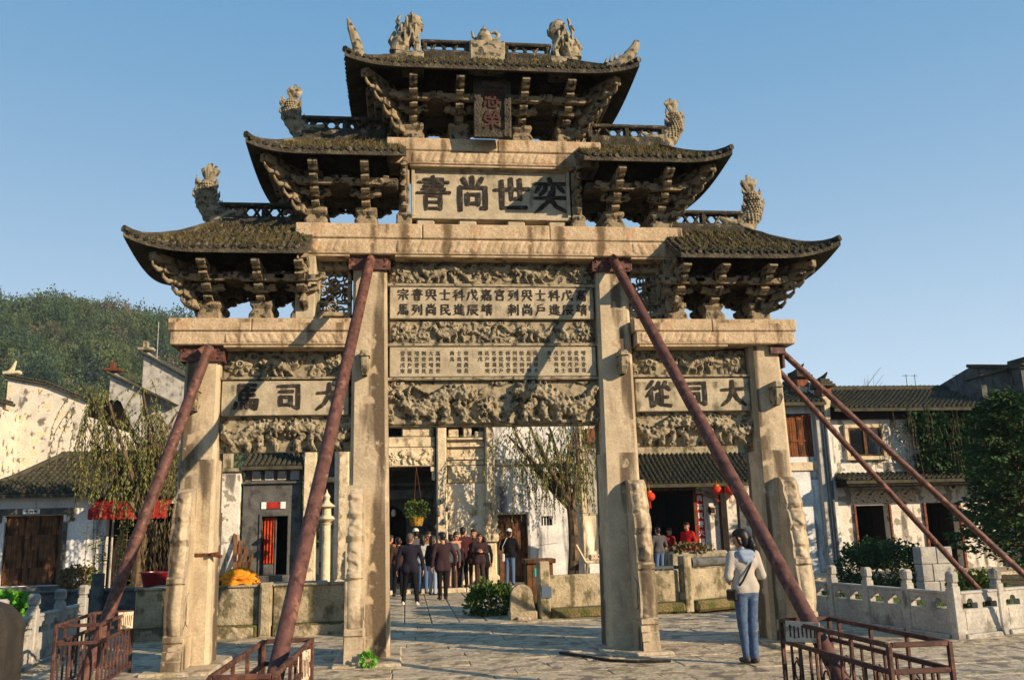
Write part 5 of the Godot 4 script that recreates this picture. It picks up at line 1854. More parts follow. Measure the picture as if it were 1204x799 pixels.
func build_hall() -> void:
	var h := thing("ancestral_hall", "pale stone hall front with carved beam and dark entrance behind the crowd", "hall", Vector3(-0.6, 0.06, -15.0))
	# two tall stone columns
	for q in [[-3.05, 0.17], [-0.17, 0.165], [1.28, 0.15]]:
		var mb := MB.new()
		mb.loft([[0.06, q[0], -14.8, q[1] + 0.06, q[1] + 0.06, 0.03], [0.28, q[0], -14.8, q[1] + 0.06, q[1] + 0.06, 0.03], [0.34, q[0], -14.8, q[1], q[1], 0.04], [4.95, q[0], -14.8, q[1] - 0.02, q[1] - 0.02, 0.04]])
		part(h, "column", mb, M.pale)
	var cc := MB.new()
	cc.loft([[1.28, 1.28, -14.78, 0.2, 0.22, 0.03], [1.4, 1.28, -14.78, 0.23, 0.25, 0.04], [1.5, 1.28, -14.78, 0.2, 0.22, 0.05]])
	for i in 14:
		var a := i * 2.4
		var q := Vector3(1.28 + cos(a) * 0.17, 1.5 + 0.07 * i, -14.78 + sin(a) * 0.17)
		cc.tube([q, q + Vector3(cos(a) * 0.06, 0.06, sin(a) * 0.06), q + Vector3(cos(a) * 0.02, 0.16, sin(a) * 0.02)], [0.05, 0.055, 0.015], 6, 1.0, true, 0.2, i)
	part(h, "carved_collar", cc, M.pale, "", "stuff")
	var c2 := MB.new()
	for i in 20:
		var a := i * 2.4
		var q := Vector3(-0.17 + cos(a) * 0.17, 1.0 + 0.075 * i, -14.78 + sin(a) * 0.17)
		c2.tube([q, q + Vector3(cos(a) * 0.05, 0.06, sin(a) * 0.05), q + Vector3(cos(a) * 0.02, 0.16, sin(a) * 0.02)], [0.05, 0.055, 0.015], 6, 1.0, true, 0.2, i + 40)
	part(h, "carved_collar", c2, M.greystone, "", "stuff")
	var cb := MB.new()
	cb.bx(-2.88, -0.36, 3.52, 4.08, -15.05, -14.78, 0.02)
	var cbo := part(h, "carved_beam", cb, M.pale)
	part(cbo, "relief", relief(2.44, 0.5, 0.1, 505, Vector3(-1.62, 3.8, -14.79), [[1, -0.5, 0, 0.3, 0.0], [1, 0.6, 0, 0.3, 3.1], [0, 0.05, 0, 0.16, 0]], 0.02), M.pale)
	var ub := MB.new()
	ub.bx(-2.88, -0.36, 4.1, 4.4, -15.0, -14.82, 0.02)
	part(h, "upper_beam", ub, M.pale)
	for q in [[-2.6, -1.9], [-1.35, -0.4]]:
		var m := MB.new()
		m.bx(q[0], q[1], 4.42, 4.95, -15.0, -14.86, 0.03)
		part(h, "bracket_block", m, M.pale if q[0] > -2 else M.wallstone)
	var e := MB.new()
	e.bx(-0.5, -0.36, 3.36, 3.5, -14.95, -14.75, 0.01)
	e.bx(-0.46, -0.36, 3.1, 3.36, -14.95, -14.78, 0.01)
	part(h, "corbel", e, M.pale)
	# dim porch with an arched inner door
	var ro := MB.new()
	ro.bx(-3.2, -3.05, 0.06, 5.0, -18.4, -15.0)
	ro.bx(-0.36, -0.2, 0.06, 5.0, -18.4, -15.0)
	ro.bx(-3.05, -0.36, 3.5, 3.6, -18.2, -15.06)
	part(h, "porch_wall", ro, M.greystone)
	var pd := PackedVector2Array([Vector2(-3.05, 0.06), Vector2(-3.05, 3.5), Vector2(-0.36, 3.5), Vector2(-0.36, 0.06), Vector2(-1.22, 0.06), Vector2(-1.22, 1.9)])
	for i in 9:
		var a := i / 8.0 * PI
		pd.append(Vector2(-1.72 + cos(a) * 0.5, 1.9 + sin(a) * 0.55))
	pd.append(Vector2(-2.22, 0.06))
	var bw := MB.new()
	bw.prism(pd, -17.3, -17.0)
	part(h, "inner_wall", bw, M.greystone)
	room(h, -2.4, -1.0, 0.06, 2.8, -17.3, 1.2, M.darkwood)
	var lb := MB.new()
	lb.bx(-3.05, -0.36, 2.62, 2.9, -16.3, -16.1, 0.02)
	lb.bx(-3.05, -0.36, 3.02, 3.12, -16.3, -16.12, 0.02)
	part(h, "porch_beam", lb, M.greystone)
	var lam := MB.new()
	lam.lathe([Vector2(0, 2.1), Vector2(0.06, 2.12), Vector2(0.08, 2.22), Vector2(0.05, 2.32), Vector2(0, 2.34)], 10, Transform3D(Basis(), Vector3(-1.62, 0, -16.9)))
	part(h, "porch_lamp", lam, M.white)
	# bright side wall with stacked carved panels
	holed_wall(h, 0.0, 1.14, 0.06, 3.0, -14.95, 0.3, [], M.warmplaster)
	var pn := MB.new()
	pn.bx(0.02, 1.12, 3.02, 3.52, -15.2, -14.9, 0.015)
	var pno := part(h, "carved_panel", pn, M.pale)
	part(pno, "relief", relief(1.04, 0.44, 0.08, 506, Vector3(0.57, 3.27, -14.9), [[1, 0.05, -0.02, 0.22, 0.0]], 0.02), M.pale)
	var y := 3.54
	for q in [[0.16, -14.92], [0.1, -14.86], [0.28, -14.93], [0.07, -14.8], [0.14, -14.9], [0.07, -14.76]]:
		var m := MB.new()
		m.bx(0.0, 1.13, y, y + q[0] - 0.006, -15.2, q[1], 0.012)
		part(h, "moulded_course", m, M.pale)
		y += q[0]
	for q in [[0.05, 0.35, 4.38, 4.62], [0.5, 0.75, 4.38, 4.75], [0.85, 1.12, 4.38, 4.55]]:
		var m := MB.new()
		m.bx(q[0], q[1], q[2], q[3], -15.1, -14.86, 0.02)
		part(h, "bracket_block", m, M.pale)
	tiled_slope(h, -3.4, 1.5, -3.4, 1.5, -14.4, 5.0, -16.8, 6.1, 0.2)
	tiled_slope(h, -3.4, 1.5, -3.4, 1.5, -19.2, 5.0, -16.8, 6.1, 0.2)
	ridge_cap(h, Vector3(-3.4, 6.1, -16.8), Vector3(1.5, 6.1, -16.8))
	for x in [-3.35, 1.3]:
		var ge := MB.new()
		ge.prism(pv([0, 0, 0, 5.0, 2.3, 6.0, 4.6, 5.0, 4.6, 0]), 0.0, 0.14, Transform3D(Basis(Vector3(0, 0, -1), Vector3(0, 1, 0), Vector3(1, 0, 0)), Vector3(x, 0.0, -15.2)))
		part(h, "gable_wall", ge, M.limewash)
	# a hanging basket of ferns in the porch mouth
	var hb := thing("hanging_plant", "leafy plant in a yellow pot hanging at the hall entrance", "plant", Vector3(-0.92, 1.75, -14.6))
	var pt := MB.new()
	pt.lathe([Vector2(0.0, 1.78), Vector2(0.16, 1.78), Vector2(0.23, 2.05), Vector2(0.2, 2.05), Vector2(0.0, 2.0)], 14, Transform3D(Basis(), Vector3(-0.92, 0, -14.6)))
	part(hb, "pot", pt, M.pot)
	var st := MB.new()
	for k in 3:
		st.tube([Vector3(-0.92 + 0.2 * cos(k * 2.1), 2.04, -14.6 + 0.2 * sin(k * 2.1)), Vector3(-0.92, 3.5, -14.8)], [0.008, 0.008], 4)
	part(hb, "wire", st, M.rust)
	var lf := MB.new()
	leaf_ball(lf, Vector3(-0.92, 2.25, -14.6), Vector3(0.36, 0.3, 0.36), 420, 0.07)
	part(hb, "foliage", lf, M.leaf_mid, "", "stuff")

func build_shop() -> void:
	# whitewashed house between the hall and the shop
	var e := thing("whitewashed_house", "whitewashed house with a brown door and small barred vent behind the tree", "house", Vector3(3.5, 0.06, -15.2))
	holed_wall(e, 1.46, 5.95, 0.06, 5.4, -15.2, 0.3, [[1.52, 2.42, 0.06, 2.05], [2.86, 3.2, 1.7, 1.98]], M.limewash)
	var d := planks(e, "door", 1.52, 2.42, 0.08, 2.05, -15.3, 6, M.wood)
	var hd := MB.new()
	hd.bx(1.94, 1.99, 1.0, 1.12, -15.3, -15.27, 0.006)
	part(d, "handle", hd, M.rust)
	var fr := MB.new()
	fr.bx(1.47, 2.47, 2.052, 2.12, -15.25, -15.15, 0.01)
	fr.bx(2.42, 2.49, 0.06, 2.05, -15.25, -15.15, 0.01)
	part(e, "door_frame", fr, M.marble)
	var v := MB.new()
	v.bx(2.86, 3.2, 1.7, 1.98, -15.42, -15.4)
	var vo := part(e, "vent", v, M.dark)
	for x in [2.94, 3.03, 3.12]:
		var m := MB.new()
		m.bx(x - 0.014, x + 0.014, 1.7, 1.98, -15.33, -15.29)
		part(vo, "bar", m, M.limewash)
	var bb := MB.new()
	bb.bx(1.46, 4.2, 3.55, 3.72, -15.2, -15.05, 0.02)
	part(e, "ledge", bb, M.plaster)
	# weathered boards hung on the right part
	for i in 7:
		var m := MB.new()
		var x := 4.3 + i * 0.2
		m.bx(x, x + 0.19, 1.9, 4.1 + r(-0.06, 0.06), -15.2, -15.165 + r(-0.008, 0.008), 0.008)
		part(e, "board", m, M.marble)
	var ps := MB.new()
	ps.bx(4.1, 4.24, 0.06, 4.9, -15.2, -15.0, 0.01)
	part(e, "post", ps, M.pale)
	var bx_ := MB.new()
	bx_.bx(4.3, 5.2, 4.15, 4.6, -15.2, -14.9, 0.02)
	part(e, "beam_end", bx_, M.brick)
	tiled_slope(e, 1.4, 6.0, 1.4, 6.0, -14.7, 5.45, -17.2, 6.5, 0.2)
	tiled_slope(e, 1.4, 6.0, 1.4, 6.0, -19.7, 5.45, -17.2, 6.5, 0.2)
	var bk := MB.new()
	bk.bx(1.46, 5.95, 0.06, 5.4, -19.4, -19.2)
	part(e, "wall", bk, M.limewash)

	var h := thing("lantern_shop", "open-fronted shop with red couplet and mossy tile eave behind the right bay", "shop", Vector3(7.5, 0.06, -15.0))
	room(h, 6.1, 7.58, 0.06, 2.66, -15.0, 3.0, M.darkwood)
	var w := MB.new()
	w.bx(5.96, 6.1, 0.06, 2.95, -15.2, -14.95, 0.01)
	w.bx(7.58, 7.68, 0.06, 2.95, -15.2, -14.95, 0.01)
	w.bx(6.1, 7.58, 2.66, 2.95, -15.2, -14.97, 0.01)
	part(h, "shop_frame", w, M.wood)
	holed_wall(h, 7.68, 10.55, 0.06, 3.2, -15.0, 0.25, [[9.05, 9.35, 1.95, 2.45]], M.plaster)
	var cpl := MB.new()
	cpl.bx(7.66, 7.9, 0.95, 2.55, -14.99, -14.95, 0.004)
	var co := part(h, "couplet_board", cpl, M.red)
	var ks := ["shang", "jia", "min", "shu", "da", "jing"]
	for i in 6:
		var m := MB.new()
		brush(m, ks[i], Vector3(7.78, 2.4 - 0.26 * i, -14.95), 0.18, 0.03, 0.005)
		part(co, "character", m, M.white)
	for x in [8.38, 8.95]:
		var m := MB.new()
		m.loft([[0.06, x, -14.6, 0.11, 0.11, 0.02], [2.9, x, -14.6, 0.1, 0.1, 0.02]])
		part(h, "post", m, M.darkwood if x < 8.5 else M.greystone)
	var bm := MB.new()
	bm.bar(Vector3(5.9, 2.84, -14.6), Vector3(9.5, 2.88, -14.6), 0.16, 0.14, 0.01)
	part(h, "eave_beam", bm, M.darkwood)
	var nb_ := MB.new()
	nb_.bx(8.0, 8.3, 1.9, 2.15, -15.0, -14.97, 0.004)
	var nbo := part(h, "notice", nb_, M.paper)
	nb_ = MB.new()
	nb_.bx(8.04, 8.26, 1.94, 2.11, -14.97, -14.965)
	part(nbo, "picture", nb_, M.ink)
	tiled_slope(h, 5.85, 9.6, 5.85, 9.6, -14.2, 2.82, -15.9, 3.85, 0.155)
	var cor := MB.new()
	cor.bx(5.9, 9.7, 3.8, 4.1, -16.2, -15.85, 0.02)
	cor.bx(5.9, 9.7, 4.38, 4.5, -16.2, -15.75, 0.02)
	cor.bx(5.9, 9.7, 4.5, 5.6, -16.2, -15.9)
	part(h, "cornice_wall", cor, M.wallstone)
	for i in 26:
		var m := MB.new()
		var x := 5.95 + i * 0.143
		m.bx(x, x + 0.075, 4.1, 4.38, -16.0, -15.8 + r(-0.01, 0.01), 0.008)
		part(h, "dentil", m, M.brick if i < 9 or i > 19 else M.pale)
	for q in [[6.0, 2.46, -14.2, "left"], [8.1, 2.6, -14.2, "middle"], [8.42, 2.6, -14.0, "right"]]:
		var l := thing("red_lantern", "round red paper lantern hanging at the shop eave, %s of the three" % q[3], "lantern", Vector3(q[0], q[1], q[2]), "red lanterns at the shop")
		var m := MB.new()
		var pr := []
		for i in 13:
			var a := -PI / 2 * 0.92 + i / 12.0 * PI * 0.92
			pr.append(Vector2(cos(a) * 0.17 * (1.0 if i % 2 else 0.975), sin(a) * 0.14))
		m.lathe(pr, 18, Transform3D(Basis(), Vector3(q[0], q[1], q[2])))
		part(l, "paper_globe", m, M.lantern)
		m = MB.new()
		m.lathe([Vector2(0, 0.13), Vector2(0.07, 0.13), Vector2(0.07, 0.17), Vector2(0, 0.17)], 12, Transform3D(Basis(), Vector3(q[0], q[1], q[2])))
		m.tube([Vector3(q[0], q[1] + 0.16, q[2]), Vector3(q[0], 2.9, q[2])], [0.006, 0.006], 4)
		part(l, "cap_and_cord", m, M.orange)
		m = MB.new()
		for k in 9:
			var a := k * 0.7
			m.tube([Vector3(q[0] + cos(a) * 0.02, q[1] - 0.14, q[2] + sin(a) * 0.02), Vector3(q[0] + cos(a) * 0.035, q[1] - 0.34, q[2] + sin(a) * 0.035)], [0.006, 0.005], 4)
		part(l, "tassel", m, M.lantern)

func build_right_house() -> void:
	var h := thing("two_storey_house", "old two-storey white house with long tiled roof on the right", "house", Vector3(14.5, 0.0, -15.0))
	# left bay with the wooden shutters
	holed_wall(h, 10.55, 11.95, 0.0, 5.35, -15.0, 0.3, [[10.8, 11.68, 3.62, 5.0]], M.limewash)
	room(h, 10.8, 11.68, 3.62, 5.0, -15.3, 1.0, M.darkwood)
	var lin := MB.new()
	lin.bx(10.56, 11.9, 3.18, 3.45, -15.0, -14.93, 0.015)
	part(h, "stone_band", lin, M.pale)
	for k in 2:
		var x0 := 10.8 + 0.44 * k
		var fr := MB.new()
		for q in [[x0, x0 + 0.05], [x0 + 0.385, x0 + 0.435]]:
			fr.bx(q[0], q[1], 3.62, 4.95, -15.08, -15.02, 0.006)
		for y in [3.62, 4.1, 4.9]:
			fr.bx(x0 + 0.05, x0 + 0.385, y, y + 0.06, -15.078, -15.024, 0.006)
		var sh := part(h, "shutter", fr, M.redwood)
		for i in 4:
			var m := MB.new()
			var x := x0 + 0.05 + i * 0.084
			m.bx(x + 0.003, x + 0.081, 4.16, 4.9, -15.07, -15.045 + r(-0.004, 0.004), 0.004)
			part(sh, "slat", m, M.redwood)
			m = MB.new()
			m.bx(x + 0.003, x + 0.081, 3.68, 4.1, -15.07, -15.045 + r(-0.004, 0.004), 0.004)
			part(sh, "slat", m, M.redwood)
	tiled_slope(h, 10.3, 12.0, 10.3, 12.0, -14.5, 5.3, -16.6, 6.25, 0.17)
	# party wall with its stepped, tiled head
	var pw := MB.new()
	pw.bx(11.95, 12.2, 0.0, 5.5, -17.4, -14.8)
	pw.prism(pv([14.8, 5.5, 17.4, 5.5, 17.4, 6.3, 16.5, 6.5, 15.2, 6.0, 14.8, 5.8]), 11.95, 12.2, Transform3D(Basis(Vector3(0, 0, -1), Vector3(0, 1, 0), Vector3(1, 0, 0)), Vector3.ZERO))
	part(h, "party_wall", pw, M.limewash)
	for q in [[12.08, 5.5, -14.7, 0.17], [11.75, 5.95, -15.6, 0.2]]:
		var m := MB.new()
		m.bx(q[0] - q[3], q[0] + q[3], q[1], q[1] + 0.3, q[2] - 0.4, q[2] + 0.12, 0.01)
		var o := part(h, "brick_gable_head", m, M.brick)
		m = MB.new()
		for k in 3:
			m.bx(q[0] - q[3] - 0.05 + 0.03 * k, q[0] + q[3] + 0.1 - 0.05 * k, q[1] + 0.302 + 0.09 * k, q[1] + 0.385 + 0.09 * k, q[2] - 0.6, q[2] + 0.26 - 0.08 * k, 0.015)
		m.tube([Vector3(q[0], q[1] + 0.55, q[2] - 0.5), Vector3(q[0], q[1] + 0.62, q[2] + 0.05), Vector3(q[0] + 0.05, q[1] + 0.75, q[2] + 0.2)], [0.08, 0.07, 0.02], 6, 1.0, true, 0.1, 2)
		part(o, "tile_cap", m, M.tile)
		m = MB.new()
		m.loft([[q[1] - 0.75, q[0], q[2] - 0.02, 0.08, 0.06, 0.01], [q[1] - 0.3, q[0], q[2] - 0.02, 0.11, 0.09, 0.02], [q[1], q[0], q[2] - 0.02, q[3] * 0.9, 0.12, 0.02]])
		part(o, "corbel", m, M.pale)
	var pipe := MB.new()
	pipe.tube([Vector3(12.0, 0.0, -14.72), Vector3(12.0, 5.0, -14.72)], [0.055, 0.055], 9)
	part(h, "rain_pipe", pipe, M.greystone)
	var pil := MB.new()
	pil.bx(11.72, 11.9, 0.0, 5.2, -14.98, -14.78, 0.02)
	part(h, "pilaster", pil, M.marble)
	# main range
	holed_wall(h, 12.2, 20.0, 0.0, 5.1, -15.0, 0.3, [[12.85, 13.95, 0.1, 2.06], [15.2, 16.3, 0.1, 2.1]], M.plaster)
	# the upper window stands in its own frame on the wall
	var wr := MB.new()
	wr.bx(12.72, 14.06, 4.5, 4.62, -15.0, -14.88, 0.01)
	wr.bx(12.72, 12.84, 3.6, 4.5, -15.0, -14.9, 0.01)
	wr.bx(13.96, 14.06, 3.6, 4.5, -15.0, -14.9, 0.01)
	wr.bx(12.7, 14.08, 3.48, 3.6, -15.0, -14.85, 0.01)
	var win := part(h, "window", wr, M.pale)
	for k in 2:
		var x0 := 12.84 + 0.56 * k
		var s := MB.new()
		for q in [[x0, x0 + 0.05, 3.6, 4.5], [x0 + 0.51, x0 + 0.56, 3.6, 4.5], [x0 + 0.05, x0 + 0.51, 4.44, 4.5], [x0 + 0.05, x0 + 0.51, 3.6, 3.66]]:
			s.bx(q[0], q[1], q[2], q[3], -14.99, -14.93, 0.004)
		part(win, "sash", s, M.wood)
		var p := MB.new()
		p.bx(x0 + 0.05, x0 + 0.51, 3.66, 4.44, -14.99, -14.97)
		part(win, "pane", p, M.glass)
	var ev := MB.new()
	ev.bx(12.2, 20.0, 4.78, 5.1, -15.0, -14.86, 0.015)
	part(h, "eave_board", ev, M.darkwood)
	tiled_slope(h, 12.2, 17.8, 12.2, 17.8, -14.4, 5.08, -17.0, 6.02, 0.165)
	tiled_slope(h, 10.3, 17.8, 10.3, 17.8, -19.6, 5.08, -17.0, 6.02, 0.165)
	ridge_cap(h, Vector3(12.2, 6.02, -17.0), Vector3(17.8, 6.02, -17.0), 0.2, 0.14)
	# pent roof over the ground floor
	var pe := MB.new()
	pe.bx(12.2, 18.5, 2.62, 2.78, -14.95, -14.05, 0.015)
	part(h, "pent_beam", pe, M.darkwood)
	tiled_slope(h, 12.15, 18.5, 12.15, 18.5, -14.0, 2.8, -15.0, 3.05, 0.165)
	room(h, 12.85, 13.95, 0.1, 2.06, -15.3, 2.0, M.darkwood)
	room(h, 15.2, 16.3, 0.1, 2.1, -15.3, 2.0, M.darkwood)
	var sg := MB.new()
	sg.bx(12.75, 14.9, 2.14, 2.52, -15.0, -14.94, 0.01)
	part(h, "shop_sign", sg, M.paper)
	var dj := MB.new()
	for q in [[12.78, 12.85], [13.95, 14.02], [15.12, 15.2], [16.3, 16.38]]:
		dj.bx(q[0], q[1], 0.0, 2.1, -15.02, -14.93, 0.008)
	part(h, "door_jamb", dj, M.brick)
	# right gable with horse-head steps
	var gw := MB.new()
	gw.prism(pv([14.2, 0.0, 14.2, 6.3, 16.8, 6.8, 19.6, 6.3, 19.6, 0.0]), 18.6, 18.9, Transform3D(Basis(Vector3(0, 0, -1), Vector3(0, 1, 0), Vector3(1, 0, 0)), Vector3.ZERO))
	part(h, "gable_wall", gw, M.greystone)
	var gt := MB.new()
	gt.bar(Vector3(17.55, 6.13, -15.2), Vector3(18.62, 6.41, -15.2), 0.9, 0.09, 0.02)
	gt.bar(Vector3(18.75, 6.33, -14.1), Vector3(18.75, 6.85, -16.8), 0.55, 0.12, 0.02)
	for k in 3:
		gt.bx(18.5 + 0.04 * k, 19.15, 6.36 + 0.09 * k, 6.45 + 0.09 * k, -14.8, -14.0 + 0.05 * k, 0.02)
	part(h, "gable_coping", gt, M.tile)
	var gb := MB.new()
	gb.prism(pv([17.6, 5.1, 18.6, 5.1, 18.6, 6.36, 17.6, 6.1]), -15.6, -14.85)
	part(h, "gable_block", gb, M.greystone)
	var an := MB.new()
	for q in [16.3, 16.62, 18.2]:
		an.tube([Vector3(q, 6.1, -17.0), Vector3(q, 6.6, -17.0)], [0.012, 0.012], 4)
		an.bar(Vector3(q - 0.15, 6.55, -17.0), Vector3(q + 0.1, 6.55, -17.0), 0.015, 0.015)
	part(h, "aerial", an, M.ink)
	var bk := MB.new()
	bk.bx(10.55, 18.6, 0.0, 5.1, -19.4, -19.2)
	part(h, "rear_wall", bk, M.plaster)

# ---------------------------------------------------------------- plants
func leaf(mb: MB, p: Vector3, d: Vector3, s: float, w := 0.45) -> void:
	var sd := d.cross(Vector3(r(-1, 1), r(-1, 1), r(-1, 1))).normalized() * s * w
	var a := p
	var b := p + d * s
	var m := p + d * s * 0.45 + Vector3(0, s * 0.08, 0)
	mb.t(a, m + sd, b)
	mb.t(a, b, m - sd)

func tint(lo := 0.65, hi := 1.35) -> Color:
	var k := r(lo, hi)
	return Color(k * r(0.85, 1.2), k, k * r(0.75, 1.15))

func leaf_ball(mb: MB, c: Vector3, rad: Vector3, n: int, s: float) -> void:
	# leaves crowd towards an uneven outside
	var ph := r(0, 6)
	for i in n:
		var d := Vector3(r(-1, 1), r(-1, 1), r(-1, 1)).normalized()
		var k := pow(r(0.15, 1.0), 0.33) * (1.0 + 0.14 * sin(d.x * 6.0 + ph) * cos(d.y * 5.0 + d.z * 7.0))
		mb.col = tint()
		leaf(mb, c + d * rad * k, (d + Vector3(r(-1, 1), r(-0.6, 1), r(-1, 1))).normalized(), s * r(0.7, 1.3))

func clump(mb: MB, c: Vector3, rad: float, n: int, s: float) -> void:
	mb.col = tint(0.7, 1.3)
	var keep := mb.col
	for i in n:
		var d := Vector3(r(-1, 1), r(-1, 1), r(-1, 1)).normalized()
		mb.col = keep * r(0.75, 1.25)
		leaf(mb, c + d * rad * pow(r(0.0, 1.0), 0.4), (d + Vector3(0, -0.2, 0)).normalized(), s * r(0.7, 1.3))

func limb(mb: MB, a: Vector3, b: Vector3, ra: float, rb: float, bend: float, sd: int) -> Array:
	var p := []
	var rad := []
	var side := Vector3(r(-1, 1), r(-0.3, 0.5), r(-1, 1)).normalized() * bend
	for i in 7:
		var t := i / 6.0
		p.append(a.lerp(b, t) + side * sin(t * PI))
		rad.append(lerpf(ra, rb, t))
	mb.tube(p, rad, 8, 1.0, true, 0.07, sd)
	return p

func strand(mb: MB, st: MB, p: Vector3, out: Vector3, l: float, s: float, n: int) -> void:
	# a drooping twig with narrow leaves
	var prev := p
	var q := p
	mb.col = tint(0.7, 1.25)
	var keep := mb.col
	for i in n:
		var t := (i + 1.0) / n
		q = p + out * (1.0 - pow(1.0 - t, 2.0)) * 0.6 + Vector3(sin(t * 5.0 + p.x * 9.0) * 0.03, -l * pow(t, 1.25) + 0.12 * sin(t * PI), cos(t * 4.0 + p.z * 9.0) * 0.03)
		st.bar(prev, q, 0.009, 0.009)
		for k in 2:
			mb.col = keep * r(0.8, 1.2)
			leaf(mb, prev.lerp(q, r(0, 1)), Vector3(r(-0.6, 0.6), -1.0, r(-0.6, 0.6)).normalized(), s * r(0.7, 1.3), 0.16)
		prev = q

func willow(label: String, base: Vector3, h: float, spread: Vector3, n: int, low: float, mat: Material, shift := Vector3.ZERO) -> void:
	var t := thing("willow_tree", label, "tree", base)
	var tk := MB.new()
	var fork := base + Vector3(0.05, h * 0.42, 0)
	limb(tk, base - Vector3(0, 0.1, 0), fork, 0.17, 0.13, 0.08, 5)
	var tips := []
	for i in 9:
		var a := i * 2.4
		var e := base + shift + Vector3(cos(a) * spread.x * r(0.3, 0.75), h * r(0.74, 0.98), sin(a) * spread.z * r(0.3, 0.75))
		tips.append(limb(tk, fork - Vector3(0, r(0, 0.3), 0), e, 0.085, 0.022, 0.22, i))
	part(t, "trunk", tk, M.bark)
	var lf := MB.new()
	var st := MB.new()
	for i in n:
		var p: Array = tips[i % 9]
		var q: Vector3 = p[2 + i % 5]
		q += Vector3(r(-0.35, 0.35) * spread.x * 0.5, r(-0.15, 0.3), r(-0.35, 0.35) * spread.z * 0.5)
		var out := Vector3(r(-1, 1) * spread.x * 0.6, 0, r(-1, 1) * spread.z * 0.6)
		var l := minf(r(0.35, 1.0) * (h - low), q.y - low * r(0.7, 1.3) - base.y)
		if l > 0.3:
			strand(lf, st, q, out, l, 0.1, int(9 + l * 6.0))
	part(t, "twigs", st, M.bark, "", "stuff")
	part(t, "crown", lf, mat, "", "stuff")

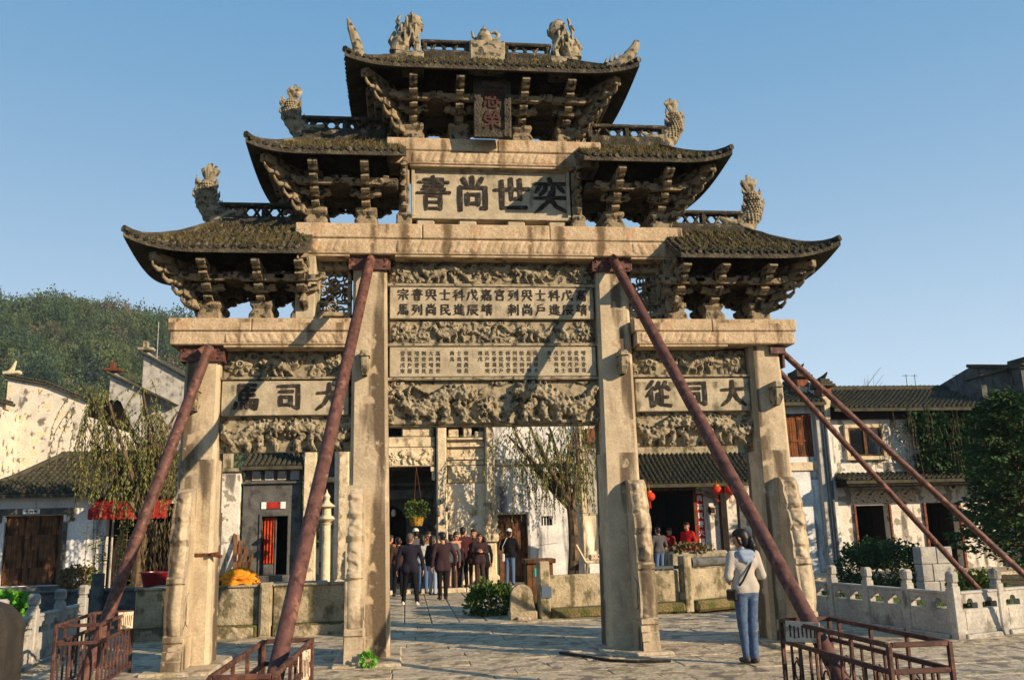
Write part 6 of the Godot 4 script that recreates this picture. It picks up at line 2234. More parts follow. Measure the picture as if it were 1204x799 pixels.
func build_plants() -> void:
	willow("olive willow with hanging twigs in front of the left cottage roof", Vector3(-8.0, 0.0, -12.2), 5.6, Vector3(2.1, 1.0, 1.0), 300, 2.75, M.leaf_olive, Vector3(-0.6, 0, 0))
	willow("bare-trunked willow standing between the hall and the shop", Vector3(3.42, 0.06, -13.5), 5.4, Vector3(2.3, 1.0, 0.9), 170, 2.3, M.leaf_olive, Vector3(-0.55, 0, 0))

	# conifer at the right edge: sprays on tiers of drooping branches
	for q in [[Vector3(12.2, 0.0, -6.4), 4.45, 1.65, "broad dark cypress with feathery sprays at the right edge"], [Vector3(15.4, 0.0, -10.5), 5.0, 1.9, "second dark cypress behind and right of the broad one"]]:
		var base: Vector3 = q[0]
		var h: float = q[1]
		var t := thing("cypress_tree", q[3], "tree", base)
		var tk := MB.new()
		tk.tube([base - Vector3(0, 0.1, 0), base + Vector3(0.03, h * 0.5, 0), base + Vector3(0, h * 0.96, 0)], [0.13, 0.08, 0.015], 9, 1.0, true, 0.06, 4)
		var lf := MB.new()
		for i in 120:
			var f := pow(i / 120.0, 0.85)
			var a := i * 2.39996
			var y := h * lerpf(0.1, 0.97, f)
			var l: float = q[2] * pow(1.0 - f, 0.62) * r(0.72, 1.12) + 0.08
			var d := Vector3(cos(a), r(0.1, 0.45), sin(a)).normalized()
			var p0 := base + Vector3(0, y, 0)
			var p1 := p0 + d * l
			tk.tube([p0, p0.lerp(p1, 0.55) + Vector3(0, 0.03, 0), p1], [0.022, 0.014, 0.004], 5)
			lf.col = tint(0.55, 1.3)
			var keep := lf.col
			for k in int(30 + l * 75.0):
				var u := pow(r(0.05, 1.0), 0.7)
				var p := p0.lerp(p1, u) + Vector3(r(-1, 1), r(-0.7, 0.5), r(-1, 1)) * 0.2 * (1.1 - u * 0.5)
				lf.col = keep * r(0.7, 1.3)
				leaf(lf, p, (d + Vector3(r(-0.7, 0.7), r(-0.8, 0.3), r(-0.7, 0.7))).normalized(), r(0.07, 0.18), 0.2)
		part(t, "trunk", tk, M.bark)
		part(t, "crown", lf, M.leaf_dark, "", "stuff")

	var bushes := [
		["round_bush", "large dome-shaped clipped green bush on the right-hand lawn", Vector3(10.25, 0.42, -9.0), Vector3(1.12, 0.72, 0.95), 5200, 0.07, "dark"],
		["low_shrub", "low bright shrub just inside the corner of the right balustrade", Vector3(7.95, 0.42, -1.9), Vector3(0.5, 0.32, 0.35), 1300, 0.06, "mid"],
		["path_shrub", "spreading green shrub beside the slab path near the crowd", Vector3(0.42, 0.2, -5.75), Vector3(0.5, 0.42, 0.55), 1900, 0.07, "mid"],
		["garden_plant", "bright green leafy plant behind the left-edge balustrade", Vector3(-6.75, 0.72, -1.3), Vector3(0.34, 0.22, 0.3), 900, 0.075, "bright"],
		["dry_shrub", "dry olive shrub at the foot of the cottage wall", Vector3(-10.2, 0.6, -14.4), Vector3(0.5, 0.33, 0.3), 900, 0.08, "olive"],
	]
	for b in bushes:
		var t := thing(b[0], b[1], "bush", Vector3(b[2].x, 0.0, b[2].z))
		var lf := MB.new()
		var c: Vector3 = b[2]
		var rd: Vector3 = b[3]
		leaf_ball(lf, c, rd, b[4], b[5])
		for k in 14:
			var d := Vector3(r(-1, 1), r(-0.1, 1), r(-1, 1)).normalized()
			clump(lf, c + d * rd * r(0.8, 1.06), minf(rd.x, rd.y) * 0.3, int(b[4] * 0.02), b[5])
		var st := MB.new()
		for k in 9:
			var d := Vector3(r(-1, 1), r(0.1, 1), r(-1, 1)).normalized()
			st.tube([Vector3(c.x + d.x * 0.08, -0.05, c.z + d.z * 0.08), c + d * rd * 0.75], [0.018, 0.006], 5)
		part(t, "stems", st, M.bark)
		part(t, "foliage", lf, {"dark": M.leaf_dark, "mid": M.leaf_mid, "bright": M.leaf_bright, "olive": M.leaf_dry}[b[6]], "", "stuff")
	# climber that hangs over the upper wall of the two-storey house
	var v := thing("climbing_vine", "dark climbing vine hanging over the upper wall of the two-storey house", "vine", Vector3(16.2, 3.2, -14.7))
	var lf := MB.new()
	var st := MB.new()
	for i in 64:
		var x := r(14.9, 18.3)
		clump(lf, Vector3(x, r(3.1, 4.8) + 0.2 * sin(x * 3.0), r(-14.9, -14.5)), r(0.2, 0.45), 130, 0.13)
	for i in 110:
		strand(lf, st, Vector3(r(14.2, 18.2), r(4.2, 5.3), r(-14.85, -14.3)), Vector3(r(-0.3, 0.3), 0, 0.1), r(0.5, 1.9), 0.08, 9)
	part(v, "stems", st, M.bark)
	part(v, "foliage", lf, M.leaf_dark, "", "stuff")
	# leafy stems in front of the awning shop
	var b := thing("bamboo_clump", "thin leafy stems growing under the red awning", "plant", Vector3(-9.0, 0.0, -12.9))
	var bs := MB.new()
	var bl := MB.new()
	for i in 22:
		var p := Vector3(r(-9.5, -8.2), 0.0, r(-13.2, -12.6))
		var q := p + Vector3(r(-0.2, 0.2), r(1.5, 2.3), r(-0.1, 0.1))
		bs.tube([p, p.lerp(q, 0.5) + Vector3(r(-0.05, 0.05), 0, 0), q], [0.014, 0.011, 0.005], 5)
		for k in 26:
			bl.col = tint()
			leaf(bl, p.lerp(q, r(0.2, 1.0)), Vector3(r(-1, 1), r(-0.6, 0.4), r(-1, 1)).normalized(), r(0.08, 0.17), 0.16)
	part(b, "stems", bs, M.bark)
	part(b, "leaves", bl, M.leaf_olive, "", "stuff")
	# bare twigs of a winter tree behind the long roof
	var bt := thing("bare_tree", "leafless twiggy tree top behind the long roof on the right", "tree", Vector3(17.4, 0.0, -22.5))
	var tm := MB.new()
	limb(tm, Vector3(17.4, -0.1, -22.5), Vector3(17.3, 5.6, -22.5), 0.16, 0.07, 0.1, 3)
	for i in 26:
		var p := Vector3(17.3 + r(-0.3, 0.3), r(4.2, 6.0), -22.5)
		var e := p + Vector3(r(-2.4, 1.6), r(0.6, 2.3), r(-0.8, 0.8))
		var pts := limb(tm, p, e, 0.022, 0.006, 0.2, i)
		for k in 3:
			var q: Vector3 = pts[2 + k]
			tm.tube([q, q + Vector3(r(-0.5, 0.5), r(0.2, 0.7), r(-0.2, 0.2))], [0.008, 0.004], 4)
	part(bt, "trunk", tm, M.bark)
	# weed at the foot of the left inner drum stone
	var wd := MB.new()
	leaf_ball(wd, Vector3(-1.68, 0.1, 0.62), Vector3(0.09, 0.09, 0.07), 130, 0.05)
	tag(part(self, "weed", wd, M.leaf_bright), "small bright green weed at the foot of the left inner pillar", "plant")
	# lawn inside the right balustrade
	var lw := MB.new()
	lw.bx(6.4, 13.5, -0.05, -0.008, -12.0, -0.6)
	struct("lawn", lw, M.moss, "dark lawn inside the right-hand balustrade", "lawn")
	var gr := MB.new()
	for i in 5200:
		var p := Vector3(r(6.5, 12.5), -0.01, r(-11.0, -0.8))
		if p.z > -0.8 - (p.x - 6.2) * 0.3:
			continue
		gr.col = tint()
		var d := Vector3(r(-0.03, 0.03), r(0.04, 0.12), r(-0.03, 0.03))
		gr.t(p + Vector3(0.012, 0, 0), p - Vector3(0.012, 0, 0), p + d)
	var go := part(self, "grass", gr, M.leaf_mid)
	tag(go, "short green grass on the lawn inside the right balustrade", "grass", "", "stuff")

# ---------------------------------------------------------------- steel props and guard rails
func brace(label: String, a: Vector3, b: Vector3, rad: float, plate: Array) -> void:
	var t := thing("steel_brace", label, "brace", b)
	var d := (b - a).normalized()
	var mb := MB.new()
	mb.tube([a - d * 0.06, a.lerp(b, 0.33), a.lerp(b, 0.66), b], [rad, rad, rad, rad], 22)
	var o := part(t, "pole", mb, M.steel)
	var c := MB.new()
	for k in [0.335, 0.67]:
		c.tube([a.lerp(b, k) - d * 0.012, a.lerp(b, k) + d * 0.012], [rad + 0.003, rad + 0.003], 22)
	part(o, "weld_seam", c, M.steel)
	if plate.size():
		# steel collar that grips the pillar head
		var p := MB.new()
		var x0: float = plate[0]
		var x1: float = plate[1]
		var y0: float = plate[2]
		var y1: float = plate[3]
		p.bx(x0, x1, y0, y1, 0.012, 0.045, 0.004)
		p.bx(x0, x1, y0, y1, -0.545, -0.512, 0.004)
		p.bx(x0 - 0.025, x0 - 0.001, y0, y1, -0.545, 0.045, 0.004)
		p.bx(x1 + 0.001, x1 + 0.025, y0, y1, -0.545, 0.045, 0.004)
		var po := part(t, "collar", p, M.steel)
		for s in [-1.0, 1.0]:
			for h in [0.25, 0.75]:
				var bo := MB.new()
				bo.tube([Vector3((x0 + x1) / 2 + s * (x1 - x0) * 0.42, lerpf(y0, y1, h), 0.04), Vector3((x0 + x1) / 2 + s * (x1 - x0) * 0.42, lerpf(y0, y1, h), 0.062)], [0.016, 0.016], 6)
				part(po, "bolt", bo, M.rust)
		var gs := MB.new()
		gs.prism(pv([0, 0.1, 0.16, 0.0, 0.0, -0.14]), -0.012, 0.012, Transform3D(Basis(Vector3(d.x, 0, d.z).normalized(), Vector3.UP, Vector3(d.x, 0, d.z).normalized().cross(Vector3.UP)), a))
		part(po, "gusset", gs, M.steel)
	var f := MB.new()
	f.bx(b.x - rad * 2.2, b.x + rad * 2.2, -0.04, 0.1, b.z - rad * 2.2, b.z + rad * 2.2, 0.02)
	part(t, "foot_block", f, M.wallstone)

func guard_rail(label: String, o: Transform3D, w: float, l: float, h: float, seed_: int) -> void:
	# welded cage of square bar: open top panel, bars and scrolls below
	var t := thing("guard_rail", label, "railing", o.origin, "rusty guard rails round the brace feet")
	var rr := RandomNumberGenerator.new()
	rr.seed = seed_
	var q := 0.036
	for sx in [-1.0, 1.0]:
		for sz in [-1.0, 1.0]:
			var mb := MB.new()
			mb.box(o * xf(Vector3(sx * w / 2, h / 2 - 0.01, sz * l / 2)), Vector3(q, h, q), 0.006)
			part(t, "post", mb, M.rail)
	for y in [h - 0.02, h - 0.2, 0.1]:
		for s in [-1.0, 1.0]:
			var mb := MB.new()
			mb.box(o * xf(Vector3(s * w / 2, y, 0)), Vector3(q - 0.004, q * (1.0 if y > 0.2 else 0.8), l - q), 0.005)
			part(t, "rail", mb, M.rail)
			mb = MB.new()
			mb.box(o * xf(Vector3(0, y, s * l / 2)), Vector3(w - q, q * (1.0 if y > 0.2 else 0.8), q - 0.004), 0.005)
			part(t, "rail", mb, M.rail)
	var n := int(l / 0.17)
	for i in range(1, n):
		for s in [-1.0, 1.0]:
			var mb := MB.new()
			var z := -l / 2 + l * i / n
			var top := h - 0.22
			mb.box(o * xf(Vector3(s * w / 2, (top + 0.12) / 2, z)), Vector3(0.02, top - 0.12, 0.022), 0.003)
			part(t, "bar", mb, M.rail)
			if i % 3 == 1:
				mb = MB.new()
				mb.box(o * xf(Vector3(s * w / 2, h - 0.11, z)), Vector3(0.026, 0.14, 0.03), 0.003)
				part(t, "bar", mb, M.rail)
				if i + 2 < n:
					mb = MB.new()
					var pts := []
					var rad := []
					for k in 15:
						var a := k / 14.0 * TAU * 1.15
						var e := 0.065 * (1.0 - 0.35 * k / 14.0)
						pts.append(o * Vector3(s * w / 2, 0.34 + cos(a) * e * 1.6, z + 0.085 + sin(a) * e))
						rad.append(0.008)
					mb.tube(pts, rad, 5)
					part(t, "scroll", mb, M.rail)
	for s in [-1.0, 1.0]:
		for i in range(1, 3):
			var mb := MB.new()
			mb.box(o * xf(Vector3(-w / 2 + w * i / 3.0, (h - 0.1) / 2, s * l / 2)), Vector3(0.022, h - 0.32, 0.02), 0.003)
			part(t, "bar", mb, M.rail)

func notice(label: String, o: Transform3D, s: Vector2) -> void:
	var mb := MB.new()
	mb.box(o, Vector3(s.x, s.y, 0.006), 0.002)
	var b := part(self, "notice_board", mb, M.paper)
	tag(b, label, "sign")
	for i in 7:
		var m := MB.new()
		m.box(o * xf(Vector3((i - 3.0) * s.x * 0.12, r(-0.06, 0.06) * s.y, 0.004), 0.0, 0.0, r(-0.06, 0.06)), Vector3(s.x * 0.045, s.y * r(0.45, 0.65), 0.002))
		part(b, "faded_mark", m, M.redink)

func build_braces() -> void:
	brace("thick brown steel brace leaning on the left inner pillar", Vector3(-1.72, 5.28, 0.1), Vector3(-2.3, 0.0, 5.02), 0.07, [-1.99, -1.465, 5.18, 5.375])
	brace("thick brown steel brace leaning on the right inner pillar", Vector3(1.72, 5.34, 0.1), Vector3(2.46, 0.0, 4.735), 0.07, [1.45, 1.985, 5.18, 5.375])
	brace("steel brace sloping left from the outer left pillar", Vector3(-3.84, 4.02, 0.1), Vector3(-4.79, 0.0, 1.2), 0.07, [-4.18, -3.66, 3.89, 4.095])
	brace("upper of two thin steel braces sloping right from the outer right pillar", Vector3(4.19, 4.02, -0.05), Vector3(7.85, 0.0, 0.62), 0.044, [])
	brace("lower of two thin steel braces sloping right from the outer right pillar", Vector3(4.19, 3.83, -0.3), Vector3(8.2, 0.0, -1.6), 0.044, [])
	var p := MB.new()
	p.bx(3.97, 4.2, 3.97, 4.09, 0.012, 0.06, 0.006)
	p.bx(4.165, 4.2, 3.78, 4.09, -0.53, 0.01, 0.006)
	var po := part(self, "wall_bracket", p, M.steel)
	tag(po, "small steel angle bracket at the head of the outer right pillar", "bracket")
	guard_rail("rusty guard rail round the brace foot, front right", xf(Vector3(2.4, 0.0, 4.84), 0.0), 0.46, 1.86, 0.75, 5)
	guard_rail("rusty guard rail round the brace foot, bottom centre-left", xf(Vector3(-2.24, 0.0, 4.93), -0.02), 0.4, 1.95, 0.75, 6)
	guard_rail("rusty guard rail round the brace foot, at lower left beside dark post", xf(Vector3(-4.74, 0.0, 0.92), 0.09), 0.44, 1.66, 0.75, 7)
	notice("small pale notice wired to the lower left guard rail", xf(Vector3(-4.49, 0.68, 0.72), 0.55), Vector2(0.17, 0.19))
	notice("pale notice hanging on the bottom centre-left guard rail", xf(Vector3(-2.015, 0.6, 4.6), 1.2), Vector2(0.2, 0.24))
	notice("pale notice tied to the front right guard rail", xf(Vector3(2.15, 0.68, 4.4), -0.8, -0.1), Vector2(0.3, 0.17))

func cloth(called: String, label: String, x0: float, x1: float, y0: float, y1: float, z: float, mat: Material, waves: float) -> void:
	var mb := MB.new()
	mb.sheet(24, 14, func(u: float, v: float) -> Vector3:
		var w := lerpf(1.0, 0.82, sin(v * PI) * 0.7)
		return Vector3(lerpf(x0, x1, 0.5 + (u - 0.5) * w), lerpf(y0, y1, v) + 0.03 * sin(u * 5.0), z + 0.05 * sin(u * waves + v * 2.0) * (1.15 - v)))
	tag(part(self, called, mb, mat), label, "cloth")

func build_small_things() -> void:
	# rust-coloured clamp on the outer left pillar
	var mb := MB.new()
	mb.bx(-4.02, -3.6, 1.375, 1.41, 0.02, 0.05, 0.006)
	mb.bx(-3.69, -3.655, 1.37, 1.415, -0.3, 0.1, 0.006)
	mb.bar(Vector3(-3.655, 1.38, 0.02), Vector3(-3.56, 1.36, 0.03), 0.05, 0.04, 0.008)
	tag(part(self, "iron_clamp", mb, M.rust), "rusty iron clamp round the outer left pillar", "clamp")
	# ledge behind the left canal wall with the bundle on it
	mb = MB.new()
	mb.bx(-5.5, -2.6, -0.05, 0.815, -4.5, -3.61, 0.02)
	tag(part(self, "stone_ledge", mb, M.wallstone), "stone ledge behind the low wall in the left bay", "ledge")
	mb = MB.new()
	var g := PackedVector3Array()
	var fn := FastNoiseLite.new()
	fn.seed = 4
	fn.frequency = 4.0
	for j in 21:
		for i in 31:
			var a := i / 30.0 * TAU
			var v := j / 20.0
			var rad := 0.27 * sqrt(maxf(1.0 - pow(v, 3.0), 0.0)) * (1.0 + 0.22 * sin(a * 5.0) * (1.0 - v) + 0.3 * fn.get_noise_2d(a * 0.3, v))
			g.append(Vector3(-3.98 + cos(a) * rad * 1.05, 0.835 + v * 0.26 + 0.05 * fn.get_noise_2d(cos(a) + 5.0, v * 1.4), -3.6 - sin(a) * rad * 0.75))
	mb.grid(g, 30, 20)
	tag(part(self, "cloth_bundle", mb, M.orange), "crumpled orange cloth bundle lying on the wall ledge", "bundle")
	for i in 8:
		mb = MB.new()
		var c := Vector3(-4.42 + r(-0.14, 0.14), 0.86 + (0.09 if i > 4 else 0.0), -3.55 + r(-0.1, 0.1))
		mb.tube([c - Vector3(0.06, 0.03, 0), c + Vector3(0, 0.02, 0), c + Vector3(0.06, -0.01, 0.02)], [0.04, 0.065, 0.03], 7, 1.0, true, 0.25, i)
		tag(part(self, "rubble_stone", mb, M.carved), "small dark rubble stone heaped left of the orange bundle", "stone", "rubble heap on the ledge")
	# loose black cable on the paving
	mb = MB.new()
	mb.tube([Vector3(0.75, 0.03, 0.1), Vector3(1.0, 0.032, 0.55), Vector3(1.22, 0.03, 0.95), Vector3(1.5, 0.033, 1.15), Vector3(1.9, 0.03, 1.2)], [0.018, 0.018, 0.018, 0.018, 0.018], 7)
	tag(part(self, "cable", mb, M.ink), "loose black cable on the paving beside the right inner pillar", "cable")
	# stone lantern pillar
	var lp := thing("stone_lantern", "slender pale stone lantern pillar right of the gatehouse", "lantern", Vector3(-3.42, 0.06, -13.5))
	mb = MB.new()
	mb.lathe([Vector2(0.0, 0.06), Vector2(0.24, 0.06), Vector2(0.24, 0.18), Vector2(0.15, 0.22), Vector2(0.125, 0.3), Vector2(0.115, 1.85), Vector2(0.15, 1.9), Vector2(0.0, 1.95)], 16, Transform3D(Basis(), Vector3(-3.42, 0, -13.5)))
	part(lp, "shaft", mb, M.pale)
	mb = MB.new()
	mb.lathe([Vector2(0.0, 1.9), Vector2(0.1, 1.92), Vector2(0.23, 2.02), Vector2(0.2, 2.08), Vector2(0.13, 2.12), Vector2(0.12, 2.3), Vector2(0.25, 2.36), Vector2(0.1, 2.48), Vector2(0.07, 2.55), Vector2(0.1, 2.64), Vector2(0.03, 2.75), Vector2(0.0, 2.85)], 8, Transform3D(Basis(), Vector3(-3.42, 0, -13.5)))
	part(lp, "lantern_head", mb, M.pale)
	# red tub with dark stems on the canal bank
	var tb := thing("red_tub", "bright red plastic tub standing on the canal bank behind the left brace", "tub", Vector3(-6.78, 0.56, -9.2))
	mb = MB.new()
	mb.lathe([Vector2(0.0, 0.57), Vector2(0.24, 0.57), Vector2(0.31, 0.86), Vector2(0.34, 0.86), Vector2(0.34, 0.89), Vector2(0.29, 0.89), Vector2(0.23, 0.62), Vector2(0.0, 0.62)], 22, Transform3D(Basis(), Vector3(-6.78, 0, -9.2)))
	part(tb, "tub", mb, M.redplastic)
	var ub := thing("dark_shrub", "dark leafless shrub rising behind the red tub", "plant", Vector3(-6.8, 0.0, -9.8))
	mb = MB.new()
	for i in 46:
		var p := Vector3(-6.8 + r(-0.25, 0.25), 0.0, -9.8 + r(-0.1, 0.1))
		var q := p + Vector3(r(-0.35, 0.4), r(1.2, 1.95), r(-0.2, 0.2))
		mb.tube([p, p.lerp(q, 0.6) + Vector3(r(-0.1, 0.1), 0, 0), q], [0.018, 0.014, 0.006], 5)
	part(ub, "stems", mb, M.darkwood)
	mb = MB.new()
	for i in 500:
		mb.col = tint(0.3, 0.6)
		leaf(mb, Vector3(-6.8 + r(-0.45, 0.5), r(0.8, 1.9), -9.8 + r(-0.25, 0.25)), Vector3(r(-0.3, 0.3), 1, r(-0.3, 0.3)).normalized(), 0.2, 0.1)
	part(ub, "leaves", mb, M.leaf_dry, "", "stuff")
	# brown wooden bin with a teal label behind the right wall post
	var bn := thing("litter_bin", "brown wooden litter bin with a teal label behind the wall post", "bin", Vector3(1.42, 0.0, -6.1))
	for i in 5:
		mb = MB.new()
		mb.bx(1.15 + i * 0.106, 1.15 + (i + 1) * 0.106 - 0.006, 0.06, 0.93, -5.98, -5.95 + r(-0.005, 0.005), 0.006)
		part(bn, "slat", mb, M.wood)
	mb = MB.new()
	mb.bx(1.15, 1.68, 0.0, 0.92, -6.4, -5.98, 0.01)
	part(bn, "body", mb, M.wood)
	mb = MB.new()
	mb.bx(1.1, 1.73, 0.93, 1.02, -6.45, -5.9, 0.012)
	part(bn, "lid", mb, M.wood)
	mb = MB.new()
	mb.bx(1.3, 1.42, 0.68, 0.84, -5.95, -5.94, 0.003)
	part(bn, "label", mb, M.teal)
	# blue panel on the side of the wall post
	mb = MB.new()
	mb.bx(1.21, 1.39, 0.38, 0.58, -4.452, -4.44, 0.003)
	tag(part(self, "post_plate", mb, flat(Color("#4d5c70"), 0.5)), "slanting grey-blue plate on the front of the wall post", "plate")
	# dark pipe and stone trough on the right bank
	mb = MB.new()
	mb.tube([Vector3(4.3, 0.88, -5.35), Vector3(4.9, 0.885, -5.6), Vector3(5.6, 0.88, -5.95)], [0.095, 0.095, 0.09], 14)
	tag(part(self, "dark_pipe", mb, M.greystone), "dark thick pipe lying along the wall top right of the post", "pipe")
	mb = MB.new()
	mb.bx(3.3, 4.0, 0.78, 0.84, -5.4, -5.08, 0.01)
	tag(part(self, "stone_slab", mb, M.greystone), "flat dark slab lying on the wall top left of the post", "slab")
	var tr_ := thing("stone_trough", "rough stone trough with weeds behind the dark pipe", "trough", Vector3(5.0, 0.0, -7.2))
	mb = MB.new()
	mb.bx(4.4, 5.7, -0.05, 1.05, -7.5, -7.0, 0.05)
	part(tr_, "trough", mb, M.wallstone)
	mb = MB.new()
	leaf_ball(mb, Vector3(4.9, 1.08, -7.15), Vector3(0.5, 0.12, 0.2), 320, 0.08)
	part(tr_, "weeds", mb, M.leaf_dry, "", "stuff")
	# washing between the willow and the shop
	cloth("cream_sheet", "cream sheet draped on a line right of the willow trunk", 3.88, 4.38, 0.75, 2.0, -13.7, M.warmplaster, 7.0)
	cloth("red_garment", "red garment hanging on the line beside the cream sheet", 4.3, 4.72, 1.0, 1.98, -13.65, M.red, 13.0)
	mb = MB.new()
	mb.tube([Vector3(3.45, 2.05, -13.6), Vector3(4.3, 1.98, -13.66), Vector3(5.2, 2.06, -13.7)], [0.008, 0.008, 0.008], 4)
	tag(part(self, "washing_line", mb, M.ink), "thin washing line holding the cream sheet and red garment", "line")
	# little cart
	var ct := thing("hand_cart", "small pale wooden handcart beside the willow trunk", "cart", Vector3(4.1, 0.06, -13.2))
	mb = MB.new()
	mb.bx(3.75, 4.5, 0.62, 0.7, -13.45, -13.0, 0.015)
	part(ct, "bed", mb, M.pale)
	for q in [[Vector3(3.75, 0.66, -13.0), Vector3(3.48, 1.15, -12.95)], [Vector3(4.5, 0.66, -13.0), Vector3(4.78, 0.98, -12.95)], [Vector3(3.8, 0.06, -13.05), Vector3(3.85, 0.64, -13.05)], [Vector3(4.45, 0.06, -13.05), Vector3(4.4, 0.64, -13.05)], [Vector3(3.8, 0.06, -13.4), Vector3(3.85, 0.64, -13.4)], [Vector3(4.45, 0.06, -13.4), Vector3(4.4, 0.64, -13.4)]]:
		mb = MB.new()
		mb.bar(q[0], q[1], 0.05, 0.05, 0.008)
		part(ct, "leg" if q[0].y < 0.3 else "handle", mb, M.pale)
	mb = MB.new()
	mb.bx(3.9, 4.3, 0.7, 0.86, -13.4, -13.1, 0.03)
	tag(part(self, "sack", mb, M.paper), "pale folded sack lying on the small handcart", "sack")

# ---------------------------------------------------------------- figures
# One skin over joints: every bone is a tapered capsule [a, b, radius a, radius b, region, depth squash];
# the joined field is meshed with one vertex per crossed cell.
const SKIN := 0
const TOP := 1
const LEGS := 2
const SHOE := 3
const HAIR := 4
const DARK := 5
const EXTRA := 6
const LIP := 7
const SLEEVE := 8

func skin_over(bones: Array, cell: float, blend: float, hem := -1.0) -> Array:
	var lo := Vector3(1e9, 1e9, 1e9)
	var hi := -lo
	for b in bones:
		var m: float = maxf(b[2], b[3]) + cell * 2.0
		for p in [b[0], b[1]]:
			lo = lo.min(p - Vector3(m, m, m))
			hi = hi.max(p + Vector3(m, m, m))
	var nx := int((hi.x - lo.x) / cell) + 2
	var ny := int((hi.y - lo.y) / cell) + 2
	var nz := int((hi.z - lo.z) / cell) + 2
	var f := PackedFloat32Array()
	f.resize(nx * ny * nz)
	f.fill(9.0)
	var best := f.duplicate()
	var reg := PackedByteArray()
	reg.resize(f.size())
	for b in bones:
		var a: Vector3 = b[0]
		var e: Vector3 = b[1]
		var ra: float = b[2]
		var rb: float = b[3]
		var rg: int = b[4]
		var fz: float = b[5]
		var m := maxf(ra, rb) + maxf(blend, cell * 2.5)
		var l := ((a.min(e) - Vector3(m, m, m)) - lo) / cell
		var h := ((a.max(e) + Vector3(m, m, m)) - lo) / cell
		var d := e - a
		d.z *= fz
		var dd := maxf(d.length_squared(), 1e-9)
		for k in range(maxi(int(l.z), 0), mini(int(h.z) + 2, nz)):
			for j in range(maxi(int(l.y), 0), mini(int(h.y) + 2, ny)):
				var row := (k * ny + j) * nx
				for i in range(maxi(int(l.x), 0), mini(int(h.x) + 2, nx)):
					var q := lo + Vector3(i, j, k) * cell - a
					q.z *= fz
					var t := clampf(q.dot(d) / dd, 0.0, 1.0)
					var s := (q - d * t).length() - lerpf(ra, rb, t)
					var at := row + i
					if s < best[at]:
						best[at] = s
						reg[at] = rg
					var o := f[at]
					var w := blend - absf(o - s)
					f[at] = minf(o, s) - (w * w / (4.0 * blend) if w > 0.0 else 0.0)
	# surface nets
	var idx := PackedInt32Array()
	idx.resize(f.size())
	idx.fill(-1)
	var vs := PackedVector3Array()
	var vr := PackedByteArray()
	var cells := PackedInt32Array()
	var off := [0, 1, nx, nx + 1, nx * ny, nx * ny + 1, nx * ny + nx, nx * ny + nx + 1]
	for k in nz - 1:
		for j in ny - 1:
			for i in nx - 1:
				var at := (k * ny + j) * nx + i
				var c0 := f[at]
				if c0 > 3.0 * cell or c0 < -3.0 * cell:
					continue
				var neg := 0
				for o in 8:
					if f[at + off[o]] < 0.0:
						neg += 1
				if neg == 0 or neg == 8:
					continue
				var sum := Vector3()
				var cnt := 0
				for e in [[0, 1], [2, 3], [4, 5], [6, 7], [0, 2], [1, 3], [4, 6], [5, 7], [0, 4], [1, 5], [2, 6], [3, 7]]:
					var fa := f[at + off[e[0]]]
					var fb := f[at + off[e[1]]]
					if (fa < 0.0) != (fb < 0.0):
						var t := fa / (fa - fb)
						var pa := Vector3(e[0] & 1, (e[0] >> 1) & 1, e[0] >> 2)
						var pb := Vector3(e[1] & 1, (e[1] >> 1) & 1, e[1] >> 2)
						sum += pa.lerp(pb, t)
						cnt += 1
				idx[at] = vs.size()
				vs.append(lo + (Vector3(i, j, k) + sum / cnt) * cell)
				var rv: int = reg[at + (off[7] if f[at] > 0.0 else 0)]
				if hem > 0.0 and (rv == TOP or rv == LEGS):
					rv = TOP if vs[vs.size() - 1].y > hem else LEGS
				vr.append(TOP if rv == SLEEVE else rv)
				cells.append(at)
	var quads := []
	for c in cells:
		for ax in 3:
			var sx: int = [1, nx, nx * ny][ax]
			var s1: int = [nx, nx * ny, 1][ax]
			var s2: int = [nx * ny, 1, nx][ax]
			if (f[c] < 0.0) == (f[c + sx] < 0.0):
				continue
			if c - s1 - s2 < 0:
				continue
			var q := [idx[c], idx[c - s1], idx[c - s1 - s2], idx[c - s2]]
			if q.has(-1):
				continue
			if f[c] > 0.0:
				q.reverse()
			quads.append(q)
	var ns := PackedVector3Array()
	ns.resize(vs.size())
	for q in quads:
		var n := (vs[q[2]] - vs[q[0]]).cross(vs[q[3]] - vs[q[1]])
		for w in q:
			ns[w] += n
	var out := {}
	for q in quads:
		var rg: int = vr[q[0]]
		if not out.has(rg):
			out[rg] = MB.new()
		var m: MB = out[rg]
		m.tn(vs[q[0]], vs[q[1]], vs[q[2]], ns[q[0]].normalized(), ns[q[1]].normalized(), ns[q[2]].normalized())
		m.tn(vs[q[0]], vs[q[2]], vs[q[3]], ns[q[0]].normalized(), ns[q[2]].normalized(), ns[q[3]].normalized())
	return [out]

func merge(into: Dictionary, add: Dictionary, x: Transform3D) -> void:
	for k in add:
		if not into.has(k):
			into[k] = MB.new()
		into[k].add(add[k], x)

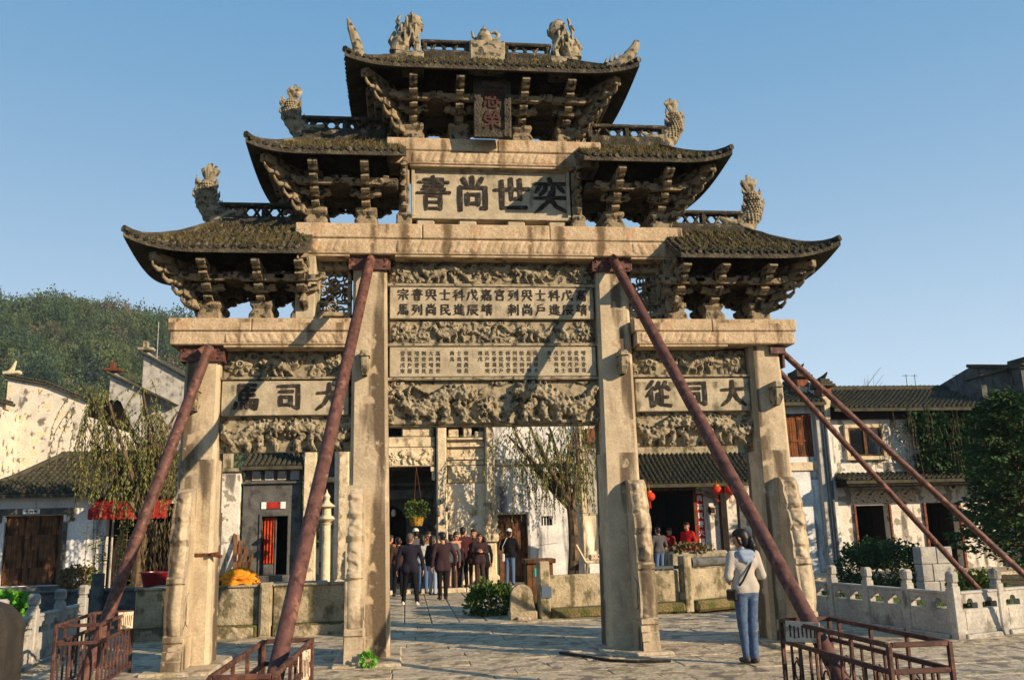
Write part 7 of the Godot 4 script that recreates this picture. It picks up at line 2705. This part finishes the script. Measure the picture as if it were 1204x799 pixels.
var head_cache := {}
func head_shape(style: String) -> Dictionary:
	# centred on the middle of the head, face towards +z; eyes at mid-height
	if head_cache.has(style):
		return head_cache[style]
	var V := func(x: float, y: float, z: float) -> Vector3: return Vector3(x, y, z)
	var b := [
		[V.call(0, 0.025, -0.012), V.call(0, 0.03, 0.008), 0.083, 0.082, SKIN, 0.92],
		[V.call(0, -0.05, 0.02), V.call(0, -0.085, 0.045), 0.058, 0.03, SKIN, 1.0],
		[V.call(-0.028, -0.055, 0.03), V.call(0.028, -0.055, 0.03), 0.045, 0.045, SKIN, 1.0],
		[V.call(0, 0.005, 0.088), V.call(0, -0.033, 0.104), 0.009, 0.014, SKIN, 1.0],
		[V.call(-0.012, -0.035, 0.094), V.call(0.012, -0.035, 0.094), 0.009, 0.009, SKIN, 1.0],
		[V.call(-0.035, 0.022, 0.079), V.call(0.035, 0.022, 0.079), 0.011, 0.011, SKIN, 1.0],
		[V.call(-0.083, 0.01, -0.008), V.call(-0.083, -0.025, -0.002), 0.017, 0.012, SKIN, 1.0],
		[V.call(0.083, 0.01, -0.008), V.call(0.083, -0.025, -0.002), 0.017, 0.012, SKIN, 1.0],
		[V.call(-0.032, 0.001, 0.083), V.call(-0.03, 0.001, 0.083), 0.0105, 0.0105, DARK, 1.0],
		[V.call(0.032, 0.001, 0.083), V.call(0.03, 0.001, 0.083), 0.0105, 0.0105, DARK, 1.0],
		[V.call(-0.017, -0.062, 0.082), V.call(0.017, -0.062, 0.082), 0.008, 0.008, LIP, 1.0],
		[V.call(0, -0.06, -0.02), V.call(0, -0.15, -0.035), 0.052, 0.055, SKIN, 1.0],
		[V.call(0, 0.05, -0.03), V.call(0, 0.06, 0.012), 0.087, 0.082, HAIR, 0.95],
		[V.call(0, 0.0, -0.045), V.call(0, -0.03, -0.045), 0.077, 0.06, HAIR, 1.0],
		[V.call(-0.05, 0.085, 0.05), V.call(0.05, 0.085, 0.05), 0.033, 0.033, HAIR, 1.0],
	]
	if style == "long" or style == "tail":
		b.append_array([
			[V.call(-0.075, 0.03, 0.01), V.call(-0.078, -0.05, -0.015), 0.026, 0.024, HAIR, 1.0],
			[V.call(0.075, 0.03, 0.01), V.call(0.078, -0.05, -0.015), 0.026, 0.024, HAIR, 1.0],
			[V.call(0, 0.0, -0.055), V.call(0, -0.07, -0.06), 0.076, 0.062, HAIR, 1.0]])
	if style == "long":
		b.append([V.call(-0.04, -0.05, -0.06), V.call(-0.04, -0.16, -0.07), 0.05, 0.04, HAIR, 1.0])
		b.append([V.call(0.04, -0.05, -0.06), V.call(0.04, -0.16, -0.07), 0.05, 0.04, HAIR, 1.0])
	if style == "tail":
		b.append_array([
			[V.call(0.0, 0.0, -0.11), V.call(0.0, -0.015, -0.14), 0.035, 0.03, HAIR, 1.0],
			[V.call(0.0, -0.015, -0.14), V.call(0.01, -0.1, -0.155), 0.036, 0.046, HAIR, 1.0],
			[V.call(0.01, -0.1, -0.155), V.call(0.015, -0.24, -0.13), 0.046, 0.022, HAIR, 1.0]])
	if style == "cap":
		b.append_array([
			[V.call(0, 0.075, -0.025), V.call(0, 0.08, 0.01), 0.088, 0.086, EXTRA, 0.95],
			[V.call(-0.03, 0.075, 0.09), V.call(0.03, 0.075, 0.09), 0.02, 0.02, EXTRA, 0.5]])
	head_cache[style] = skin_over(b, 0.0065, 0.012)[0]
	return head_cache[style]

var hand_cache := {}
func hand_shape() -> Dictionary:
	# a right hand hanging from the wrist at the origin: palm towards -x, thumb towards +z, fingers slightly curled
	if hand_cache.size():
		return hand_cache
	var b := [[Vector3(0, 0.03, 0), Vector3(0, -0.02, 0), 0.026, 0.026, SKIN, 0.9]]
	for q in [-0.026, -0.009, 0.009, 0.026]:
		b.append([Vector3(0, -0.015, q * 0.7), Vector3(0, -0.085, q), 0.017, 0.014, SKIN, 1.0])
	var z := 0.03
	for q in [0.068, 0.077, 0.072, 0.055]:
		var p := Vector3(0, -0.088, z)
		for s in 3:
			var an := 0.22 + 0.3 * s
			var l: float = q * [0.45, 0.32, 0.26][s]
			var e := p + Vector3(-sin(an), -cos(an), z * 0.15).normalized() * l
			b.append([p, e, 0.0093 - s * 0.0008, 0.0086 - s * 0.0008, SKIN, 1.0])
			p = e
		z -= 0.02
	b.append([Vector3(-0.004, -0.02, 0.02), Vector3(-0.014, -0.055, 0.046), 0.015, 0.012, SKIN, 1.0])
	b.append([Vector3(-0.014, -0.055, 0.046), Vector3(-0.022, -0.088, 0.05), 0.0105, 0.0085, SKIN, 1.0])
	hand_cache = skin_over(b, 0.0042, 0.006)[0]
	return hand_cache

# pose keys: foot_l, foot_r, elbow_l, wrist_l, elbow_r, wrist_r (offsets in local axes, chest towards +z), lean, look, hair, coat
func person(label: String, at: Vector3, height: float, turn: float, o: Dictionary, cell := 0.02) -> Node3D:
	var lean: float = o.get("lean", 0.0)
	var wide: float = o.get("wide", 1.0)
	var up := func(x: float, y: float, z: float) -> Vector3: return Vector3(x * wide, y, z + lean * maxf(y - 0.9, 0.0))
	var b := []
	var coat: float = o.get("coat", 0.86)
	# trunk
	b.append([up.call(-0.085, 1.31, 0.0), up.call(0.085, 1.31, 0.0), 0.132, 0.132, TOP, 1.2])
	b.append([up.call(0, 1.28, 0.005), up.call(0, 1.08, 0.0), 0.162 * wide, 0.146 * wide, TOP, 1.22])
	b.append([up.call(-0.055, 1.04, 0.0), up.call(-0.07, coat + 0.08, 0.0), 0.122, o.get("flare", 0.15), TOP, 1.15])
	b.append([up.call(0.055, 1.04, 0.0), up.call(0.07, coat + 0.08, 0.0), 0.122, o.get("flare", 0.15), TOP, 1.15])
	b.append([up.call(-0.15, 1.40, -0.01), up.call(0.15, 1.40, -0.01), 0.062, 0.062, TOP, 1.0])
	b.append([up.call(0, 1.4, -0.01), up.call(0, 1.47, -0.012), 0.07, 0.058, TOP, 1.0])
	b.append([Vector3(-0.05, 0.93, -0.01), Vector3(0.05, 0.93, -0.01), 0.108, 0.108, LEGS, 1.1])
	for s in [-1.0, 1.0]:
		var k := "_l" if s > 0 else "_r"
		var ft: Vector3 = o.get("foot" + k, Vector3(0.02 * s, 0, 0.0)) + Vector3(0.085 * s, 0.0, 0.0)
		var ank := Vector3(ft.x, 0.09 + ft.y, ft.z)
		var hip := Vector3(0.085 * s, 0.9, 0.0)
		var kn := hip.lerp(ank, 0.52) + Vector3(0, 0, 0.025)
		b.append([hip, kn, 0.092, 0.064, LEGS, 1.0])
		b.append([kn, ank, 0.064, 0.052, LEGS, 1.0])
		b.append([ank + Vector3(0, -0.04, -0.03), ank + Vector3(0.015 * s, -0.055, 0.13), 0.042, 0.034, SHOE, 1.0])
		var sh: Vector3 = up.call(0.185 * s, 1.395, -0.01)
		var el: Vector3 = sh + o.get("elbow" + k, Vector3(0.075 * s, -0.285, -0.03))
		var wr: Vector3 = el + o.get("wrist" + k, Vector3(0.015 * s, -0.245, 0.05))
		b.append([sh, el, 0.068, 0.057, SLEEVE, 1.0])
		b.append([el, wr, 0.055, 0.044, SLEEVE, 1.0])
		b.append([el.lerp(wr, 0.85), wr + (wr - el).normalized() * 0.03, 0.027, 0.026, SKIN, 1.0])
	for e in o.get("more", []):
		b.append(e)
	var shape: Dictionary = skin_over(b, cell, 0.02, coat)[0]
	# head on the neck
	var look: Vector3 = o.get("look", Vector3.ZERO)
	var hb := Basis.from_euler(look)
	var hc: Vector3 = up.call(0, 1.605, 0.02)
	merge(shape, head_shape(o.get("hair", "short")), Transform3D(hb.scaled(Vector3(1, 1.06, 1)), hc))
	for s in [-1.0, 1.0]:
		var k := "_l" if s > 0 else "_r"
		var sh: Vector3 = up.call(0.185 * s, 1.395, -0.01)
		var el: Vector3 = sh + o.get("elbow" + k, Vector3(0.075 * s, -0.285, -0.03))
		var wr: Vector3 = el + o.get("wrist" + k, Vector3(0.015 * s, -0.245, 0.05))
		var dn := -(wr - el).normalized()
		var x := (Vector3(1, 0, 0) - dn * dn.x).normalized()
		if absf(dn.x) > 0.9:
			x = (Vector3(0, 1, 0) - dn * dn.y).normalized()
		var z := x.cross(dn)
		# the palm of the hand on +x faces -x; the other one is its mirror image
		merge(shape, hand_shape(), Transform3D(Basis(x * s, dn, z), wr - dn * 0.02))
	var root := thing("person", label, "person", at, o.get("group", ""))
	own_axes[root] = true
	root.rotation.y = turn
	var sc := height / 1.735
	root.scale = Vector3(sc, sc, sc)
	var am := ArrayMesh.new()
	var mats: Dictionary = o.mats
	var keys := shape.keys()
	keys.sort()
	var body := MeshInstance3D.new()
	for k in keys:
		am.add_surface_from_arrays(Mesh.PRIMITIVE_TRIANGLES, shape[k].arrays())
		am.surface_set_material(am.get_surface_count() - 1, mats.get(k, flesh[k]))
	body.name = "body"
	body.mesh = am
	root.add_child(body, true)
	if o.has("bag"):
		var bg := MB.new()
		bg.box(xf(Vector3(0.2, 0.86, -0.02), 0.2, 0.0, 0.05), Vector3(0.1, 0.26, 0.28), 0.03)
		piece(root, "bag", bg.mesh(), o.bag)
		bg = MB.new()
		bg.tube([Vector3(0.2, 0.97, -0.02), Vector3(0.19, 1.2, -0.14), Vector3(0.06, 1.47, -0.09), Vector3(-0.02, 1.42, 0.08)], [0.012, 0.012, 0.012, 0.012], 5)
		piece(root, "strap", bg.mesh(), o.bag)
	return root

var flesh := {}
func cloth_mat(c: String, sd := 1) -> StandardMaterial3D:
	var m := flat(Color(c), 0.92, 0.2)
	m.normal_enabled = true
	m.normal_texture = bump_tex(1)
	m.normal_scale = 0.7
	m.uv1_triplanar = true
	m.uv1_scale = Vector3(1.6, 0.9, 1.6)
	m.uv1_offset = Vector3(sd * 0.37, sd * 0.21, 0)
	return m

func build_people() -> void:
	flesh = {SKIN: flat(Color("#a9765a"), 0.6), TOP: cloth_mat("#2b2a30"), LEGS: cloth_mat("#24262d"), SHOE: flat(Color("#1c1a19"), 0.5), HAIR: flat(Color("#15110f"), 0.5), DARK: flat(Color("#18110e"), 0.3), EXTRA: cloth_mat("#c9c6bd"), LIP: flat(Color("#8a4a40"), 0.5)}
	# the woman in the pale hoodie
	var w := person("woman in a pale grey hoodie and blue jeans, standing with her back turned", Vector3(2.73, 0.02, 1.62), 1.51, PI + 0.12, {
		"flare": 0.132, "hair": "tail", "look": Vector3(0.12, 0.75, 0.0), "coat": 0.9, "wide": 0.94, "lean": 0.02,
		"foot_l": Vector3(-0.045, 0, 0.03), "foot_r": Vector3(0.035, 0, -0.03),
		"elbow_l": Vector3(0.075, -0.27, -0.02), "wrist_l": Vector3(-0.1, -0.06, 0.2),
		"elbow_r": Vector3(-0.075, -0.27, -0.02), "wrist_r": Vector3(0.08, -0.02, 0.2),
		"more": [[Vector3(-0.075, 1.42, -0.085), Vector3(0.075, 1.42, -0.085), 0.055, 0.055, EXTRA, 1.0], [Vector3(-0.05, 1.35, -0.1), Vector3(0.05, 1.35, -0.1), 0.05, 0.05, EXTRA, 1.0], [Vector3(0, 1.31, -0.105), Vector3(0, 1.27, -0.1), 0.04, 0.02, EXTRA, 1.0]],
		"mats": {TOP: cloth_mat("#a09b92", 2), LEGS: surface(Color("#4a5d78"), Color("#3a4a63"), {"seed": 81, "tile": 0.35, "grain": 0.2, "stain": Color("#56697f"), "lo": 0.55, "hi": 0.85, "bump": 0.2}), EXTRA: cloth_mat("#7f8ea3", 3), SHOE: flat(Color("#3a322c"), 0.6)}}, 0.0125)
	var sb := MB.new()
	sb.tube([Vector3(-0.13, 1.455, 0.0), Vector3(-0.115, 1.43, -0.09), Vector3(-0.02, 1.26, -0.14), Vector3(0.09, 1.08, -0.132), Vector3(0.15, 0.97, -0.07), Vector3(0.17, 0.93, 0.0)], [0.014, 0.014, 0.014, 0.014, 0.014, 0.014], 6, 0.5)
	piece(w, "bag_strap", sb.mesh(), flesh[DARK])
	var bg := MB.new()
	bg.box(xf(Vector3(0.19, 0.88, 0.03), 0.1), Vector3(0.07, 0.15, 0.2), 0.02)
	piece(w, "shoulder_bag", bg.mesh(), flesh[DARK])

	var navy := cloth_mat("#22212b", 4)
	var brown := cloth_mat("#33262a", 5)
	var tan := cloth_mat("#7d5a3c", 6)
	var black := cloth_mat("#17171a", 7)
	var maroon := cloth_mat("#3d2022", 8)
	var jean := cloth_mat("#4d6280", 9)
	var pale := cloth_mat("#b6b3ad", 10)
	var grey := cloth_mat("#4b4a4c", 11)
	var red := cloth_mat("#a51f1f", 12)
	var dbrown := cloth_mat("#3a2b22", 13)
	var pink := cloth_mat("#a8776a", 14)
	var white_shoe := flat(Color("#c4c0b8"), 0.6)
	var grey_hair := flat(Color("#57483a"), 0.6)
	var g := "visitors gathered at the hall entrance"
	var stride := {"foot_l": Vector3(0.07, 0, 0.12), "foot_r": Vector3(-0.07, 0, -0.08)}
	var list := [
		["man in a dark navy suit walking away, nearest of the crowd", Vector3(-1.14, 0.02, -8.45), 1.55, PI - 0.1, {"foot_l": Vector3(0.09, 0, 0.08), "foot_r": Vector3(-0.1, 0, -0.06), "wide": 1.12, "coat": 0.8, "elbow_l": Vector3(0.1, -0.28, -0.02), "elbow_r": Vector3(-0.1, -0.28, -0.02), "mats": {TOP: navy, LEGS: black, HAIR: grey_hair, SHOE: white_shoe}}],
		["man in a long dark brown suit, second nearest of the crowd", Vector3(-0.36, 0.02, -9.83), 1.56, PI + 0.25, {"wide": 1.1, "coat": 0.74, "foot_l": Vector3(-0.02, 0, 0.04), "foot_r": Vector3(0.02, 0, -0.05), "elbow_r": Vector3(-0.13, -0.26, -0.04), "look": Vector3(0.1, 0.3, 0.1), "mats": {TOP: brown, LEGS: black}}],
		["person in a tan jacket and grey trousers at the left of the crowd", Vector3(-1.66, 0.06, -12.6), 1.48, PI - 0.8, {"coat": 0.8, "elbow_l": Vector3(0.08, -0.24, 0.1), "wrist_l": Vector3(-0.05, 0.16, 0.18), "bag": brown, "mats": {TOP: tan, LEGS: grey}}],
		["person in a black jacket half hidden by the left inner pillar", Vector3(-1.86, 0.06, -13.8), 1.57, PI - 0.5, {"mats": {TOP: black, LEGS: jean}}],
		["person in black trousers behind the man in the navy suit", Vector3(-1.42, 0.02, -11.4), 1.46, PI + 0.2, {"coat": 0.9, "foot_l": Vector3(0.02, 0, 0.1), "mats": {TOP: dbrown, LEGS: black}}],
		["long-haired woman in a white shirt and jeans within the crowd", Vector3(-0.79, 0.02, -12.1), 1.5, PI - 0.3, {"hair": "long", "wide": 0.92, "coat": 0.9, "foot_l": Vector3(0.03, 0, 0.08), "bag": flesh[DARK], "mats": {TOP: pale, LEGS: jean}}],
		["person in a white cap beyond the long-haired woman", Vector3(-0.95, 0.06, -14.0), 1.62, PI + 0.4, {"hair": "cap", "mats": {TOP: grey, LEGS: black}}],
		["tall person with an orange-brown jacket at the back of the crowd", Vector3(-0.62, 0.06, -13.3), 1.55, 0.3, {"mats": {TOP: tan, LEGS: grey}}],
		["woman in a black jacket and pale jeans beside the brown suit", Vector3(-0.55, 0.02, -11.6), 1.48, PI - 0.9, {"hair": "long", "wide": 0.95, "coat": 0.84, "mats": {TOP: black, LEGS: cloth_mat("#8592a3", 15)}}],
		["woman in a light brown jacket turned towards the camera", Vector3(0.14, 0.06, -13.1), 1.52, 0.5, {"hair": "long", "wide": 0.92, "mats": {TOP: pink, LEGS: brown}}],
		["tall man in a maroon jacket and black trousers by the column", Vector3(0.36, 0.06, -13.4), 1.64, PI + 0.5, {"wide": 1.08, "coat": 0.82, "look": Vector3(0.0, -0.5, 0), "mats": {TOP: maroon, LEGS: black}}],
		["man in a dark coat facing the camera near the hall column", Vector3(0.68, 0.06, -13.75), 1.58, -0.3, {"coat": 0.72, "mats": {TOP: dbrown, LEGS: dbrown}}],
		["short person in brown trousers with arms folded by the column", Vector3(0.76, 0.06, -12.8), 1.45, 0.1, {"coat": 0.8, "elbow_l": Vector3(0.07, -0.26, 0.02), "wrist_l": Vector3(-0.17, 0.03, 0.16), "elbow_r": Vector3(-0.07, -0.26, 0.02), "wrist_r": Vector3(0.15, 0.05, 0.17), "mats": {TOP: brown, LEGS: dbrown}}],
		["person in a black coat at the right end of the crowd", Vector3(0.93, 0.06, -13.2), 1.36, PI + 0.3, {"coat": 0.7, "mats": {TOP: black, LEGS: black, SHOE: white_shoe}}],
		["person in a dark jacket between the brown suit and the maroon jacket", Vector3(-0.02, 0.06, -12.6), 1.45, PI + 0.1, {"mats": {TOP: grey, LEGS: brown}}],
		["man in a black jacket and white cap standing by the brown door", Vector3(1.7, 0.06, -13.8), 1.55, PI - 0.35, {"hair": "cap", "wide": 1.05, "elbow_l": Vector3(0.09, -0.25, 0.06), "wrist_l": Vector3(-0.12, 0.1, 0.2), "elbow_r": Vector3(-0.09, -0.25, 0.06), "wrist_r": Vector3(0.1, 0.1, 0.2), "bag": pale, "mats": {TOP: black, LEGS: jean}}],
		["person in a grey jacket and jeans at the shop doorway", Vector3(6.28, 0.06, -14.5), 1.5, PI + 0.2, {"wide": 1.05, "mats": {TOP: grey, LEGS: jean}}],
		["person in a dull red jacket in the shop doorway", Vector3(6.68, 0.06, -14.7), 1.46, 0.4, {"mats": {TOP: cloth_mat("#6b1f20", 16), LEGS: black}}],
		["person in a bright red coat by the couplet board", Vector3(7.12, 0.06, -14.3), 1.62, -0.9, {"coat": 0.7, "mats": {TOP: red, LEGS: black}}],
	]
	for i in list.size():
		var q: Array = list[i]
		var o: Dictionary = q[4]
		o.group = g if i < 16 else "people at the shop"
		person(q[0], q[1], q[2], q[3], o)
